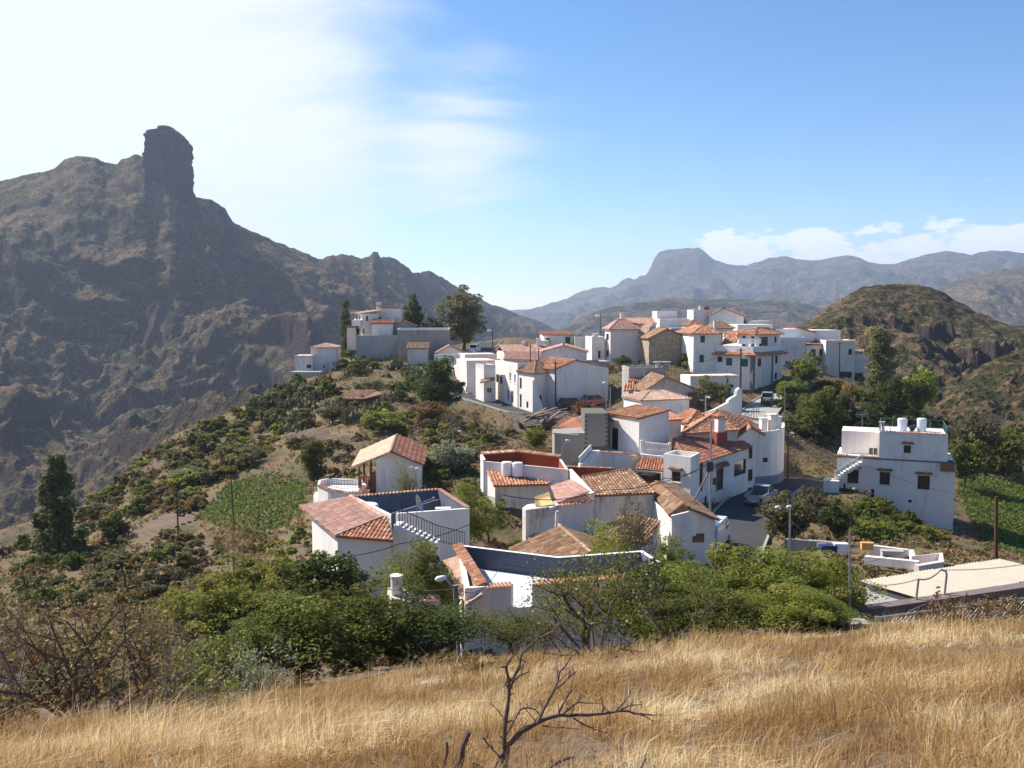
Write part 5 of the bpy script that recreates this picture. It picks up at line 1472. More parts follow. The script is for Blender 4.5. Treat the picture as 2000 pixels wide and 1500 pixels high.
pl = rect(697,690,182,2,777,1.0); h.block(pl, zat(pl[0], 655), 'concrete', z0=-13)
h = House('grey_ridge_shed', 'long grey rendered building with white top edge on the left ridge', xy(P(825,690,181)), 'building')
pl = rect(776,690,180,2,877,7); zt = zat(pl[0], 645); h.block(pl, zt, 'grey_render', z0=-13); h.parapet(pl, zt - .003, zt + .35, .25, m='white')
h = House('white_ridge_house', 'white cottage with tiny square vents at the far left of the ridge', xy(P(610,735,178)), 'cottage')
pl = rect(608,735,177,3,657,6); zt = zat(pl[0], 680); h.block(pl, zt, 'pink_white', z0=-16); h.hip(pl, zt, .7, 'tile_pale', .2, .3); h.coping((*pl[0], zt + .12), (*pl[1], zt + .12), .5, .3, 'tile_red')
pl = rect(576,735,175,3,611,5); zt = zat(pl[0], 695); h.block(pl, zt, 'pink_white', z0=-17, wins=[(0,599,712,608,719,'brown')], name='lower_wall'); h.coping((*pl[0], zt + .02), (*pl[1], zt + .02), .5, .3, 'tile_red')
h.box('side_yard', P(600,742,172), (5.5, 3, 1.6), 0, 'concrete')
h = House('tiled_shed', 'tiny shed with rusty brown tiles below the grey ridge building', xy(P(815,695,176)), 'shed')
pl = rect(796,696,174,2,836,3.5); zt = zat(pl[0], 682); h.block(pl, zt, 'cream', z0=-12.5); h.shed(pl, zt, zt + 1.0, 0, 'tile_brown', .2, .3)
h = House('small_gable_shed', 'small white gable shed near the two parked cars', xy(P(880,700,174)), 'shed')
pl = rect(855,705,173,6,905,5); zt = zat(pl[0], 689); h.block(pl, zt, 'white_old', z0=-13, gables={0: (.5, 1.3), 2: (.5, 1.3)}, cap=False); h.gable(pl, zt, 1.3, 1, 'tile_brown', .4, .3)
pl = rect(848,712,170,3,900,.5); h.block(pl, zat(pl[0], 692), 'white', z0=-14, name='yard_wall')
h = House('red_barn', 'low barn with rust-red tiled roof among the cacti', xy(P(710,790,134)), 'barn')
r0, r1 = P(690,762,142), P(742,764,140)
a, b = P(668,779,136), P(708,780,133.5); c = P(748,770,136.5)
h.roof([[a, b, P(734,764,139.5), r0], [b, c, P(734,764,139.5)]], 'tile_brown', (), .3)
h.block(ccw([xy(a + Vector((.4, .4, 0))), xy(b + Vector((0, .4, 0))), xy(c + Vector((-.4, .3, 0))), xy(r1), xy(r0)]), b.z - .25, 'brick_red', z0=-17, cap=False)
# ------------------------------------------------------------------ roads, kerbs, walls
for nm, (line, hw) in ROADS.items():
    t = np.gradient(line[:, :2], axis=0); t /= np.linalg.norm(t, axis=1)[:, None]; nr = np.stack([-t[:, 1], t[:, 0]], -1)
    ks = np.linspace(-1, 1, 7)
    X = line[:, 0][:, None] + nr[:, 0][:, None] * ks[None] * hw; Y = line[:, 1][:, None] + nr[:, 1][:, None] * ks[None] * hw
    off = {'lower': 0.0, 'upper': .012, 'street': 0.0, 'ridge': 0.0}[nm]
    Z = np.repeat(line[:, 2][:, None] + .0 + off, 7, 1) + (1 - ks[None] ** 2) * .05
    o = grid_mesh('road', X, Y, Z, 'asphalt' if nm != 'upper' else 'path'); o['kind'] = 'structure'
    for sd_ in (-1, 1):
        mb = MB()
        for i in range(len(line) - 1):
            a = Vector((line[i, 0] + nr[i, 0] * sd_ * (hw + .08), line[i, 1] + nr[i, 1] * sd_ * (hw + .08), line[i, 2] + .02)); b = Vector((line[i + 1, 0] + nr[i + 1, 0] * sd_ * (hw + .08), line[i + 1, 1] + nr[i + 1, 1] * sd_ * (hw + .08), line[i + 1, 2] + .02))
            mb.bar(a, b, .18, .26)
        o = mb.build('kerb', 'path'); o['kind'] = 'structure'
def wall_run(name, label, pts, th, m, bottom=None, cat='wall', dz=-2.0):
    """free-standing wall: top line through 3D points"""
    t = thing(name, label, cat, tuple(pts[0]))
    mb = MB(); n = len(pts); vs = []
    for i, p in enumerate(pts):
        d = Vector(pts[min(i + 1, n - 1)]) - Vector(pts[max(i - 1, 0)]); s_ = Vector((-d.y, d.x, 0)).normalized() * th / 2
        zb = (bottom if bottom is not None else float(gq(p[0], p[1])) - .8) if dz is None else p[2] + dz
        for k in (-1, 1): vs += [(p[0] + s_.x * k, p[1] + s_.y * k, zb), (p[0] + s_.x * k, p[1] + s_.y * k, p[2])]
    fs = []
    for i in range(n - 1):
        a, b = i * 4, i * 4 + 4; fs += [(a, b, b + 1, a + 1), (b + 2, a + 2, a + 3, b + 3), (a + 1, b + 1, b + 3, a + 3)]
    fs += [(0, 1, 3, 2), (n * 4 - 4, n * 4 - 2, n * 4 - 1, n * 4 - 3)]
    mb.mesh(vs, fs); mb.build('wall', m, t)
    return t
wall_run('curved_wall', 'white stepped retaining wall curving up beside the sunlit lane', [P(1332,804,113), P(1352,805,110), P(1375,807,107.5), P(1395,799,107.5), P(1420,786,109), P(1421,781,109.2), P(1428,776,110.5), P(1436,772,112), P(1437,763,112.3), P(1442,757,114), P(1447,760,116)], .35, 'white', -17.5, dz=None)
t = thing('lane_railing', 'green metal railing beside the sunlit lane', 'railing', tuple(P(1442,834,111)))
mb = MB(); a, b = P(1440,836,110), P(1482,806,121)
mb.bar(a + UP, b + UP, .06); mb.bar(a + UP * .5, b + UP * .5, .05)
for i in range(9): q = a.lerp(b, i / 8); mb.bar(q - UP * .3, q + UP, .06)
mb.build('rails', 'metal_green', t)
def stone_wall(name, label, pts, hgt, course=.42, m='drystone'):
    """retaining wall built stone by stone in one mesh part"""
    t = thing(name, label, 'wall', tuple(pts[0])); mb = MB(); core = MB()
    for A, B in zip(pts, pts[1:]):
        A = Vector(A); B = Vector(B); L = (B - A).length; u = (B - A).normalized(); yaw = math.atan2(u.y, u.x)
        core.bar(A - UP * (hgt / 2 + .06), B - UP * (hgt / 2 + .06), .5, hgt)
        for r in range(int(hgt / course)):
            x = 0
            while x < L:
                w = random.uniform(.4, .95); c = A + (B - A) * min(1, (x + w / 2) / L) - UP * ((r + 1) * course)
                mb.box(c, (w * .93, .56 + random.uniform(0, .12), course * .92), yaw, 0); x += w
    core.build('wall_core', m, t); mb.build('stones', m, t, kind='stuff')
    return t
stone_wall('retaining_wall', 'grey stone retaining wall below the left village street', [P(888,777,148), P(930,787,143.5), P(975,801,136.5), P(1003,813,132)], 2.6)
stone_wall('terrace_wall', 'brown dry stone terrace wall under the collapsed planks', [P(1004,812,130), P(1010,836,118), P(1040,850,112), P(1085,845,112)], 2.2)
t = thing('collapsed_roof', 'heap of grey planks from a collapsed roof beside the blue car', 'planks', tuple(P(1050,830,122)))
random.seed(3)
for i in range(22):
    a = P(random.uniform(1012,1060), random.uniform(812,842), random.uniform(120,125)); b = P(random.uniform(1060,1108), random.uniform(795,828), random.uniform(122,127))
    mb = MB(); mb.bar(a, b, random.uniform(.25, .5), .09); mb.build('plank', 'wood_grey', t)
mb = MB(); mb.face([P(1000,818,124), P(1040,838,121), P(1100,815,124), P(1060,800,128)]); mb.build('debris_bed', 'drystone', t)
# low garden wall at the foot of the grass slope
wall_run('garden_path_wall', 'low stone-capped garden wall at the foot of the grass, under the orange trees', [P(640,1333,19.5), P(740,1312,22), P(820,1302,24), P(890,1290,25)], .4, 'drystone', dz=-1.2)
# courtyard walls with clutter
wall_run('courtyard_wall', 'low rendered courtyard wall behind the laurel hedge', [P(1535,1052,64), P(1600,1056,63), P(1655,1061,62)], .35, 'concrete', dz=-1.3)
wall_run('courtyard_wall', 'low rendered yard wall with broken right end below the tank house', [P(1700,1064,61), P(1780,1074,59.5), P(1784,1086,57), P(1838,1080,57.5), P(1838,1096,55.5), P(1790,1104,54.5)], .35, 'pink_white', dz=-1.2)
c = P(1650,1090,57); t = thing('water_trough', 'pink rendered trough strip along the cluttered yard', 'trough', tuple(c))
mb = MB(); mb.bar(P(1690,1093,57), P(1795,1104,55), .4, .5); mb.build('trough', 'pink_white', t)
t = thing('plant_pots', 'row of small pink and white pots on the courtyard wall', 'pots', tuple(P(1610,1066,61)))
for i in range(9):
    q = P(1597 + i * 3.6, 1066, 61.4); mb = MB(); mb.lathe((q.x, q.y, q.z - .1), [(.04, 0), (.05, .28), (.06, .3), (.02, .3)], 8); mb.build('pot', 'pink_white', t)
for nm, lab, px_, py_, sz, m_ in (('blue_crate','dark blue plastic crate beside the white tub in the yard',1618,1078,(1.0,.5,.42),'blue_paint'),('white_tub','white plastic tub by the courtyard wall',1641,1078,(.85,.5,.55),'plastic_white'),('orange_cabinet','orange wooden cabinet against the yard wall',1693,1073,(.75,.4,.42),'orange_paint'),('grey_bench','grey bench with small bottles in the yard',1742,1092,(1.35,.55,.55),'concrete')):
    q = P(px_, py_, 60 if px_ < 1650 else 59.5); t = thing(nm, lab, nm.split('_')[1], tuple(q))
    mb = MB(); mb.box(q, sz, -.1); mb.build('body', m_, t)
    mb = MB(); mb.box(q + UP * sz[2], (sz[0] * 1.06, sz[1] * 1.08, .05), -.1); mb.build('rim', m_, t)

# ------------------------------------------------------------------ corrugated-roof shed at the right edge
YB = 30.0; zR = P(1800,1172,YB).z
A, B, D = Pz(1681,1138,zR), Pz(1800,1173,zR), Pz(1874,1107,zR)
uu = (B - A); vv = (D - A); C_ = B + vv * 1.45; D2 = A + vv * 1.45
h = House('corrugated_shed', 'grey block shed with cream corrugated roof at the edge of the grass', xy(B), 'shed')
pl = ccw([xy(A + uu * .04 + vv * .03), xy(B - uu * .03 + vv * .03), xy(C_), xy(D2)])
h.block(pl, zR - .12, 'white_old', z0=-14.5)
n = 6
for i in range(n):                                        # corrugated sheets, each its own part
    p0 = A + vv * (1.45 * i / n) - uu * .02; p1 = A + vv * (1.45 * (i + 1.06) / n) - uu * .02
    m_ = 40; mb = MB(); e = (p1 - p0)
    row = [[p0 + e * (k / m_) + uu * (1.03 * j) + UP * (.035 * math.sin(k * 2 * math.pi / 5) + .05 - .02 * (i % 2)) for k in range(m_ + 1)] for j in (0, 1)]
    mb.mesh(row[0] + row[1], [(k, m_ + 1 + k, m_ + 2 + k, k + 1) for k in range(m_)], 0)
    mb.build('roof_sheet', 'sheet_cream', h.root)
a, b = P(1656,1200,27.5), P(2080,1139,28.6)
h2 = wall_run('boundary_wall', 'long concrete boundary wall with thick coping in front of the corrugated shed', [a, a.lerp(b, .5), b], .3, 'wall_brown', dz=-2.2)
mb = MB(); mb.bar(a + UP * .05, b + UP * .05, .42, .18); mb.build('coping', 'wall_brown', h2)
wall_run('sloping_wall', 'short concrete wall sloping down into the golden grass', [P(1660,1200,27), P(1705,1222,24), P(1745,1245,21.5)], .3, 'concrete', dz=-1.6)
fz = thing('wire_fence', 'chain-link fence in front of the corrugated shed wall', 'fence', tuple(P(1720,1215,24.5)))
a, b = P(1712,1207,25.5), P(2080,1158,26.5)
mb = MB(); mb.bar(a, b, .05); mb.bar(a - UP * .9, b - UP * .9, .02); mb.build('rail', 'metal_grey', fz)
mb = MB()
L_ = (b - a).length; n = int(L_ / .14)
for i in range(n):
    p = a.lerp(b, i / n)
    for s_ in (-1, 1):
        q = a.lerp(b, min(1, max(0, i / n + s_ * .9 / L_))); mb.bar(p, q - UP * .9, .008)
mb.build('mesh', 'metal_grey', fz, kind='stuff')
for i in range(6):
    q = a.lerp(b, i / 5); mb = MB(); mb.bar(q - UP * 1.6, q + UP * .05, .07); mb.build('post', 'metal_grey', fz)
for nm, lab, pts in (('fence_post','straight grey steel post standing on the boundary wall',[P(1788,1184,27.9), P(1794,1131,27.9)]),('bent_fence_post','bent grey steel pipe on the boundary wall',[P(1844,1168,28.1), P(1849,1122,28.1), P(1847,1115,28.1), P(1838,1113,28.1)])):
    t = thing(nm, lab, 'post', tuple(pts[0])); mb = MB(); mb.tube(pts, .035, 8); mb.build('pipe', 'metal_grey', t)
    mb = MB(); mb.box((pts[0].x, pts[0].y, pts[0].z - .05), (.14, .14, .08)); mb.build('foot', 'metal_grey', t)
t = thing('barbed_wire', 'thin barbed wire strung above the corrugated roof', 'wire', tuple(P(1794,1131,27.9)))
for p, q in ((P(1794,1131,27.9), P(1681,1140,30)), (P(1794,1131,27.9), P(1838,1113,28.1)), (P(1838,1113,28.1), P(2060,1090,28.6)), (P(1849,1160,28.1), P(2060,1125,28.6))):
    mb = MB(); pts = [p.lerp(q, k / 12) - UP * (.12 * 4 * (k / 12) * (1 - k / 12)) for k in range(13)]; mb.tube(pts, .008, 4)
    for k in range(40):
        c = p.lerp(q, k / 40) - UP * (.12 * 4 * (k / 40) * (1 - k / 40)); mb.bar(c - UP * .03, c + UP * .03, .008)
    mb.build('strand', 'wire', t)

# ------------------------------------------------------------------ poles, lamps, wires
def pole(label, px, py0, px1, py1, Y, m='wood_grey', r=.11, arm=None, name='utility_pole', cross=False):
    a = P(px, py0, Y); b = P(px1, py1, Y)
    t = thing(name, label, 'pole' if name != 'street_lamp' else 'street lamp', (b.x, b.y, min(b.z, float(gq(b.x, b.y)))))
    gb = min(b.z, float(gq(b.x, b.y)) - .3)
    mb = MB(); mb.tube([Vector((b.x, b.y, gb)), a], [r, r * .72], 8); mb.build('pole', m, t)
    if cross:
        mb = MB(); mb.bar(a + Vector((-.5, 0, -.25)), a + Vector((.5, 0, -.25)), .08); mb.build('crossarm', m, t)
        for k in (-.42, .42):
            mb = MB(); mb.lathe((a.x + k, a.y, a.z - .2), [(.03, 0), (.05, .06), (.03, .14)], 8); mb.build('insulator', 'plastic_white', t)
    for (ax, ay) in (arm or ()):
        e = P(ax, ay, Y)
        mb = MB(); s0 = a - UP * .15; mb.tube([s0, s0.lerp(e, .6) + UP * .12, e + UP * .05], .03, 6); o = mb.build('lamp_arm', 'metal_grey', t)
        mb = MB(); d = (e - a); d.z = 0; d = d.normalized() if d.length > .01 else Vector((1, 0, 0))
        hw = max(.125, Y * .0017)
        mb.tube([e - d * hw * 1.6 + UP * .06, e - d * hw * .6 + UP * .04, e + d * hw * .8, e + d * hw * 1.5 - UP * .03], [hw * .35, hw * .7, hw * .75, hw * .3], 10); mb.build('lamp_head', 'plastic_white', t, True)
    return t, a
t1, pt1 = pole('leaning wooden pole with white lamp in front of the slate terrace house', 889,1143,901,1292,30, 'wood_grey', .12, [(861,1131)])
mb = MB(); mb.tube([P(897,1190,30), P(864,1278,29)], .03, 5); mb.build('brace', 'wood_grey', t1); mb = MB(); mb.tube([P(897,1200,30), P(903,1290,28.5)], .03, 5); mb.build('stay', 'metal_grey', t1)
t2, pt2 = pole('thin grey pole with cable box rising before the clustered house', 1389,822,1386,1046,66, 'metal_grey', .09)
mb = MB(); mb.tube([P(1386,918,66), P(1336,1016,64)], .075, 6); mb.build('strut', 'wood_grey', t2); mb = MB(); q = P(1390,912,65.8); mb.box((q.x - .15, q.y, q.z - .3), (.45, .3, .7)); mb.box((q.x + .2, q.y, q.z - 1.3), (.22, .22, .5)); mb.build('cable_box', 'metal_dark', t2)
t3, pt3 = pole('dark wooden pole with lamp beside the green-shuttered house', 1447,680,1446,804,118, 'wood_dark', .14, [(1452,697)], cross=True)
t4, pt4 = pole('brown pole with lamp on the slope behind the gable house', 886,838,885,925,88, 'wood_grey', .1, [(898,843)])
t5, pt5 = pole('brown wooden pole against the peach-roofed street house', 1085,706,1085,793,131, 'wood_dark', .14, cross=True)
t6, pt6 = pole('reddish wooden pole by the potato field at the right', 1946,970,1947,1122,48, 'wood_dark', .12)
t7, pt7 = pole('dark pole before the cream end house', 1640,668,1639,738,158, 'wood_dark', .13, cross=True)
t8, pt8 = pole('slender pole above the rounded corner house', 1533,752,1534,925,112, 'wood_grey', .09)
t9, pt9 = pole('lamp post with white head at the road bend', 1540,850,1539,922,100, 'wood_dark', .11, [(1547,846)], 'street_lamp')
pole('two-headed lamp post among the laurels by the lower road', 1543,993,1542,1095,62, 'metal_grey', .08, [(1519,991),(1541,990)], 'street_lamp')
pole('thin grey pole in front of the laurel hedge near the shed', 1660,1035,1661,1205,27, 'metal_grey', .045)
pl_, pl1 = pole('thin dark post at the edge of the ploughed field', 345,955,348,1042,82, 'wood_dark', .08)
pole('thin dark post standing in the green bean field', 451,935,458,1022,82, 'wood_dark', .08)
t12, pt12 = pole('brown post carrying a sagging wire at the left garden', 243,1110,246,1190,46, 'wood_dark', .07)
pole('far lamp on the skyline left of the hip-roofed house', 1173,612,1173,650,176, 'metal_dark', .09, [(1167,617)], 'street_lamp')
pole('thin pole behind the two white cars on the ridge', 962,642,962,690,195, 'wood_dark', .12, [(956,646)])
pole('tall thin pole before the long street house', 1036,672,1036,750,139, 'wood_dark', .1)
pole('second tall pole in front of the pink gable', 1052,680,1052,740,141, 'wood_dark', .1)
pole('lamp post beside the planks and the blue car', 1184,742,1184,800,129, 'metal_grey', .09, [(1181,748)], 'street_lamp')
pole('small lamp by the stepped white wall', 1378,772,1378,806,116, 'metal_grey', .08, [(1383,776)], 'street_lamp')
pole('brown pole in the dark trees behind the tank house', 1665,772,1666,850,124, 'wood_dark', .13, [(1676,797),(1660,803)])
pole('wall lamp in front of the block building', 1098,872,1093,900,84, 'metal_grey', .05, [(1109,861)], 'street_lamp')
pole('white lamp head by the stained patio wall', 1088,998,1086,1035,58.5, 'white', .16, [(1079,992)], 'street_lamp')
pole('white garden lamp pair behind the gable house terrace', 812,925,812,960,72, 'metal_grey', .05, [(803,914),(816,916)], 'street_lamp')
pole('short pole on the pale cottage roof', 1258,720,1258,775,112, 'metal_grey', .06)
pole('thin pole left of the corner tower', 1192,755,1192,812,104, 'metal_grey', .06)
def antenna(label, px, py0, py1, Y):
    a, b = P(px, py0, Y), P(px, py1, Y); t = thing('antenna', label, 'antenna', tuple(b))
    mb = MB(); mb.tube([b, a], .025, 5); mb.build('mast', 'metal_grey', t)
    mb = MB(); mb.bar(a + Vector((-.7, 0, -.1)), a + Vector((.7, .2, -.1)), .03)
    for k in range(8): q = a + Vector((-.6 + k * .17, 0, -.1)); mb.bar(q + Vector((0, -.1, -.3)), q + Vector((0, .1, .3)), .02)
    mb.build('elements', 'metal_grey', t)
antenna('television aerial on the hip-roofed house', 1226,598,628,170)
antenna('television aerial on the tank house terrace', 1684,808,842,97)
antenna('television aerial on the skyline cubes', 1276,612,640,185)
def wire(label, pts, sag=.6, r=.016):
    t = thing('power_line', label, 'cable', tuple(pts[0]))
    mb = MB(); line = []
    for a, b in zip(pts, pts[1:]):
        for k in range(14): f = k / 14; line.append(a.lerp(b, f) - UP * (4 * sag * f * (1 - f)))
    line.append(pts[-1]); mb.tube(line, r, 5); mb.build('cable', 'wire', t)
wire('black cable from the cable-box pole across the brown barn roof', [P(1388,905,66), P(1180,957,62), P(980,966,58)], .5, .03)
wire('black cable drooping over the white cube house', [P(1388,900,66), P(1296,934,64), P(1200,962,58)], .4, .025)
wire('black cable crossing the pink-roofed house wall', [P(655,1088,46.5), P(780,1062,47.5), P(917,1024,50)], .15, .022)
wire('black cable over the slate terrace', [P(889,1148,30), P(980,1100,38), P(1170,1070,50), P(1389,960,66)], .6, .012)
wire('sagging wire from the left garden post', [P(243,1112,46), P(370,1112,44), P(640,1130,40), P(889,1150,30)], .25, .012)
wire('sagging wire running left from the garden post', [P(243,1112,46), P(120,1130,46), P(-80,1160,44)], .5, .014)
wire('wire across the slope to the tank house', [P(1540,852,100), P(1700,912,93), P(1870,965,90)], .3, .014)
wire('wire from the reddish pole to the shed', [P(1946,985,48), P(1680,1102,40), P(1540,1010,62)], .4, .01)
wire('wire from the dark pole to the brown gable', [P(1447,684,118), P(1258,722,112)], .5, .016)
wire('wire between the street poles', [P(1085,708,131), P(1258,722,112)], .5, .016)
wire('wire along the village street', [P(1085,708,131), P(1036,674,139), P(962,644,195)], .8, .02)

# ------------------------------------------------------------------ vehicles
def m_paint(name, col):
    def fn(k):
        b = k.bsdf(col, 0.28, spec=0.5); b.inputs['Coat Weight'].default_value = 0.6; b.inputs['Coat Roughness'].default_value = 0.08
    mat(name, fn)
m_paint('paint_white', (0.74, 0.75, 0.76)); m_paint('paint_silver', (0.42, 0.42, 0.40)); m_paint('paint_blue', (0.025, 0.05, 0.10)); m_paint('paint_pink', (0.55, 0.18, 0.16))
m_plain('tyre', (0.02, 0.02, 0.02), 0.9); m_plain('lamp_red', (0.35, 0.015, 0.01), 0.3); m_plain('lamp_clear', (0.7, 0.7, 0.68), 0.2); m_plain('bumper', (0.06, 0.06, 0.065), 0.6)
def vehicle(name, label, cat, loc, yaw, paint, body, cabin, W_, wheels, wr=.32, group=None):
    """body and cabin are side outlines (x forward, z up); the cabin leans inwards towards the roof"""
    t = thing(name, label, cat, tuple(loc), group, yaw, local=True)
    def solid(prof, wfun, nm, m_):
        mb = MB(); n = len(prof)
        L_ = [(x, wfun(z) / 2, z) for x, z in prof]; R_ = [(x, -wfun(z) / 2, z) for x, z in prof]
        vs = L_ + R_
        fs = [tuple(range(n - 1, -1, -1)), tuple(range(n, 2 * n))] + [(i, (i + 1) % n, n + (i + 1) % n, n + i) for i in range(n)]
        mb.mesh(vs, fs); o = mb.build(nm, m_, t)
        bv = o.modifiers.new('bevel', 'BEVEL'); bv.width = .05; bv.segments = 2; bv.limit_method = 'ANGLE'
        return o
    zs = [z for x, z in body]; zm = max(zs)
    solid(body, lambda z: W_ * (1 - .06 * max(0, (z - .7)) / max(.1, zm - .3)), 'body', paint)
    if cabin:
        z0, z1 = min(z for x, z in cabin), max(z for x, z in cabin)
        wf = lambda z: W_ * (.93 - .16 * (z - z0) / (z1 - z0))
        solid([(x, z) for x, z in cabin], wf, 'windows', 'glass')
        top = [p for p in cabin if p[1] > z1 - .12]; x0, x1 = min(p[0] for p in top), max(p[0] for p in top)
        mb = MB(); mb.box(((x0 + x1) / 2, 0, z1 - .02), ((x1 - x0) + .12, wf(z1) + .05, .07)); o = mb.build('roof_panel', paint, t)
        bv = o.modifiers.new('bevel', 'BEVEL'); bv.width = .03; bv.segments = 2
        mb = MB()                                   # pillars
        lo = sorted([p for p in cabin if p[1] < z0 + .1]); xa, xb = lo[0][0], lo[-1][0]
        for s_ in (-1, 1):
            for xl, xt in ((xa, x0), (xb, x1), ((xa + xb) / 2, (x0 + x1) / 2)):
                mb.bar((xl, s_ * (wf(z0) / 2 + .004), z0), (xt, s_ * (wf(z1) / 2 + .004), z1), .09, .05)
        mb.build('pillars', paint, t)
    for s_ in (-1, 1):
        for x in wheels:
            mb = MB(); mb.tube([(x, s_ * (W_ / 2 - .2), wr), (x, s_ * (W_ / 2 + .02), wr)], wr, 18); wh = mb.build('wheel', 'tyre', t)
            mb = MB(); mb.tube([(x, s_ * (W_ / 2 + .0), wr), (x, s_ * (W_ / 2 + .03), wr)], wr * .6, 14); mb.build('rim', 'metal_grey', wh)
    xr, xf = min(x for x, z in body), max(x for x, z in body)
    for s_ in (-1, 1):
        zl = .8
        xe = min([x for x, z in body if z > .6]); mb = MB(); mb.box((xe + .01, s_ * (W_ / 2 - .17), zl - .12), (.09, .26, .3)); mb.build('tail_light', 'lamp_red', t)
        xe = max([x for x, z in body if .5 < z < 1.0] or [xf]); mb = MB(); mb.box((xe - .04, s_ * (W_ / 2 - .24), zl - .2), (.1, .34, .18)); mb.build('headlight', 'lamp_clear', t)
    for xe in (xr, xf):
        mb = MB(); mb.box((xe, 0, .32), (.16, W_ * .96, .2)); mb.build('bumper', 'bumper', t)
    mb = MB(); mb.box((xr - .06, 0, .62), (.03, .5, .11)); mb.build('number_plate', 'plastic_white', t)
    return t
def road_pt(px, py, Y): q = P(px, py, Y); return q
suv_b = [(-1.95, .3), (2.0, .3), (2.05, .6), (1.95, .88), (1.05, 1.0), (-1.9, 1.02), (-2.0, .8)]
suv_c = [(-1.85, .98), (1.0, .98), (.35, 1.58), (-1.55, 1.62)]
def on_road(px, py, Y):
    q = P(px, py, Y); z = float(gq(q.x, q.y)) + .12; return Vector((q.x, q.y, z))
vehicle('parked_car', 'silver car parked in the shade of the green-shuttered house', 'car', on_road(1499,788,131), R(72), 'paint_silver', suv_b, suv_c, 1.72, (-1.25, 1.25))
pk_b = [(-2.45, .42), (2.45, .42), (2.5, .75), (2.4, 1.02), (1.25, 1.12), (-.35, 1.1), (-.35, 1.08), (-2.5, 1.08), (-2.55, .7)]
pk_c = [(-.45, 1.06), (1.2, 1.1), (.55, 1.68), (-.2, 1.72)]
pk = vehicle('pickup_truck', 'dusty silver pickup truck with open load bed on the shaded road', 'pickup', on_road(1487,982,86.5), R(58), 'paint_silver', pk_b, pk_c, 1.8, (-1.55, 1.5), .37)
mb = MB(); mb.box((-1.48, 0, 1.083), (1.85, 1.5, .01)); mb.build('load_bed', 'bumper', pk)
mb = MB()
for s_ in (-1, 1): mb.box((-1.48, s_ * .82, 1.08), (2.05, .1, .14))
mb.box((-2.48, 0, 1.08), (.1, 1.7, .14)); mb.build('bed_rails', 'paint_silver', pk)
van_b = [(-2.4, .35), (2.3, .35), (2.45, .7), (2.3, 1.15), (1.75, 1.3), (1.0, 2.15), (-2.35, 2.2), (-2.45, 1.2)]
vn = vehicle('parked_van', 'white van parked beside the small gable cottage', 'van', on_road(1391,1052,66), R(66), 'paint_white', van_b, None, 1.85, (-1.5, 1.5), .33)
mb = MB(); mb.box((-2.44, 0, 1.35), (.05, 1.45, .55)); mb.build('rear_window', 'glass', vn)
mb = MB()
for s_ in (-1, 1): mb.box((.9, s_ * .925, 1.3), (1.0, .02, .5))
mb.build('side_window', 'glass', vn)
mb = MB(); mb.mesh([(1.78, -.75, 1.32), (1.78, .75, 1.32), (1.06, .7, 2.1), (1.06, -.7, 2.1)], [(0, 1, 2, 3)]); mb.build('windscreen', 'glass', vn)
vehicle('parked_car', 'dark blue hatchback parked under the peach-roofed street house', 'car', on_road(1117,800,131.5), R(25), 'paint_blue', suv_b, suv_c, 1.7, (-1.25, 1.25))
vehicle('parked_car', 'faded pink car half hidden behind the orange bush', 'car', on_road(1163,797,133.5), R(20), 'paint_pink', suv_b, suv_c, 1.7, (-1.25, 1.25))
vehicle('parked_car', 'white car nearest on the ridge road at the left', 'car', on_road(922,703,185), R(80), 'paint_white', suv_b, suv_c, 1.75, (-1.25, 1.25))
vehicle('parked_car', 'white van farther up the ridge road behind the other white car', 'car', on_road(927,694,194), R(80), 'paint_white', [(x, z * 1.15) for x, z in suv_b], [(x, z * 1.15) for x, z in suv_c], 1.8, (-1.25, 1.25))
# ------------------------------------------------------------------ vegetation
m_leaf('leaf_dark', (0.041, 0.060, 0.016), (0.127, 0.149, 0.037), (0.276, 0.276, 0.127), .40)
m_leaf('leaf_green', (0.077, 0.100, 0.019), (0.254, 0.266, 0.053), (0.472, 0.448, 0.177), .50)
m_leaf('leaf_bright', (0.132, 0.149, 0.021), (0.345, 0.333, 0.063), (0.575, 0.529, 0.207), .52)
m_leaf('leaf_olive', (0.120, 0.112, 0.045), (0.245, 0.215, 0.090), (0.38, 0.31, 0.16), .42)
m_leaf('leaf_brown', (0.171, 0.103, 0.042), (0.310, 0.193, 0.078), (0.248, 0.207, 0.072), .30)
m_leaf('leaf_pine', (0.081, 0.104, 0.031), (0.161, 0.179, 0.056), (0.263, 0.251, 0.078), .25)
m_leaf('leaf_cactus', (0.116, 0.131, 0.066), (0.202, 0.207, 0.114), (0.372, 0.276, 0.144), .1)
m_leaf('leaf_orange', (0.24, 0.115, 0.030), (0.33, 0.18, 0.05), (0.20, 0.19, 0.06), .3)
m_leaf('leaf_field', (0.101, 0.169, 0.030), (0.230, 0.311, 0.068), (0.324, 0.378, 0.108), .4)
m_leaf('leaf_grey', (0.186, 0.193, 0.120), (0.310, 0.304, 0.180), (0.403, 0.345, 0.204), .3)
m_leaf('straw', (0.37, 0.225, 0.085), (0.71, 0.525, 0.245), (0.86, 0.74, 0.47), .42, .0)
m_leaf('leaf_tan', (0.26, 0.17, 0.075), (0.38, 0.265, 0.13), (0.46, 0.34, 0.18), .35)
m_plain('bark', (0.10, 0.068, 0.05), 0.95, var=.4, scale=9)
m_plain('bark_dead', (0.135, 0.088, 0.075), 0.9, var=.45, scale=14)
m_plain('bark_pale', (0.26, 0.215, 0.18), 0.95, var=.3, scale=9)

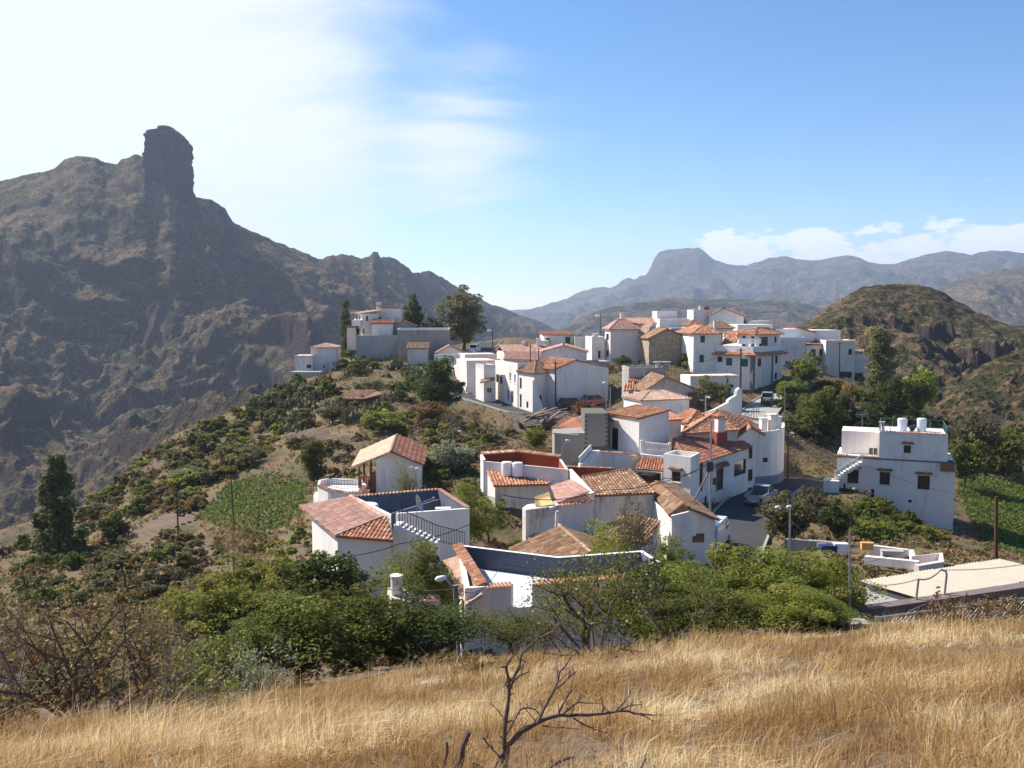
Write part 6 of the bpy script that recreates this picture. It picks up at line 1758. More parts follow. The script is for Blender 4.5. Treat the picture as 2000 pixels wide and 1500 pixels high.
def leaf_cloud(centres, radii, per, size, aspect=.55, up=.25, shell=.55):
    """leaf-sized faces scattered through clumps; brightness attribute is random per leaf"""
    C = np.repeat(np.asarray(centres), per, 0); Rr = np.repeat(np.asarray(radii), per, 0)
    n = len(C)
    d = rng.normal(size=(n, 3)); d /= np.linalg.norm(d, axis=1)[:, None]
    r = (shell + (1 - shell) * rng.random(n)) ** .7
    p = C + d * Rr * r[:, None]
    nrm = d * .6 + rng.normal(size=(n, 3)) * .6 + np.array([0, 0, up]); nrm /= np.linalg.norm(nrm, axis=1)[:, None]
    t = rng.normal(size=(n, 3)); t -= nrm * (t * nrm).sum(1)[:, None]; t /= np.linalg.norm(t, axis=1)[:, None]
    b = np.cross(nrm, t)
    s = size * rng.uniform(.6, 1.3, n)[:, None]
    v = np.stack([p - t * s, p + b * s * aspect + t * s * .05, p + t * s, p - b * s * aspect + t * s * .05], 1).reshape(-1, 3)
    f = np.arange(n * 4).reshape(n, 4)
    return v, f, rng.random(n)
def merge(parts):
    vs, fs, rs = [], [], []; o = 0
    for v, f, r in parts:
        vs.append(v); fs.append(f + o); rs.append(r); o += len(v)
    return np.concatenate(vs), np.concatenate(fs), np.concatenate(rs)
def branches(mb, p, d, L, r, depth, tips, bend=.35, n=3, taper=.6):
    q = [Vector(p)]; dd = Vector(d).normalized(); k = 4
    for i in range(k):
        dd = (dd + Vector((random.gauss(0, bend * .4), random.gauss(0, bend * .4), random.gauss(.04, bend * .3)))).normalized(); q.append(q[-1] + dd * (L / k))
    mb.tube(q, [r * (1 - (1 - taper) * i / k) for i in range(k + 1)], 6 if r > .03 else 4, cap=False)
    if depth == 0: tips.append((q[-1], dd)); return
    for j in range(n):
        f = random.randint(2, k); ang = random.uniform(0, 6.28)
        s_ = dd.cross(Vector((math.cos(ang), math.sin(ang), .3))).normalized()
        branches(mb, q[f], (dd * random.uniform(.5, 1.0) + s_ * random.uniform(.5, 1.0)), L * random.uniform(.55, .8), r * taper * random.uniform(.6, .9), depth - 1, tips, bend, n, taper)
PROTO = {}
def crown_tree(key, H, Wd, leafm, leaf, nclump, per, trunk=.35, tr=.12, shape='round', barkm='bark', clump=.34, seed=0, low=.3):
    """prototype: a trunk with limbs and a crown of leaf clumps; height H, width Wd"""
    random.seed(seed + 100); g = np.random.default_rng(seed + 5)
    mb = MB(); tips = []
    th = H * trunk
    mb.tube([(0, 0, -.6), (random.uniform(-.05, .05) * H, 0, th * .5), (random.uniform(-.06, .06) * H, random.uniform(-.06, .06) * H, th)], [tr * 1.25, tr, tr * .85], 8, cap=False)
    top = Vector(mb.v[-1])
    for j in range(0 if shape in ('cone', 'column') else 5):
        a = j * 1.256 + random.uniform(-.4, .4)
        branches(mb, (top.x, top.y, th * random.uniform(.75, 1)), (math.cos(a) * Wd * .45, math.sin(a) * Wd * .45, H * .45), H * .36, tr * .55, 1, tips, .3, 3)
    cs, rs = [], []
    for i in range(nclump):
        u = g.normal(size=3); u /= np.linalg.norm(u); r = g.random() ** .42
        if shape == 'round': zc = H * (low + (1 - low) * .5); c = np.array([u[0] * Wd * .40 * r, u[1] * Wd * .40 * r, zc + u[2] * H * (1 - low) * .40 * r])
        elif shape == 'cone':
            f = g.random() ** 1.25; w = Wd * .5 * (1 - f) ** .8 + .15; a = g.random() * 6.28; rr = math.sqrt(g.random()); c = np.array([math.cos(a) * w * rr, math.sin(a) * w * rr, H * (low + (1 - low) * f * .97)])
        elif shape == 'column':
            f = g.random(); w = Wd * .36 * math.sin(math.pi * (.12 + .8 * f)) ** .6; a = g.random() * 6.28; rr = math.sqrt(g.random()); c = np.array([math.cos(a) * w * rr, math.sin(a) * w * rr, H * (low + (1 - low) * f)])
        elif shape == 'bush': c = np.array([u[0] * Wd * .42 * r, u[1] * Wd * .42 * r, abs(u[2]) * H * .72 * r + H * .12])
        lob = 1 + .28 * math.sin(3 * math.atan2(c[1], c[0]) + seed) + .18 * math.sin(5 * math.atan2(c[1], c[0]) + 2.1 * seed)
        if shape in ('round', 'bush'): c = c * np.array([lob, lob, 1 + .22 * math.sin(2.3 * c[0] + seed)])
        k = min(Wd, H) * clump * g.uniform(.35, 1.2) * .5
        cs.append(c); rs.append(np.array([k * 1.15, k * 1.15, k * .8]))
    v, f, r = leaf_cloud(cs, rs, per, leaf)
    # each clump has its own tone
    r = np.clip(r * .45 + np.repeat(g.random(nclump), per) * .55, 0, 1)
    PROTO[key] = (mb, v, f, r, leafm, barkm, {})
def place(key, name, label, cat, x, y, s=1.0, rot=None, group=None, z=None, sz=None, leafm=None):
    mb, v, f, r, lm, bk, cache = PROTO[key]
    z = float(gq(x, y)) if z is None else z
    t = thing(name, label, cat, (x, y, z), group, random.uniform(0, 6.28) if rot is None else rot, local=True)
    t.scale = (s, s, s if sz is None else sz)
    lm = leafm or lm
    if 'trunk' not in cache:
        o = mb.build('trunk', bk, t); cache['trunk'] = o.data
    else:
        o = bpy.data.objects.new('trunk', cache['trunk']); COL.objects.link(o); o.parent = t
    nm = 'crown' if cat == 'tree' else 'foliage'
    if lm not in cache:
        o = np_mesh(nm, v, f, lm, False, r, t); cache[lm] = o.data
    else:
        o = bpy.data.objects.new(nm, cache[lm]); COL.objects.link(o); o.parent = t
    return t
crown_tree('laurel', 4.6, 4.6, 'leaf_green', .060, 62, 260, .28, .11, 'round', clump=.30, seed=1, low=.16)
crown_tree('orange', 4.2, 4.0, 'leaf_dark', .056, 62, 260, .25, .10, 'round', clump=.28, seed=2, low=.2)
crown_tree('bright', 3.8, 4.6, 'leaf_bright', .075, 60, 190, .2, .08, 'bush', clump=.30, seed=3)
crown_tree('almond', 4.6, 4.2, 'leaf_bright', .06, 60, 85, .35, .10, 'round', clump=.40, seed=4, low=.28)
crown_tree('pine', 11, 5.4, 'leaf_pine', .18, 170, 75, .9, .22, 'cone', clump=.22, seed=5, low=.10)
crown_tree('pine_far', 9, 4.6, 'leaf_pine', .26, 90, 60, .5, .2, 'round', clump=.34, seed=6, low=.22)
crown_tree('eucalyptus', 13, 10, 'leaf_olive', .28, 130, 75, .3, .3, 'round', clump=.27, seed=7, low=.06)
crown_tree('cypress', 10, 2.6, 'leaf_dark', .18, 80, 60, .2, .15, 'column', clump=.55, seed=8, low=.06)
crown_tree('round_dark', 8, 6.6, 'leaf_dark', .20, 110, 75, .2, .2, 'round', clump=.30, seed=9, low=.06)
crown_tree('round_green', 5, 5, 'leaf_green', .15, 80, 80, .25, .14, 'round', clump=.34, seed=10, low=.1)
crown_tree('tall_green', 11, 5.6, 'leaf_olive', .22, 100, 80, .3, .2, 'column', clump=.42, seed=11, low=.12)
crown_tree('far_tree', 6, 5, 'leaf_olive', .20, 70, 70, .3, .14, 'round', clump=.36, seed=12, low=.15)
crown_tree('bare', 4.5, 4.5, 'leaf_brown', .05, 60, 40, .35, .1, 'round', 'bark_pale', clump=.4, seed=13, low=.3)
for i, (nm, lm, H_, W_) in enumerate((('shrub_a','leaf_green',1.5,2.2),('shrub_b','leaf_olive',1.3,2.0),('shrub_c','leaf_brown',1.1,2.0),('shrub_d','leaf_dark',1.8,2.4),('shrub_e','leaf_grey',1.2,1.9),('shrub_f','leaf_bright',1.4,2.2))):
    crown_tree(nm, H_ * .9, W_ * 1.15, lm, .115, 24, 54, .2, .04, 'bush', clump=.40, seed=20 + i)
def prickly_pear(key, seed):
    g = np.random.default_rng(seed); vs, fs, rs = [], [], []; o = 0
    for i in range(70):
        c = np.array([g.normal() * .6, g.normal() * .6, abs(g.normal()) * .5 + .15]); a = g.random() * 6.28; tl = g.normal() * .4
        u = np.array([math.cos(a), math.sin(a), 0]); w = np.array([-math.sin(a) * math.sin(tl), math.cos(a) * math.sin(tl), math.cos(tl)]); k = g.uniform(.16, .26)
        n = np.cross(u, w) * .025
        for sgn in (1, -1):
            ring = [c + u * math.cos(t_) * k * .62 + w * math.sin(t_) * k + n * sgn for t_ in np.arange(8) / 8 * 6.283]
            vs += ring; fs += [[o, o + 1, o + 2, o + 3], [o, o + 3, o + 4, o + 7], [o + 4, o + 5, o + 6, o + 7]]; rs += [g.random()] * 3; o += 8
    mb = MB(); mb.tube([(0, 0, -.4), (0, 0, .5)], [.12, .08], 6)
    PROTO[key] = (mb, np.array(vs), np.array(fs), np.array(rs), 'leaf_cactus', 'bark', {})
prickly_pear('cactus', 4)
def palm(key, H, n=44, L=2.6, lm='leaf_pine'):
    g = np.random.default_rng(9); vs, fs, rs = [], [], []; o = 0
    for i in range(n):
        a = i * 2.4; el = g.uniform(-.2, 1.3); pts = []; p = np.array([0, 0, H]); d = np.array([math.cos(a) * math.cos(el), math.sin(a) * math.cos(el), math.sin(el)])
        for k in range(7):
            pts.append(p.copy()); p = p + d * L / 6; d = d + np.array([0, 0, -.2]); d /= np.linalg.norm(d)
        side = np.array([-math.sin(a), math.cos(a), 0]); rr = g.random()
        for k in range(6):
            for m_ in range(4):
                q = pts[k] + (pts[k + 1] - pts[k]) * m_ / 4; w = .55 * math.sin(math.pi * min(.95, (k + m_ / 4 + .6) / 6.8))
                for s_ in (-1, 1):
                    e = q + side * s_ * w + (pts[k + 1] - pts[k]) * .8 - np.array([0, 0, .12]); t_ = (pts[k + 1] - pts[k]) * .09
                    vs += [q - t_, q + t_, e + t_ * .2, e - t_ * .2]; fs.append([o, o + 1, o + 2, o + 3]); rs.append(rr); o += 4
    mb = MB(); mb.tube([(0, 0, -.5), (0, 0, H)], [.28, .22], 8)
    PROTO[key] = (mb, np.array(vs), np.array(fs), np.array(rs), lm, 'bark', {})
palm('palm', 1.6)

def at(px, py, Y): q = P(px, py, Y); return q.x, q.y
def tree(key, label, px, py_top, py_base, Y, H=None, W=None, cat='tree', name=None, lm=None, rot=None, group=None):
    """stand a plant on the ground so that it spans the given rows at distance Y"""
    b = P(px, py_base, Y); gzv = float(gq(b.x, b.y)); zt_ = P(px, py_top, Y).z
    hp = PROTO_H[key]; s = max(.2, (zt_ - gzv) / hp)
    return place(key, name or {'tree': 'tree', 'shrub': 'shrub'}.get(cat, cat.replace(' ', '_')), label, cat, b.x, b.y, s if W is None else W, rot, group, sz=s, leafm=lm)
PROTO_H = {}
for k_, (mb_, v_, f_, r_, *_x) in PROTO.items(): PROTO_H[k_] = float(np.percentile(v_[:, 2], 99.5))
random.seed(21)
# ---- trees near the terrace houses
tree('orange', 'dark orange tree nearest the leaning lamp pole', 815,1148,1320,25, name='orange_tree', W=1.05)
tree('orange', 'dense dark orange tree left of the leaning pole', 705,1148,1340,24, name='orange_tree', W=1.05, lm='leaf_green')
tree('laurel', 'broad green tree in the middle of the garden clump', 585,1165,1340,23.5, W=1.0, name='garden_tree', lm='leaf_green')
tree('orange', 'shaded small tree at the left of the garden clump', 470,1215,1340,22, W=.85, name='garden_tree', lm='leaf_green')
tree('round_dark', 'glossy dark loquat tree in front of the pink-roofed house', 650,1082,1200,38, W=.62, name='loquat_tree', lm='leaf_dark')
tree('bright', 'yellow-green mulberry bush left of the loquat', 470,1096,1230,38, W=1.15, name='mulberry_bush', cat='shrub')
tree('bright', 'yellow-green bush behind the mulberry', 560,1072,1200,44, W=1.1, name='mulberry_bush', cat='shrub')
tree('bright', 'low yellow-green bush at the left edge of the garden', 400,1130,1240,36, W=.95, name='mulberry_bush', cat='shrub')
tree('laurel', 'bushy tree between the two terrace houses', 830,1058,1180,42, W=.85, name='garden_tree')
tree('almond', 'airy almond tree left of the pink-roofed house stair', 775,1075,1180,43, W=.5, name='almond_tree', lm='leaf_green')
tree('laurel', 'leafy fig tree right of the slate terrace', 905,945,1060,60, W=.95, name='fig_tree')
tree('laurel', 'fig tree beside the courtyard house wall', 955,975,1060,63, W=.75, name='fig_tree')
tree('almond', 'sparse yellow-green almond tree before the slate terrace', 1150,1075,1300,25, W=.85, name='almond_tree')
tree('almond', 'low almond bush under the front wall of the slate terrace house', 990,1195,1295,26, W=.7, name='almond_tree', lm='leaf_green')
tree('almond', 'thin almond tree at the left corner of the terrace house wall', 1060,1180,1295,27, W=.55, name='almond_tree', lm='leaf_olive')
tree('round_green', 'dark leafy tree covering the right corner of the slate terrace', 1250,1095,1280,28, W=.5, name='garden_tree', lm='leaf_dark')
for i, (x_, t_, b_, Y_, w_, l_) in enumerate(((1330,1105,1270,28,.85,'first laurel of the hedge, next to the dark tree'),(1420,1068,1260,29,.95,'tallest laurel of the hedge above the lower road'),(1510,1075,1260,28,.9,'laurel in the middle of the hedge'),(1590,1080,1250,28,.9,'laurel with pale flowers near the thin grey pole'),(1628,1110,1230,30,.5,'last laurel of the hedge by the corrugated shed'),(1400,1150,1265,24,.7,'low laurel in front of the tallest one'),(1540,1150,1255,24,.75,'low laurel in front of the hedge middle'),(1300,1170,1275,24,.6,'low laurel at the left end of the hedge'),(1600,1175,1245,24,.5,'low laurel close to the sloping wall'))):
    tree('laurel', l_, x_, t_, b_, Y_, W=w_, name='laurel_tree', lm='leaf_bright' if i in (1, 3, 6) else 'leaf_green')
tree('far_tree', 'grey-green tree by the lamp post on the lower road', 1535,965,1070,66, W=.75, name='olive_tree')
tree('round_green', 'dark round bush beside the courtyard wall', 1635,985,1068,68, W=.62, name='bay_tree', lm='leaf_dark')
tree('far_tree', 'olive bush under the shaded road bend', 1590,955,1010,80, W=.6, name='olive_tree', lm='leaf_olive')
tree('almond', 'feathery pepper tree in front of the stained barn wall', 1240,975,1090,50, W=.7, name='pepper_tree', lm='leaf_olive')
tree('almond', 'yellow bush at the foot of the barn', 1180,1020,1095,48, W=.7, name='almond_tree')
tree('laurel', 'garden bush in front of the gable cottage', 1310,1050,1120,46, W=.6, name='garden_tree')
tree('laurel', 'low vine bush behind the slate terrace', 1010,1055,1085,58, W=.5, name='vine_bush', cat='shrub', lm='leaf_bright')
# ---- trees of the middle distance
tree('pine', 'tall dark pine standing alone at the far left', 118,892,1102,86, W=1.0, name='pine_tree')
tree('round_dark', 'dark round tree right of the lone pine', 226,1000,1075,86, W=.5, name='dark_tree')
tree('round_dark', 'large dark rounded tree in the middle of the cactus slope', 858,700,800,130, W=1.05, name='carob_tree')
tree('eucalyptus', 'tall feathery eucalyptus on the left ridge', 905,560,690,205, W=1.08, name='eucalyptus_tree')
tree('pine_far', 'rounded pine left of the eucalyptus', 808,578,640,205, W=1.05, name='pine_tree')
tree('cypress', 'slim cypress left of the balcony villa', 676,588,650,195, W=1.0, name='cypress_tree', lm='leaf_pine')
tree('round_green', 'low dark bush under the eucalyptus', 850,620,660,205, W=1.2, name='bushy_tree', lm='leaf_olive')
tree('round_green', 'bright green round bush beside the block building', 1046,832,882,100, W=.62, name='round_bush', cat='shrub', lm='leaf_bright')
tree('far_tree', 'lime-green broom on the slope above the gable house', 745,800,860,108, W=.9, name='broom_bush', cat='shrub', lm='leaf_bright')
tree('far_tree', 'tan reed clump on the slope beside the carob', 838,785,835,118, W=.85, name='reed_clump', cat='shrub', lm='leaf_brown')
tree('bare', 'bare pinkish almond tree above the street wall', 882,790,860,112, W=1.0, name='bare_tree')
tree('bare', 'second bare almond tree by the retaining wall', 927,785,850,113, W=1.0, name='bare_tree')
tree('bare', 'bare dark almond tree above the mulberry bushes', 455,1000,1095,60, W=.9, name='bare_tree')
tree('bare', 'brown leafless tree behind the green field', 505,860,930,112, W=.8, name='bare_tree')
tree('tall_green', 'olive tree on the slope right of the green field', 615,860,945,96, W=.55, name='olive_tree', lm='leaf_green')
tree('far_tree', 'grey-green bush between the field and the gable house', 590,850,900,108, W=.7, name='olive_tree')
tree('far_tree', 'dark tree below the rust-red barn', 650,790,850,122, W=.7, name='dark_tree')
tree('far_tree', 'silvery bush behind the gable house', 880,862,930,84, W=.75, name='silver_bush', cat='shrub', lm='leaf_grey')
tree('almond', 'feathery young tree in front of the gable house wall', 790,905,985,70, W=.6, name='pepper_tree', lm='leaf_olive')
tree('palm', 'small dark palm on the left slope', 378,925,965,112, W=1.3, name='palm_tree')
tree('tall_green', 'tall leafy poplar at the end of the ridge street', 1712,638,790,150, W=.95, name='poplar_tree', lm='leaf_olive')
tree('far_tree', 'light green pepper tree before the balcony house', 1570,690,770,146, W=1.1, name='pepper_tree', lm='leaf_green')
tree('round_green', 'deep green tree at the end of the shaded lane', 1545,740,800,136, W=1.0, name='green_tree', lm='leaf_green')
tree('round_dark', 'large dark tree above the rounded corner house', 1600,760,880,118, W=1.05, name='dark_tree', lm='leaf_green')
tree('round_dark', 'dark tree behind the tank house terrace', 1690,790,870,124, W=.9, name='dark_tree')
tree('round_dark', 'dark tree right of the poplar', 1740,735,830,142, W=.85, name='dark_tree')
tree('far_tree', 'yellowish tree in the gap behind the tank house', 1790,720,830,150, W=1.3, name='yellow_tree', lm='leaf_bright')
tree('round_dark', 'dark bush on the bank above the lane', 1640,770,850,126, W=.8, name='dark_tree', lm='leaf_dark')
tree('shrub_d', 'orange-leaved creeper on the bank of the lane', 1645,752,775,132, W=1.9, name='creeper', cat='shrub', lm='leaf_orange')
tree('far_tree', 'olive tree at the right behind the tank house', 1900,810,950,125, W=1.1, name='olive_tree')
tree('far_tree', 'olive tree touching the right side of the tank house', 1885,850,935,112, W=.9, name='olive_tree', lm='leaf_green')
tree('far_tree', 'olive tree near the right edge of the slope', 1965,830,940,128, W=1.2, name='olive_tree', lm='leaf_green')
tree('shrub_d', 'round orange bush beside the pink car', 1137,783,802,128, W=1.2, name='orange_bush', cat='shrub', lm='leaf_orange')
tree('far_tree', 'dry pepper tree in front of the brown gable doorway', 1385,735,800,121, W=.8, name='pepper_tree', lm='leaf_olive')
tree('round_green', 'green bushes under the stone barn', 1215,695,722,158, W=.7, name='garden_bush', cat='shrub', lm='leaf_dark')
tree('shrub_c', 'tan garden scrub below the hip-roofed house', 1195,712,735,150, W=1.8, name='garden_scrub', cat='shrub')
tree('shrub_a', 'climbing shrub against the stone barn corner', 1338,690,720,156, W=1.6, name='garden_bush', cat='shrub')
tree('far_tree', 'bush by the rear veranda house', 1132,655,690,190, W=.6, name='garden_bush', cat='shrub', lm='leaf_green')
tree('shrub_e', 'pale agave clump on the bank by the stepped wall', 1420,740,770,126, W=1.2, name='agave_clump', cat='shrub')
# ---- countless scrub on the slopes, one object per shrub
KIND = {'shrub_a': ('green_shrub', 'leafy green shrub in the scrub of the village slope', 'green shrubs on the village slope'), 'shrub_b': ('olive_shrub', 'dull olive shrub in the scrub of the village slope', 'olive shrubs on the village slope'),
        'shrub_c': ('dry_shrub', 'dry brown shrub in the scrub of the village slope', 'dry shrubs on the village slope'), 'shrub_d': ('dark_shrub', 'dark green shrub in the scrub of the village slope', 'dark shrubs on the village slope'),
        'shrub_e': ('grey_shrub', 'grey-green shrub in the scrub of the village slope', 'grey shrubs on the village slope'), 'shrub_f': ('yellow_shrub', 'yellow-green shrub in the scrub of the village slope', 'yellow-green shrubs on the village slope'),
        'cactus': ('prickly_pear', 'prickly pear cactus among the slope scrub', 'prickly pears on the village slope')}
def in_poly(x, y, poly):
    c = False; n = len(poly)
    for i in range(n):
        x0, y0 = poly[i - 1]; x1, y1 = poly[i]
        if (y0 > y) != (y1 > y) and x < (x1 - x0) * (y - y0) / (y1 - y0) + x0: c = not c
    return c
AREAS = [  # outline in the picture, number, kinds with weights, size range
 ([(560,745),(650,690),(770,690),(900,720),(890,790),(800,800),(690,830),(560,850),(470,830)], 130, dict(cactus=5, shrub_d=1, shrub_a=3, shrub_c=2, shrub_b=3), (.8, 1.7), 'on the cactus slope below the balcony villa'),
 ([(150,1000),(300,885),(430,820),(560,755),(560,850),(520,900),(400,950),(380,1000),(250,1010),(170,1060)], 200, dict(shrub_a=2, shrub_b=5, shrub_c=5, shrub_f=3, shrub_e=2), (.7, 1.6), 'on the steep slope left of the bean field'),
 ([(0,1070),(150,1010),(260,1080),(400,1060),(400,1130),(240,1200),(0,1200)], 70, dict(shrub_a=2, shrub_b=3, shrub_c=4, shrub_d=1), (.6, 1.3), 'at the far left foot of the slope'),
 ([(690,830),(800,800),(900,800),(1000,850),(990,880),(920,900),(840,900),(820,870),(760,845),(690,880)], 85, dict(shrub_a=2, shrub_b=3, shrub_c=4, shrub_e=2, shrub_f=2), (.6, 1.2), 'on the dry bank below the street wall'),
 ([(830,900),(925,900),(935,1000),(860,960)], 22, dict(shrub_a=3, shrub_f=2, shrub_b=2), (.6, 1.1), 'beside the courtyard house'),
 ([(1530,780),(1680,740),(1760,780),(1850,840),(2000,840),(2000,930),(1870,930),(1850,850),(1640,850),(1600,870),(1540,840)], 110, dict(shrub_a=4, shrub_d=3, shrub_b=3, shrub_f=2), (1.0, 2.0), 'in the thicket behind the tank house'),
 ([(1600,1000),(1700,985),(1800,1030),(1840,1060),(1700,1060)], 95, dict(shrub_f=5, shrub_a=3), (.6, 1.1), 'in the green tangle in front of the tank house'),
 ([(1840,1060),(1900,1080),(2000,1120),(2000,1140),(1840,1100)], 12, dict(shrub_c=3, shrub_b=2), (.4, .7), 'on the bank at the right edge'),
 ([(560,860),(640,860),(690,880),(690,940),(610,930)], 18, dict(shrub_a=2, shrub_b=2, shrub_c=2), (.6, 1.1), 'between the bean field and the gable house'),
 ([(250,1040),(420,1040),(600,1050),(600,1090),(420,1090),(300,1090)], 30, dict(shrub_a=3, shrub_c=3, shrub_b=3), (.4, .9), 'beside the ploughed strips'),
 ([(0,1190),(250,1160),(430,1210),(500,1330),(330,1385),(0,1410)], 85, dict(shrub_c=4, shrub_b=4, shrub_a=3), (.28, .52), 'in the tangle of brush at the lower left'),
 ([(620,1290),(880,1265),(890,1290),(640,1335)], 10, dict(shrub_c=2, shrub_a=3, shrub_d=3), (.3, .5), 'under the orange trees'),
 ([(1060,1255),(1640,1215),(1640,1240),(1060,1290)], 26, dict(shrub_c=4, shrub_b=3, shrub_a=3), (.3, .5), 'at the foot of the laurel hedge'),
]
HOUSE_PTS = np.array([[o.location.x, o.location.y] for o in COL.objects if o.parent is None and o.type == 'EMPTY' and o.get('category') in ('house', 'cottage', 'barn', 'building', 'shed', 'outbuilding')])
def on_any_road(x, y, m_=.8):
    return any(((line[:, 0] - x) ** 2 + (line[:, 1] - y) ** 2).min() < (hw + m_) ** 2 for line, hw in ROADS.values())
random.seed(77)
for poly, n, kinds, (s0, s1), where in AREAS:
    xs = [p[0] for p in poly]; ys = [p[1] for p in poly]; k = 0; tries = 0
    while k < n and tries < n * 20:
        tries += 1
        px, py = random.uniform(min(xs), max(xs)), random.uniform(min(ys), max(ys))
        if not in_poly(px, py, poly): continue
        q = hit(px, py, 9)
        if q is None or on_any_road(q.x, q.y): continue
        kd = random.choices(list(kinds), list(kinds.values()))[0]
        nm, lb, gp = KIND[kd]; lb = lb.split(' in ')[0].split(' among ')[0] + ' ' + where; gp = gp.split(' on ')[0] + ' ' + where; s = random.uniform(s0, s1)
        place(kd, nm, lb, 'cactus' if kd == 'cactus' else 'shrub', q.x, q.y, s, None, gp, z=q.z - .1, sz=s * random.uniform(.8, 1.2)); k += 1

FIELDS = []
# ---- fields: rows of plants and furrows
def field(name, label, poly, m_, size, step, per, hgt, kind='stuff'):
    pts3 = [hit(*p, 30) for p in poly]; P2 = [(p.x, p.y) for p in pts3 if p is not None]; FIELDS.append(P2)
    xs = [p[0] for p in P2]; ys = [p[1] for p in P2]; cs = []
    for x in np.arange(min(xs), max(xs), step):
        for y in np.arange(min(ys), max(ys), step * .8):
            xx = x + random.uniform(-.12, .12); yy = y + random.uniform(-.12, .12)
            if in_poly(xx, yy, P2): cs.append((xx, yy))
    cs = np.array(cs); z = gq(cs[:, 0], cs[:, 1])
    C = np.c_[cs, z + hgt * .5]; Rr = np.tile([[step * .42, step * .42, hgt * .6]], (len(C), 1)) * rng.uniform(.6, 1.2, (len(C), 1))
    v, f, r = leaf_cloud(C, Rr, per, size)
    o = np_mesh(name, v, f, m_, False, r); o['kind'] = 'stuff'; tag(o, label, 'crop')
field('bean_field', 'green bean field on the slope left of the pink-roofed house', [(380,1015),(440,950),(520,926),(598,945),(596,1000),(540,1035),(440,1035)], 'leaf_field', .16, .55, 9, .45)
field('potato_field', 'bright green potato field right of the tank house', [(1868,950),(1900,935),(2060,950),(2060,1090),(1960,1075),(1890,1010)], 'leaf_field', .17, .5, 10, .5)
def mk_soil(k):
    w = k.N('ShaderNodeTexWave'); w.inputs['Scale'].default_value = 1.1; w.inputs['Distortion'].default_value = .6; k.L(k.scaled((.5, 1, 0)), w.inputs['Vector'])
    n = k.noise(2.5, 6, .65)
    c = k.mix(n, (0.115, 0.078, 0.056), (0.21, 0.15, 0.108))
    k.bsdf(c, .95, k.bump(n, .12, .8), spec=.1)
mat('soil', mk_soil)
def ploughed(label, poly, ang, gap=.75):
    pts3 = [hit(*p, 30) for p in poly]; P2 = [(p.x, p.y) for p in pts3 if p is not None]; FIELDS.append(P2)
    u = Vector((math.cos(ang), math.sin(ang))); w = Vector((-u.y, u.x))
    a0 = [Vector(p).dot(w) for p in P2]; b0 = [Vector(p).dot(u) for p in P2]
    t = thing('ploughed_field', label, 'field', tuple(pts3[0])); mb = MB()
    k = min(a0)
    while k < max(a0):
        run = []
        for b in np.arange(min(b0), max(b0), .6):
            q = u * b + w * k
            if in_poly(q.x, q.y, P2): run.append(q)
            elif len(run) > 1: _furrow(mb, run, w, gap); run = []
        if len(run) > 1: _furrow(mb, run, w, gap)
        k += gap
    mb.build('furrows', 'soil', t, True, kind='stuff')
def _furrow(mb, run, w, gap):
    vs = []
    for q in run:
        for s_, h_ in ((-.5, -.16), (-.2, .10), (.2, .12), (.5, -.16)):
            p = q + w * gap * s_; vs.append((p.x, p.y, float(gq(p.x, p.y)) + h_ * 1.0 + random.uniform(0, .06) - .02))
    mb.mesh(vs, [(i * 4 + j, i * 4 + 4 + j, i * 4 + 5 + j, i * 4 + 1 + j) for i in range(len(run) - 1) for j in range(3)])
ploughed('ploughed brown strip left of the green bean field', [(255,1045),(330,1000),(420,965),(445,985),(380,1020),(290,1062)], 2.2)
ploughed('ploughed brown patch beside the pink-roofed house', [(540,1075),(605,1030),(606,1080),(590,1092)], 2.4)
ploughed('small ploughed terrace on the far slope', [(545,850),(590,838),(690,855),(700,880),(600,868),(560,870)], .3)
ploughed('ploughed terrace below the bean field', [(270,1115),(340,1075),(420,1050),(450,1075),(380,1110),(300,1130)], 2.3)


# ---- low scrub and dry tufts that cover the slopes, too many to count
def ground_cover(name, label, n, m_, size, hgt, per, seed, thr):
    g = np.random.default_rng(seed)
    x = g.uniform(-120, 120, n * 4); y = np.exp(g.uniform(math.log(30), math.log(225), n * 4))
    k = (np.abs(x) < y * .66 + 18) & (fbm(x / 9, y / 9, 3, seed) > thr); x, y = x[k], y[k]
    for line, hw in ROADS.values():
        d2 = ((x[:, None] - line[None, :, 0]) ** 2 + (y[:, None] - line[None, :, 1]) ** 2).min(1); k = d2 > (hw + .5) ** 2; x, y = x[k], y[k]
    keep = np.ones(len(x), bool)
    for P2 in FIELDS:
        for i in range(len(x)):
            if keep[i] and in_poly(x[i], y[i], P2): keep[i] = False
    x, y = x[keep][:n], y[keep][:n]
    z = gq(x, y); sc = g.uniform(.5, 1.4, (len(x), 1)) * (np.clip(y, 30, 130) / 90)[:, None]
    v, f, r = leaf_cloud(np.c_[x, y, z + hgt * .3], np.array([[hgt, hgt, hgt * .6]]) * sc, per, size)
    o = np_mesh(name, v, f, m_, False, r); o['kind'] = 'stuff'; tag(o, label, 'scrub')
ground_cover('dry_tufts', 'tawny dry tufts covering the village slope', 8200, 'leaf_tan', .17, .42, 11, 51, -.5)
ground_cover('low_scrub', 'low olive scrub covering the village slope', 6800, 'leaf_olive', .16, .55, 12, 52, -.25)
ground_cover('brown_scrub', 'low brown scrub covering the village slope', 4600, 'leaf_brown', .16, .5, 11, 53, -.25)

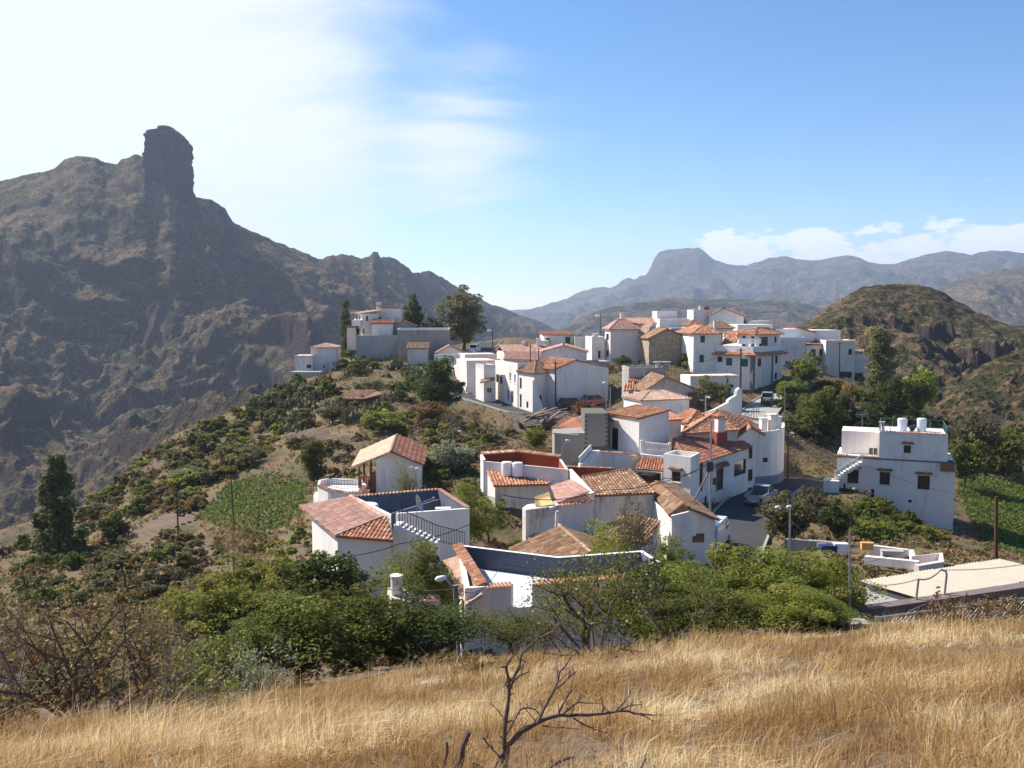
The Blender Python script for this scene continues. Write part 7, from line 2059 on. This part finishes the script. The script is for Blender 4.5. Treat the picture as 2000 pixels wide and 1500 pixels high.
# ------------------------------------------------------------------ dead tree and scrub in the foreground
def limb(mb, pts, r0, r1, n=7):
    P3 = _resample([tuple(p) for p in pts], .06); k = len(P3)
    jit = [Vector((random.gauss(0, r0 * .16), random.gauss(0, r0 * .16), random.gauss(0, r0 * .16))) for _ in P3]
    mb.tube([Vector(p) + j for p, j in zip(P3, jit)], [(r0 + (r1 - r0) * i / (k - 1)) * random.uniform(.88, 1.15) for i in range(k)], n, cap=True)
random.seed(5)
YD = 7.0
def D(px, py, dy=0.0): return P(px, py, YD + dy)
t = thing('dead_tree', 'bare dead branching tree in the golden grass at the front', 'tree', tuple(D(988,1530)))
mb = MB(); limb(mb, [D(992,1560), D(985,1500), D(990,1460)], .038, .030); mb.build('trunk', 'bark_dead', t)
LIMBS = [
 ([(985,1462),(987,1420),(992,1370),(996,1345),(990,1310),(985,1300)], 0.0184, 0.0096, -.1),
 ([(996,1345),(1005,1320),(1015,1300),(1018,1280),(1030,1265),(1055,1245),(1075,1235)], 0.0120, 0.0056, 0),
 ([(985,1302),(995,1290),(1010,1275)], 0.0080, 0.0040, -.1),
 ([(1000,1330),(1015,1320),(1035,1312)], 0.0072, 0.0036, -.2),
 ([(1075,1236),(1090,1222),(1102,1214),(1116,1216),(1130,1226)], 0.0064, 0.0036, .2),
 ([(1075,1236),(1066,1262),(1060,1290)], 0.0056, 0.0028, .2),
 ([(990,1458),(1020,1430),(1050,1412),(1080,1400),(1130,1396),(1180,1393),(1215,1388),(1240,1392),(1275,1398)], 0.0224, 0.0056, .1),
 ([(1048,1414),(1062,1385),(1078,1355),(1090,1330),(1092,1312),(1105,1300),(1118,1282)], 0.0128, 0.0048, .3),
 ([(1084,1345),(1100,1335),(1112,1322),(1126,1312)], 0.0076, 0.0040, .3),
 ([(1090,1400),(1098,1378),(1110,1358),(1116,1350)], 0.0088, 0.0048, .1),
 ([(1100,1395),(1115,1382),(1130,1372),(1150,1374)], 0.0072, 0.0036, .0),
 ([(1200,1392),(1215,1376),(1225,1365),(1232,1350)], 0.0072, 0.0036, .2),
 ([(1210,1388),(1230,1378),(1255,1376)], 0.0064, 0.0032, .1),
 ([(1120,1402),(1140,1415),(1160,1424),(1180,1430)], 0.0072, 0.0032, -.1),
 ([(1060,1418),(1090,1420),(1130,1424)], 0.0080, 0.0036, -.2),
 ([(986,1440),(1000,1415),(1012,1395),(1022,1383),(1045,1386),(1055,1398)], 0.0088, 0.0040, .2),
 ([(1176,1393),(1181,1380)], 0.0072, 0.0056, .0),
 ([(983,1470),(970,1490),(960,1515)], 0.0096, 0.0072, -.3),
 ([(978,1480),(950,1450),(945,1440)], 0.0072, 0.0040, -.3),
 ([(1245,1393),(1262,1400),(1278,1412)], 0.0052, 0.0028, .1),
 ([(982,1400),(970,1385),(958,1375)], 0.0048, 0.0024, -.1),
]
for pts, a, b, dy in LIMBS:
    mb = MB(); n_ = len(pts); L3 = [D(x, y, dy * i / n_) for i, (x, y) in enumerate(pts)]; limb(mb, L3, a, b)
    for k_ in range(n_ - 1):                       # short side twigs
        for _ in range(2):
            q = L3[k_].lerp(L3[k_ + 1], random.random()); d_ = (L3[k_ + 1] - L3[k_]).normalized()
            e_ = q + (d_ * random.uniform(.2, .8) + Vector((random.gauss(0, .5), random.gauss(0, .5), random.gauss(.25, .5)))) * random.uniform(.05, .16)
            mb.tube([q, q.lerp(e_, .55) + Vector((0, 0, random.uniform(-.01, .015))), e_], [b * .9 + .001, b * .6, .0012], 5)
    mb.build('branch', 'bark_dead', t)
t = thing('dead_sucker', 'broken grey stem left of the dead tree', 'stump', tuple(D(888,1540)))
for pts, a, b in (([(888,1540),(900,1480),(916,1430)], .03, .022), ([(864,1510),(872,1470),(872,1450)], .016, .009), ([(930,1520),(925,1490),(950,1505)], .014, .009)):
    mb = MB(); limb(mb, [D(x, y, -.1) for x, y in pts], a, b); mb.build('stem', 'bark_dead', t)
t = thing('fallen_branch', 'fallen dead branch right of the dead tree at the picture edge', 'branch', tuple(D(1100,1520)))
mb = MB(); limb(mb, [D(1040,1530,-.5), D(1080,1495,-.4), D(1118,1478,-.2)], .016, .009); limb(mb, [D(1240,1525,-.5), D(1256,1490,-.4), D(1262,1470,-.2)], .01, .005); mb.build('branch', 'bark_dead', t)
def bare_shrub(name, label, px, py, Y, H, spread, n=16, leafy=0, lm='leaf_brown', bk='bark_pale', seed=0, lean=0.0):
    random.seed(seed); b = P(px, py, Y); b.z = float(gq(b.x, b.y)); t = thing(name, label, 'shrub' if H < 2.5 else 'tree', tuple(b))
    mb = MB(); tips = []
    for i in range(n):
        a = random.uniform(0, 6.28); el = random.uniform(.5, 1.35)
        branches(mb, b + Vector((random.uniform(-.2, .2), random.uniform(-.2, .2), -.1)), (math.cos(a) * math.cos(el) * spread + lean, math.sin(a) * math.cos(el) * spread, math.sin(el)), H * random.uniform(.38, .6), H * .016, 3, tips, .3, 3, .62)
    mb.build('stems', bk, t)
    if leafy:
        cs = [np.array(p) for p, d in tips if random.random() < .7]; rs = [np.array([.16, .16, .14]) * H * .55 for _ in cs]
        v, f, r = leaf_cloud(cs, rs, leafy, .035, .6); o = np_mesh('foliage', v - np.array(ORIGIN[t.name]), f, lm, False, r, t)
bare_shrub('thorny_shrub', 'big tangled leafless shrub at the lower left', 165,1405,11, 1.86, 1.0, 13, 5, 'leaf_brown', 'bark', 1)
bare_shrub('thorny_shrub', 'leafless shrub at the far left edge', 40,1400,12, 1.67, 1.0, 9, 5, 'leaf_brown', 'bark_pale', 2)
bare_shrub('thorny_shrub', 'grey leaning twigs right of the big tangled shrub', 300,1390,12.5, 1.36, 1.1, 10, 6, 'leaf_olive', 'bark_pale', 3, .4)
bare_shrub('thorny_shrub', 'low grey-green bramble at the grass edge', 420,1370,14, 1.05, 1.2, 9, 9, 'leaf_green', 'bark_pale', 4)
bare_shrub('thorny_shrub', 'bramble with pale leaves below the garden clump', 500,1350,16.5, 0.99, 1.2, 8, 9, 'leaf_grey', 'bark_pale', 5)
bare_shrub('thorny_shrub', 'russet shrub behind the big tangled one', 110,1300,18, 1.98, 1.0, 9, 9, 'leaf_brown', 'bark', 6)
bare_shrub('thorny_shrub', 'russet and green shrub in the middle left', 290,1280,20, 1.86, 1.1, 9, 10, 'leaf_brown', 'bark', 7)
bare_shrub('thorny_shrub', 'dry twiggy shrub at the left edge of the garden', 20,1240,26, 2.11, 1.1, 8, 10, 'leaf_olive', 'bark', 8)
bare_shrub('thorny_shrub', 'mixed green bramble between garden and tangled shrub', 400,1290,20, 1.49, 1.1, 9, 12, 'leaf_green', 'bark', 9)
bare_shrub('almond_sapling', 'gnarled dark almond stump tree at the grass edge', 1168,1298,19, 2.3, 1.2, 7, 3, 'leaf_green', 'bark', 10)
bare_shrub('almond_sapling', 'second gnarled almond with bare limbs at the grass edge', 1318,1275,19, 1.9, 1.2, 6, 4, 'leaf_green', 'bark', 11)
bare_shrub('thorny_shrub', 'small dark dry shrub in the grass below the leaning pole', 940,1318,17, 0.63, 1.0, 6, 4, 'leaf_brown', 'bark_dead', 12)
bare_shrub('thorny_shrub', 'dry thistle tuft in front of the boundary wall', 1850,1225,18, 0.77, 1.3, 8, 6, 'leaf_brown', 'bark_pale', 13)
bare_shrub('thorny_shrub', 'dry weeds at the foot of the chain-link fence', 1950,1222,17.5, 0.77, 1.3, 8, 6, 'leaf_brown', 'bark_pale', 14)

# ------------------------------------------------------------------ the golden grass
EDGE = [(-500,9),(0,10),(300,12.5),(600,17.5),(750,20),(900,23),(1100,23),(1250,22.5),(1400,22),(1700,20.5),(2000,18.5),(2500,17)]
def grass(nt, blades, ymin, seed, wide, tall, lean=.6, span=(-350, 2350)):
    """tufts of bent blades; each tuft has its own height, tone and lean"""
    g = np.random.default_rng(seed)
    px = g.uniform(*span, nt)
    ye = np.interp(px, [e[0] for e in EDGE], [e[1] for e in EDGE]) * g.uniform(.93, 1.05, nt)
    y = ymin * (ye / ymin) ** (g.random(nt) ** .9); x = (px - 1000) / F_PX * y
    keep = g.random(nt) < np.clip(.75 + fbm(x / 1.1, y / 1.1, 3, 5) * 1.1, .06, 1)
    x, y = x[keep], y[keep]; nt = len(x)
    th = tall * g.uniform(.45, 1.35, nt) * np.clip(1 + fbm(x / 2.4, y / 2.4, 3, 8) * .9, .4, 1.8)
    tone = np.clip(g.normal(.45, .2, nt) + fbm(x / 2.3, y / 2.3, 3, 20) * .95, 0, 1)
    wind = .6 + fbm(x / 2.5, y / 2.5, 2, 12) * 2.0
    x, y, th, tone, wind = [np.repeat(q, blades) for q in (x, y, th, tone, wind)]; n = len(x)
    ang = g.uniform(0, 6.283, n); rad = np.abs(g.normal(0, .045, n)) * np.sqrt(y / 7)
    x = x + np.cos(ang) * rad; y = y + np.sin(ang) * rad; z = gq(x, y)
    h = th * g.uniform(.45, 1.2, n); w = wide * np.sqrt(y / 7.0) * g.uniform(.6, 1.4, n)
    ln = np.abs(g.normal(size=n)) * lean * h
    dx = (np.cos(ang) * .8 + np.cos(wind) * .45) * ln; dy = (np.sin(ang) * .8 + np.sin(wind) * .45) * ln
    sa = g.uniform(0, 3.14, n); s_ = np.stack([np.cos(sa) * w, np.sin(sa) * w, 0 * w], -1)
    b = np.stack([x, y, z - .03], -1)
    m1 = b + np.stack([dx * .3, dy * .3, h * .55], -1); tp = b + np.stack([dx, dy, h * (1 - .3 * np.minimum(1, ln / h))], -1)
    v = np.stack([b - s_, b + s_, m1 + s_ * .8, m1 - s_ * .8, tp], 1).reshape(-1, 3)
    i = np.arange(n) * 5
    f = np.concatenate([np.stack([i, i + 1, i + 2], -1), np.stack([i, i + 2, i + 3], -1), np.stack([i + 3, i + 2, i + 4], -1)])
    return v, f, np.tile(np.clip(tone + g.normal(0, .16, n), 0, 1), 3)
parts = [grass(13500, 16, 5.0, 1, .0034, .20, .95), grass(5600, 14, 9.0, 2, .0036, .23, .9), grass(5200, 4, 5.0, 3, .0022, .40, .7), grass(3600, 12, 5.0, 4, .0045, .24, .9, (2350, 4600)), grass(1500, 12, 5.0, 5, .0045, .24, .9, (-1700, -350))]
v, f, r = merge(parts)
o = np_mesh('dry_grass', v, f, 'straw', False, r); o['kind'] = 'stuff'; tag(o, 'tall dry golden grass covering the foreground slope', 'grass')
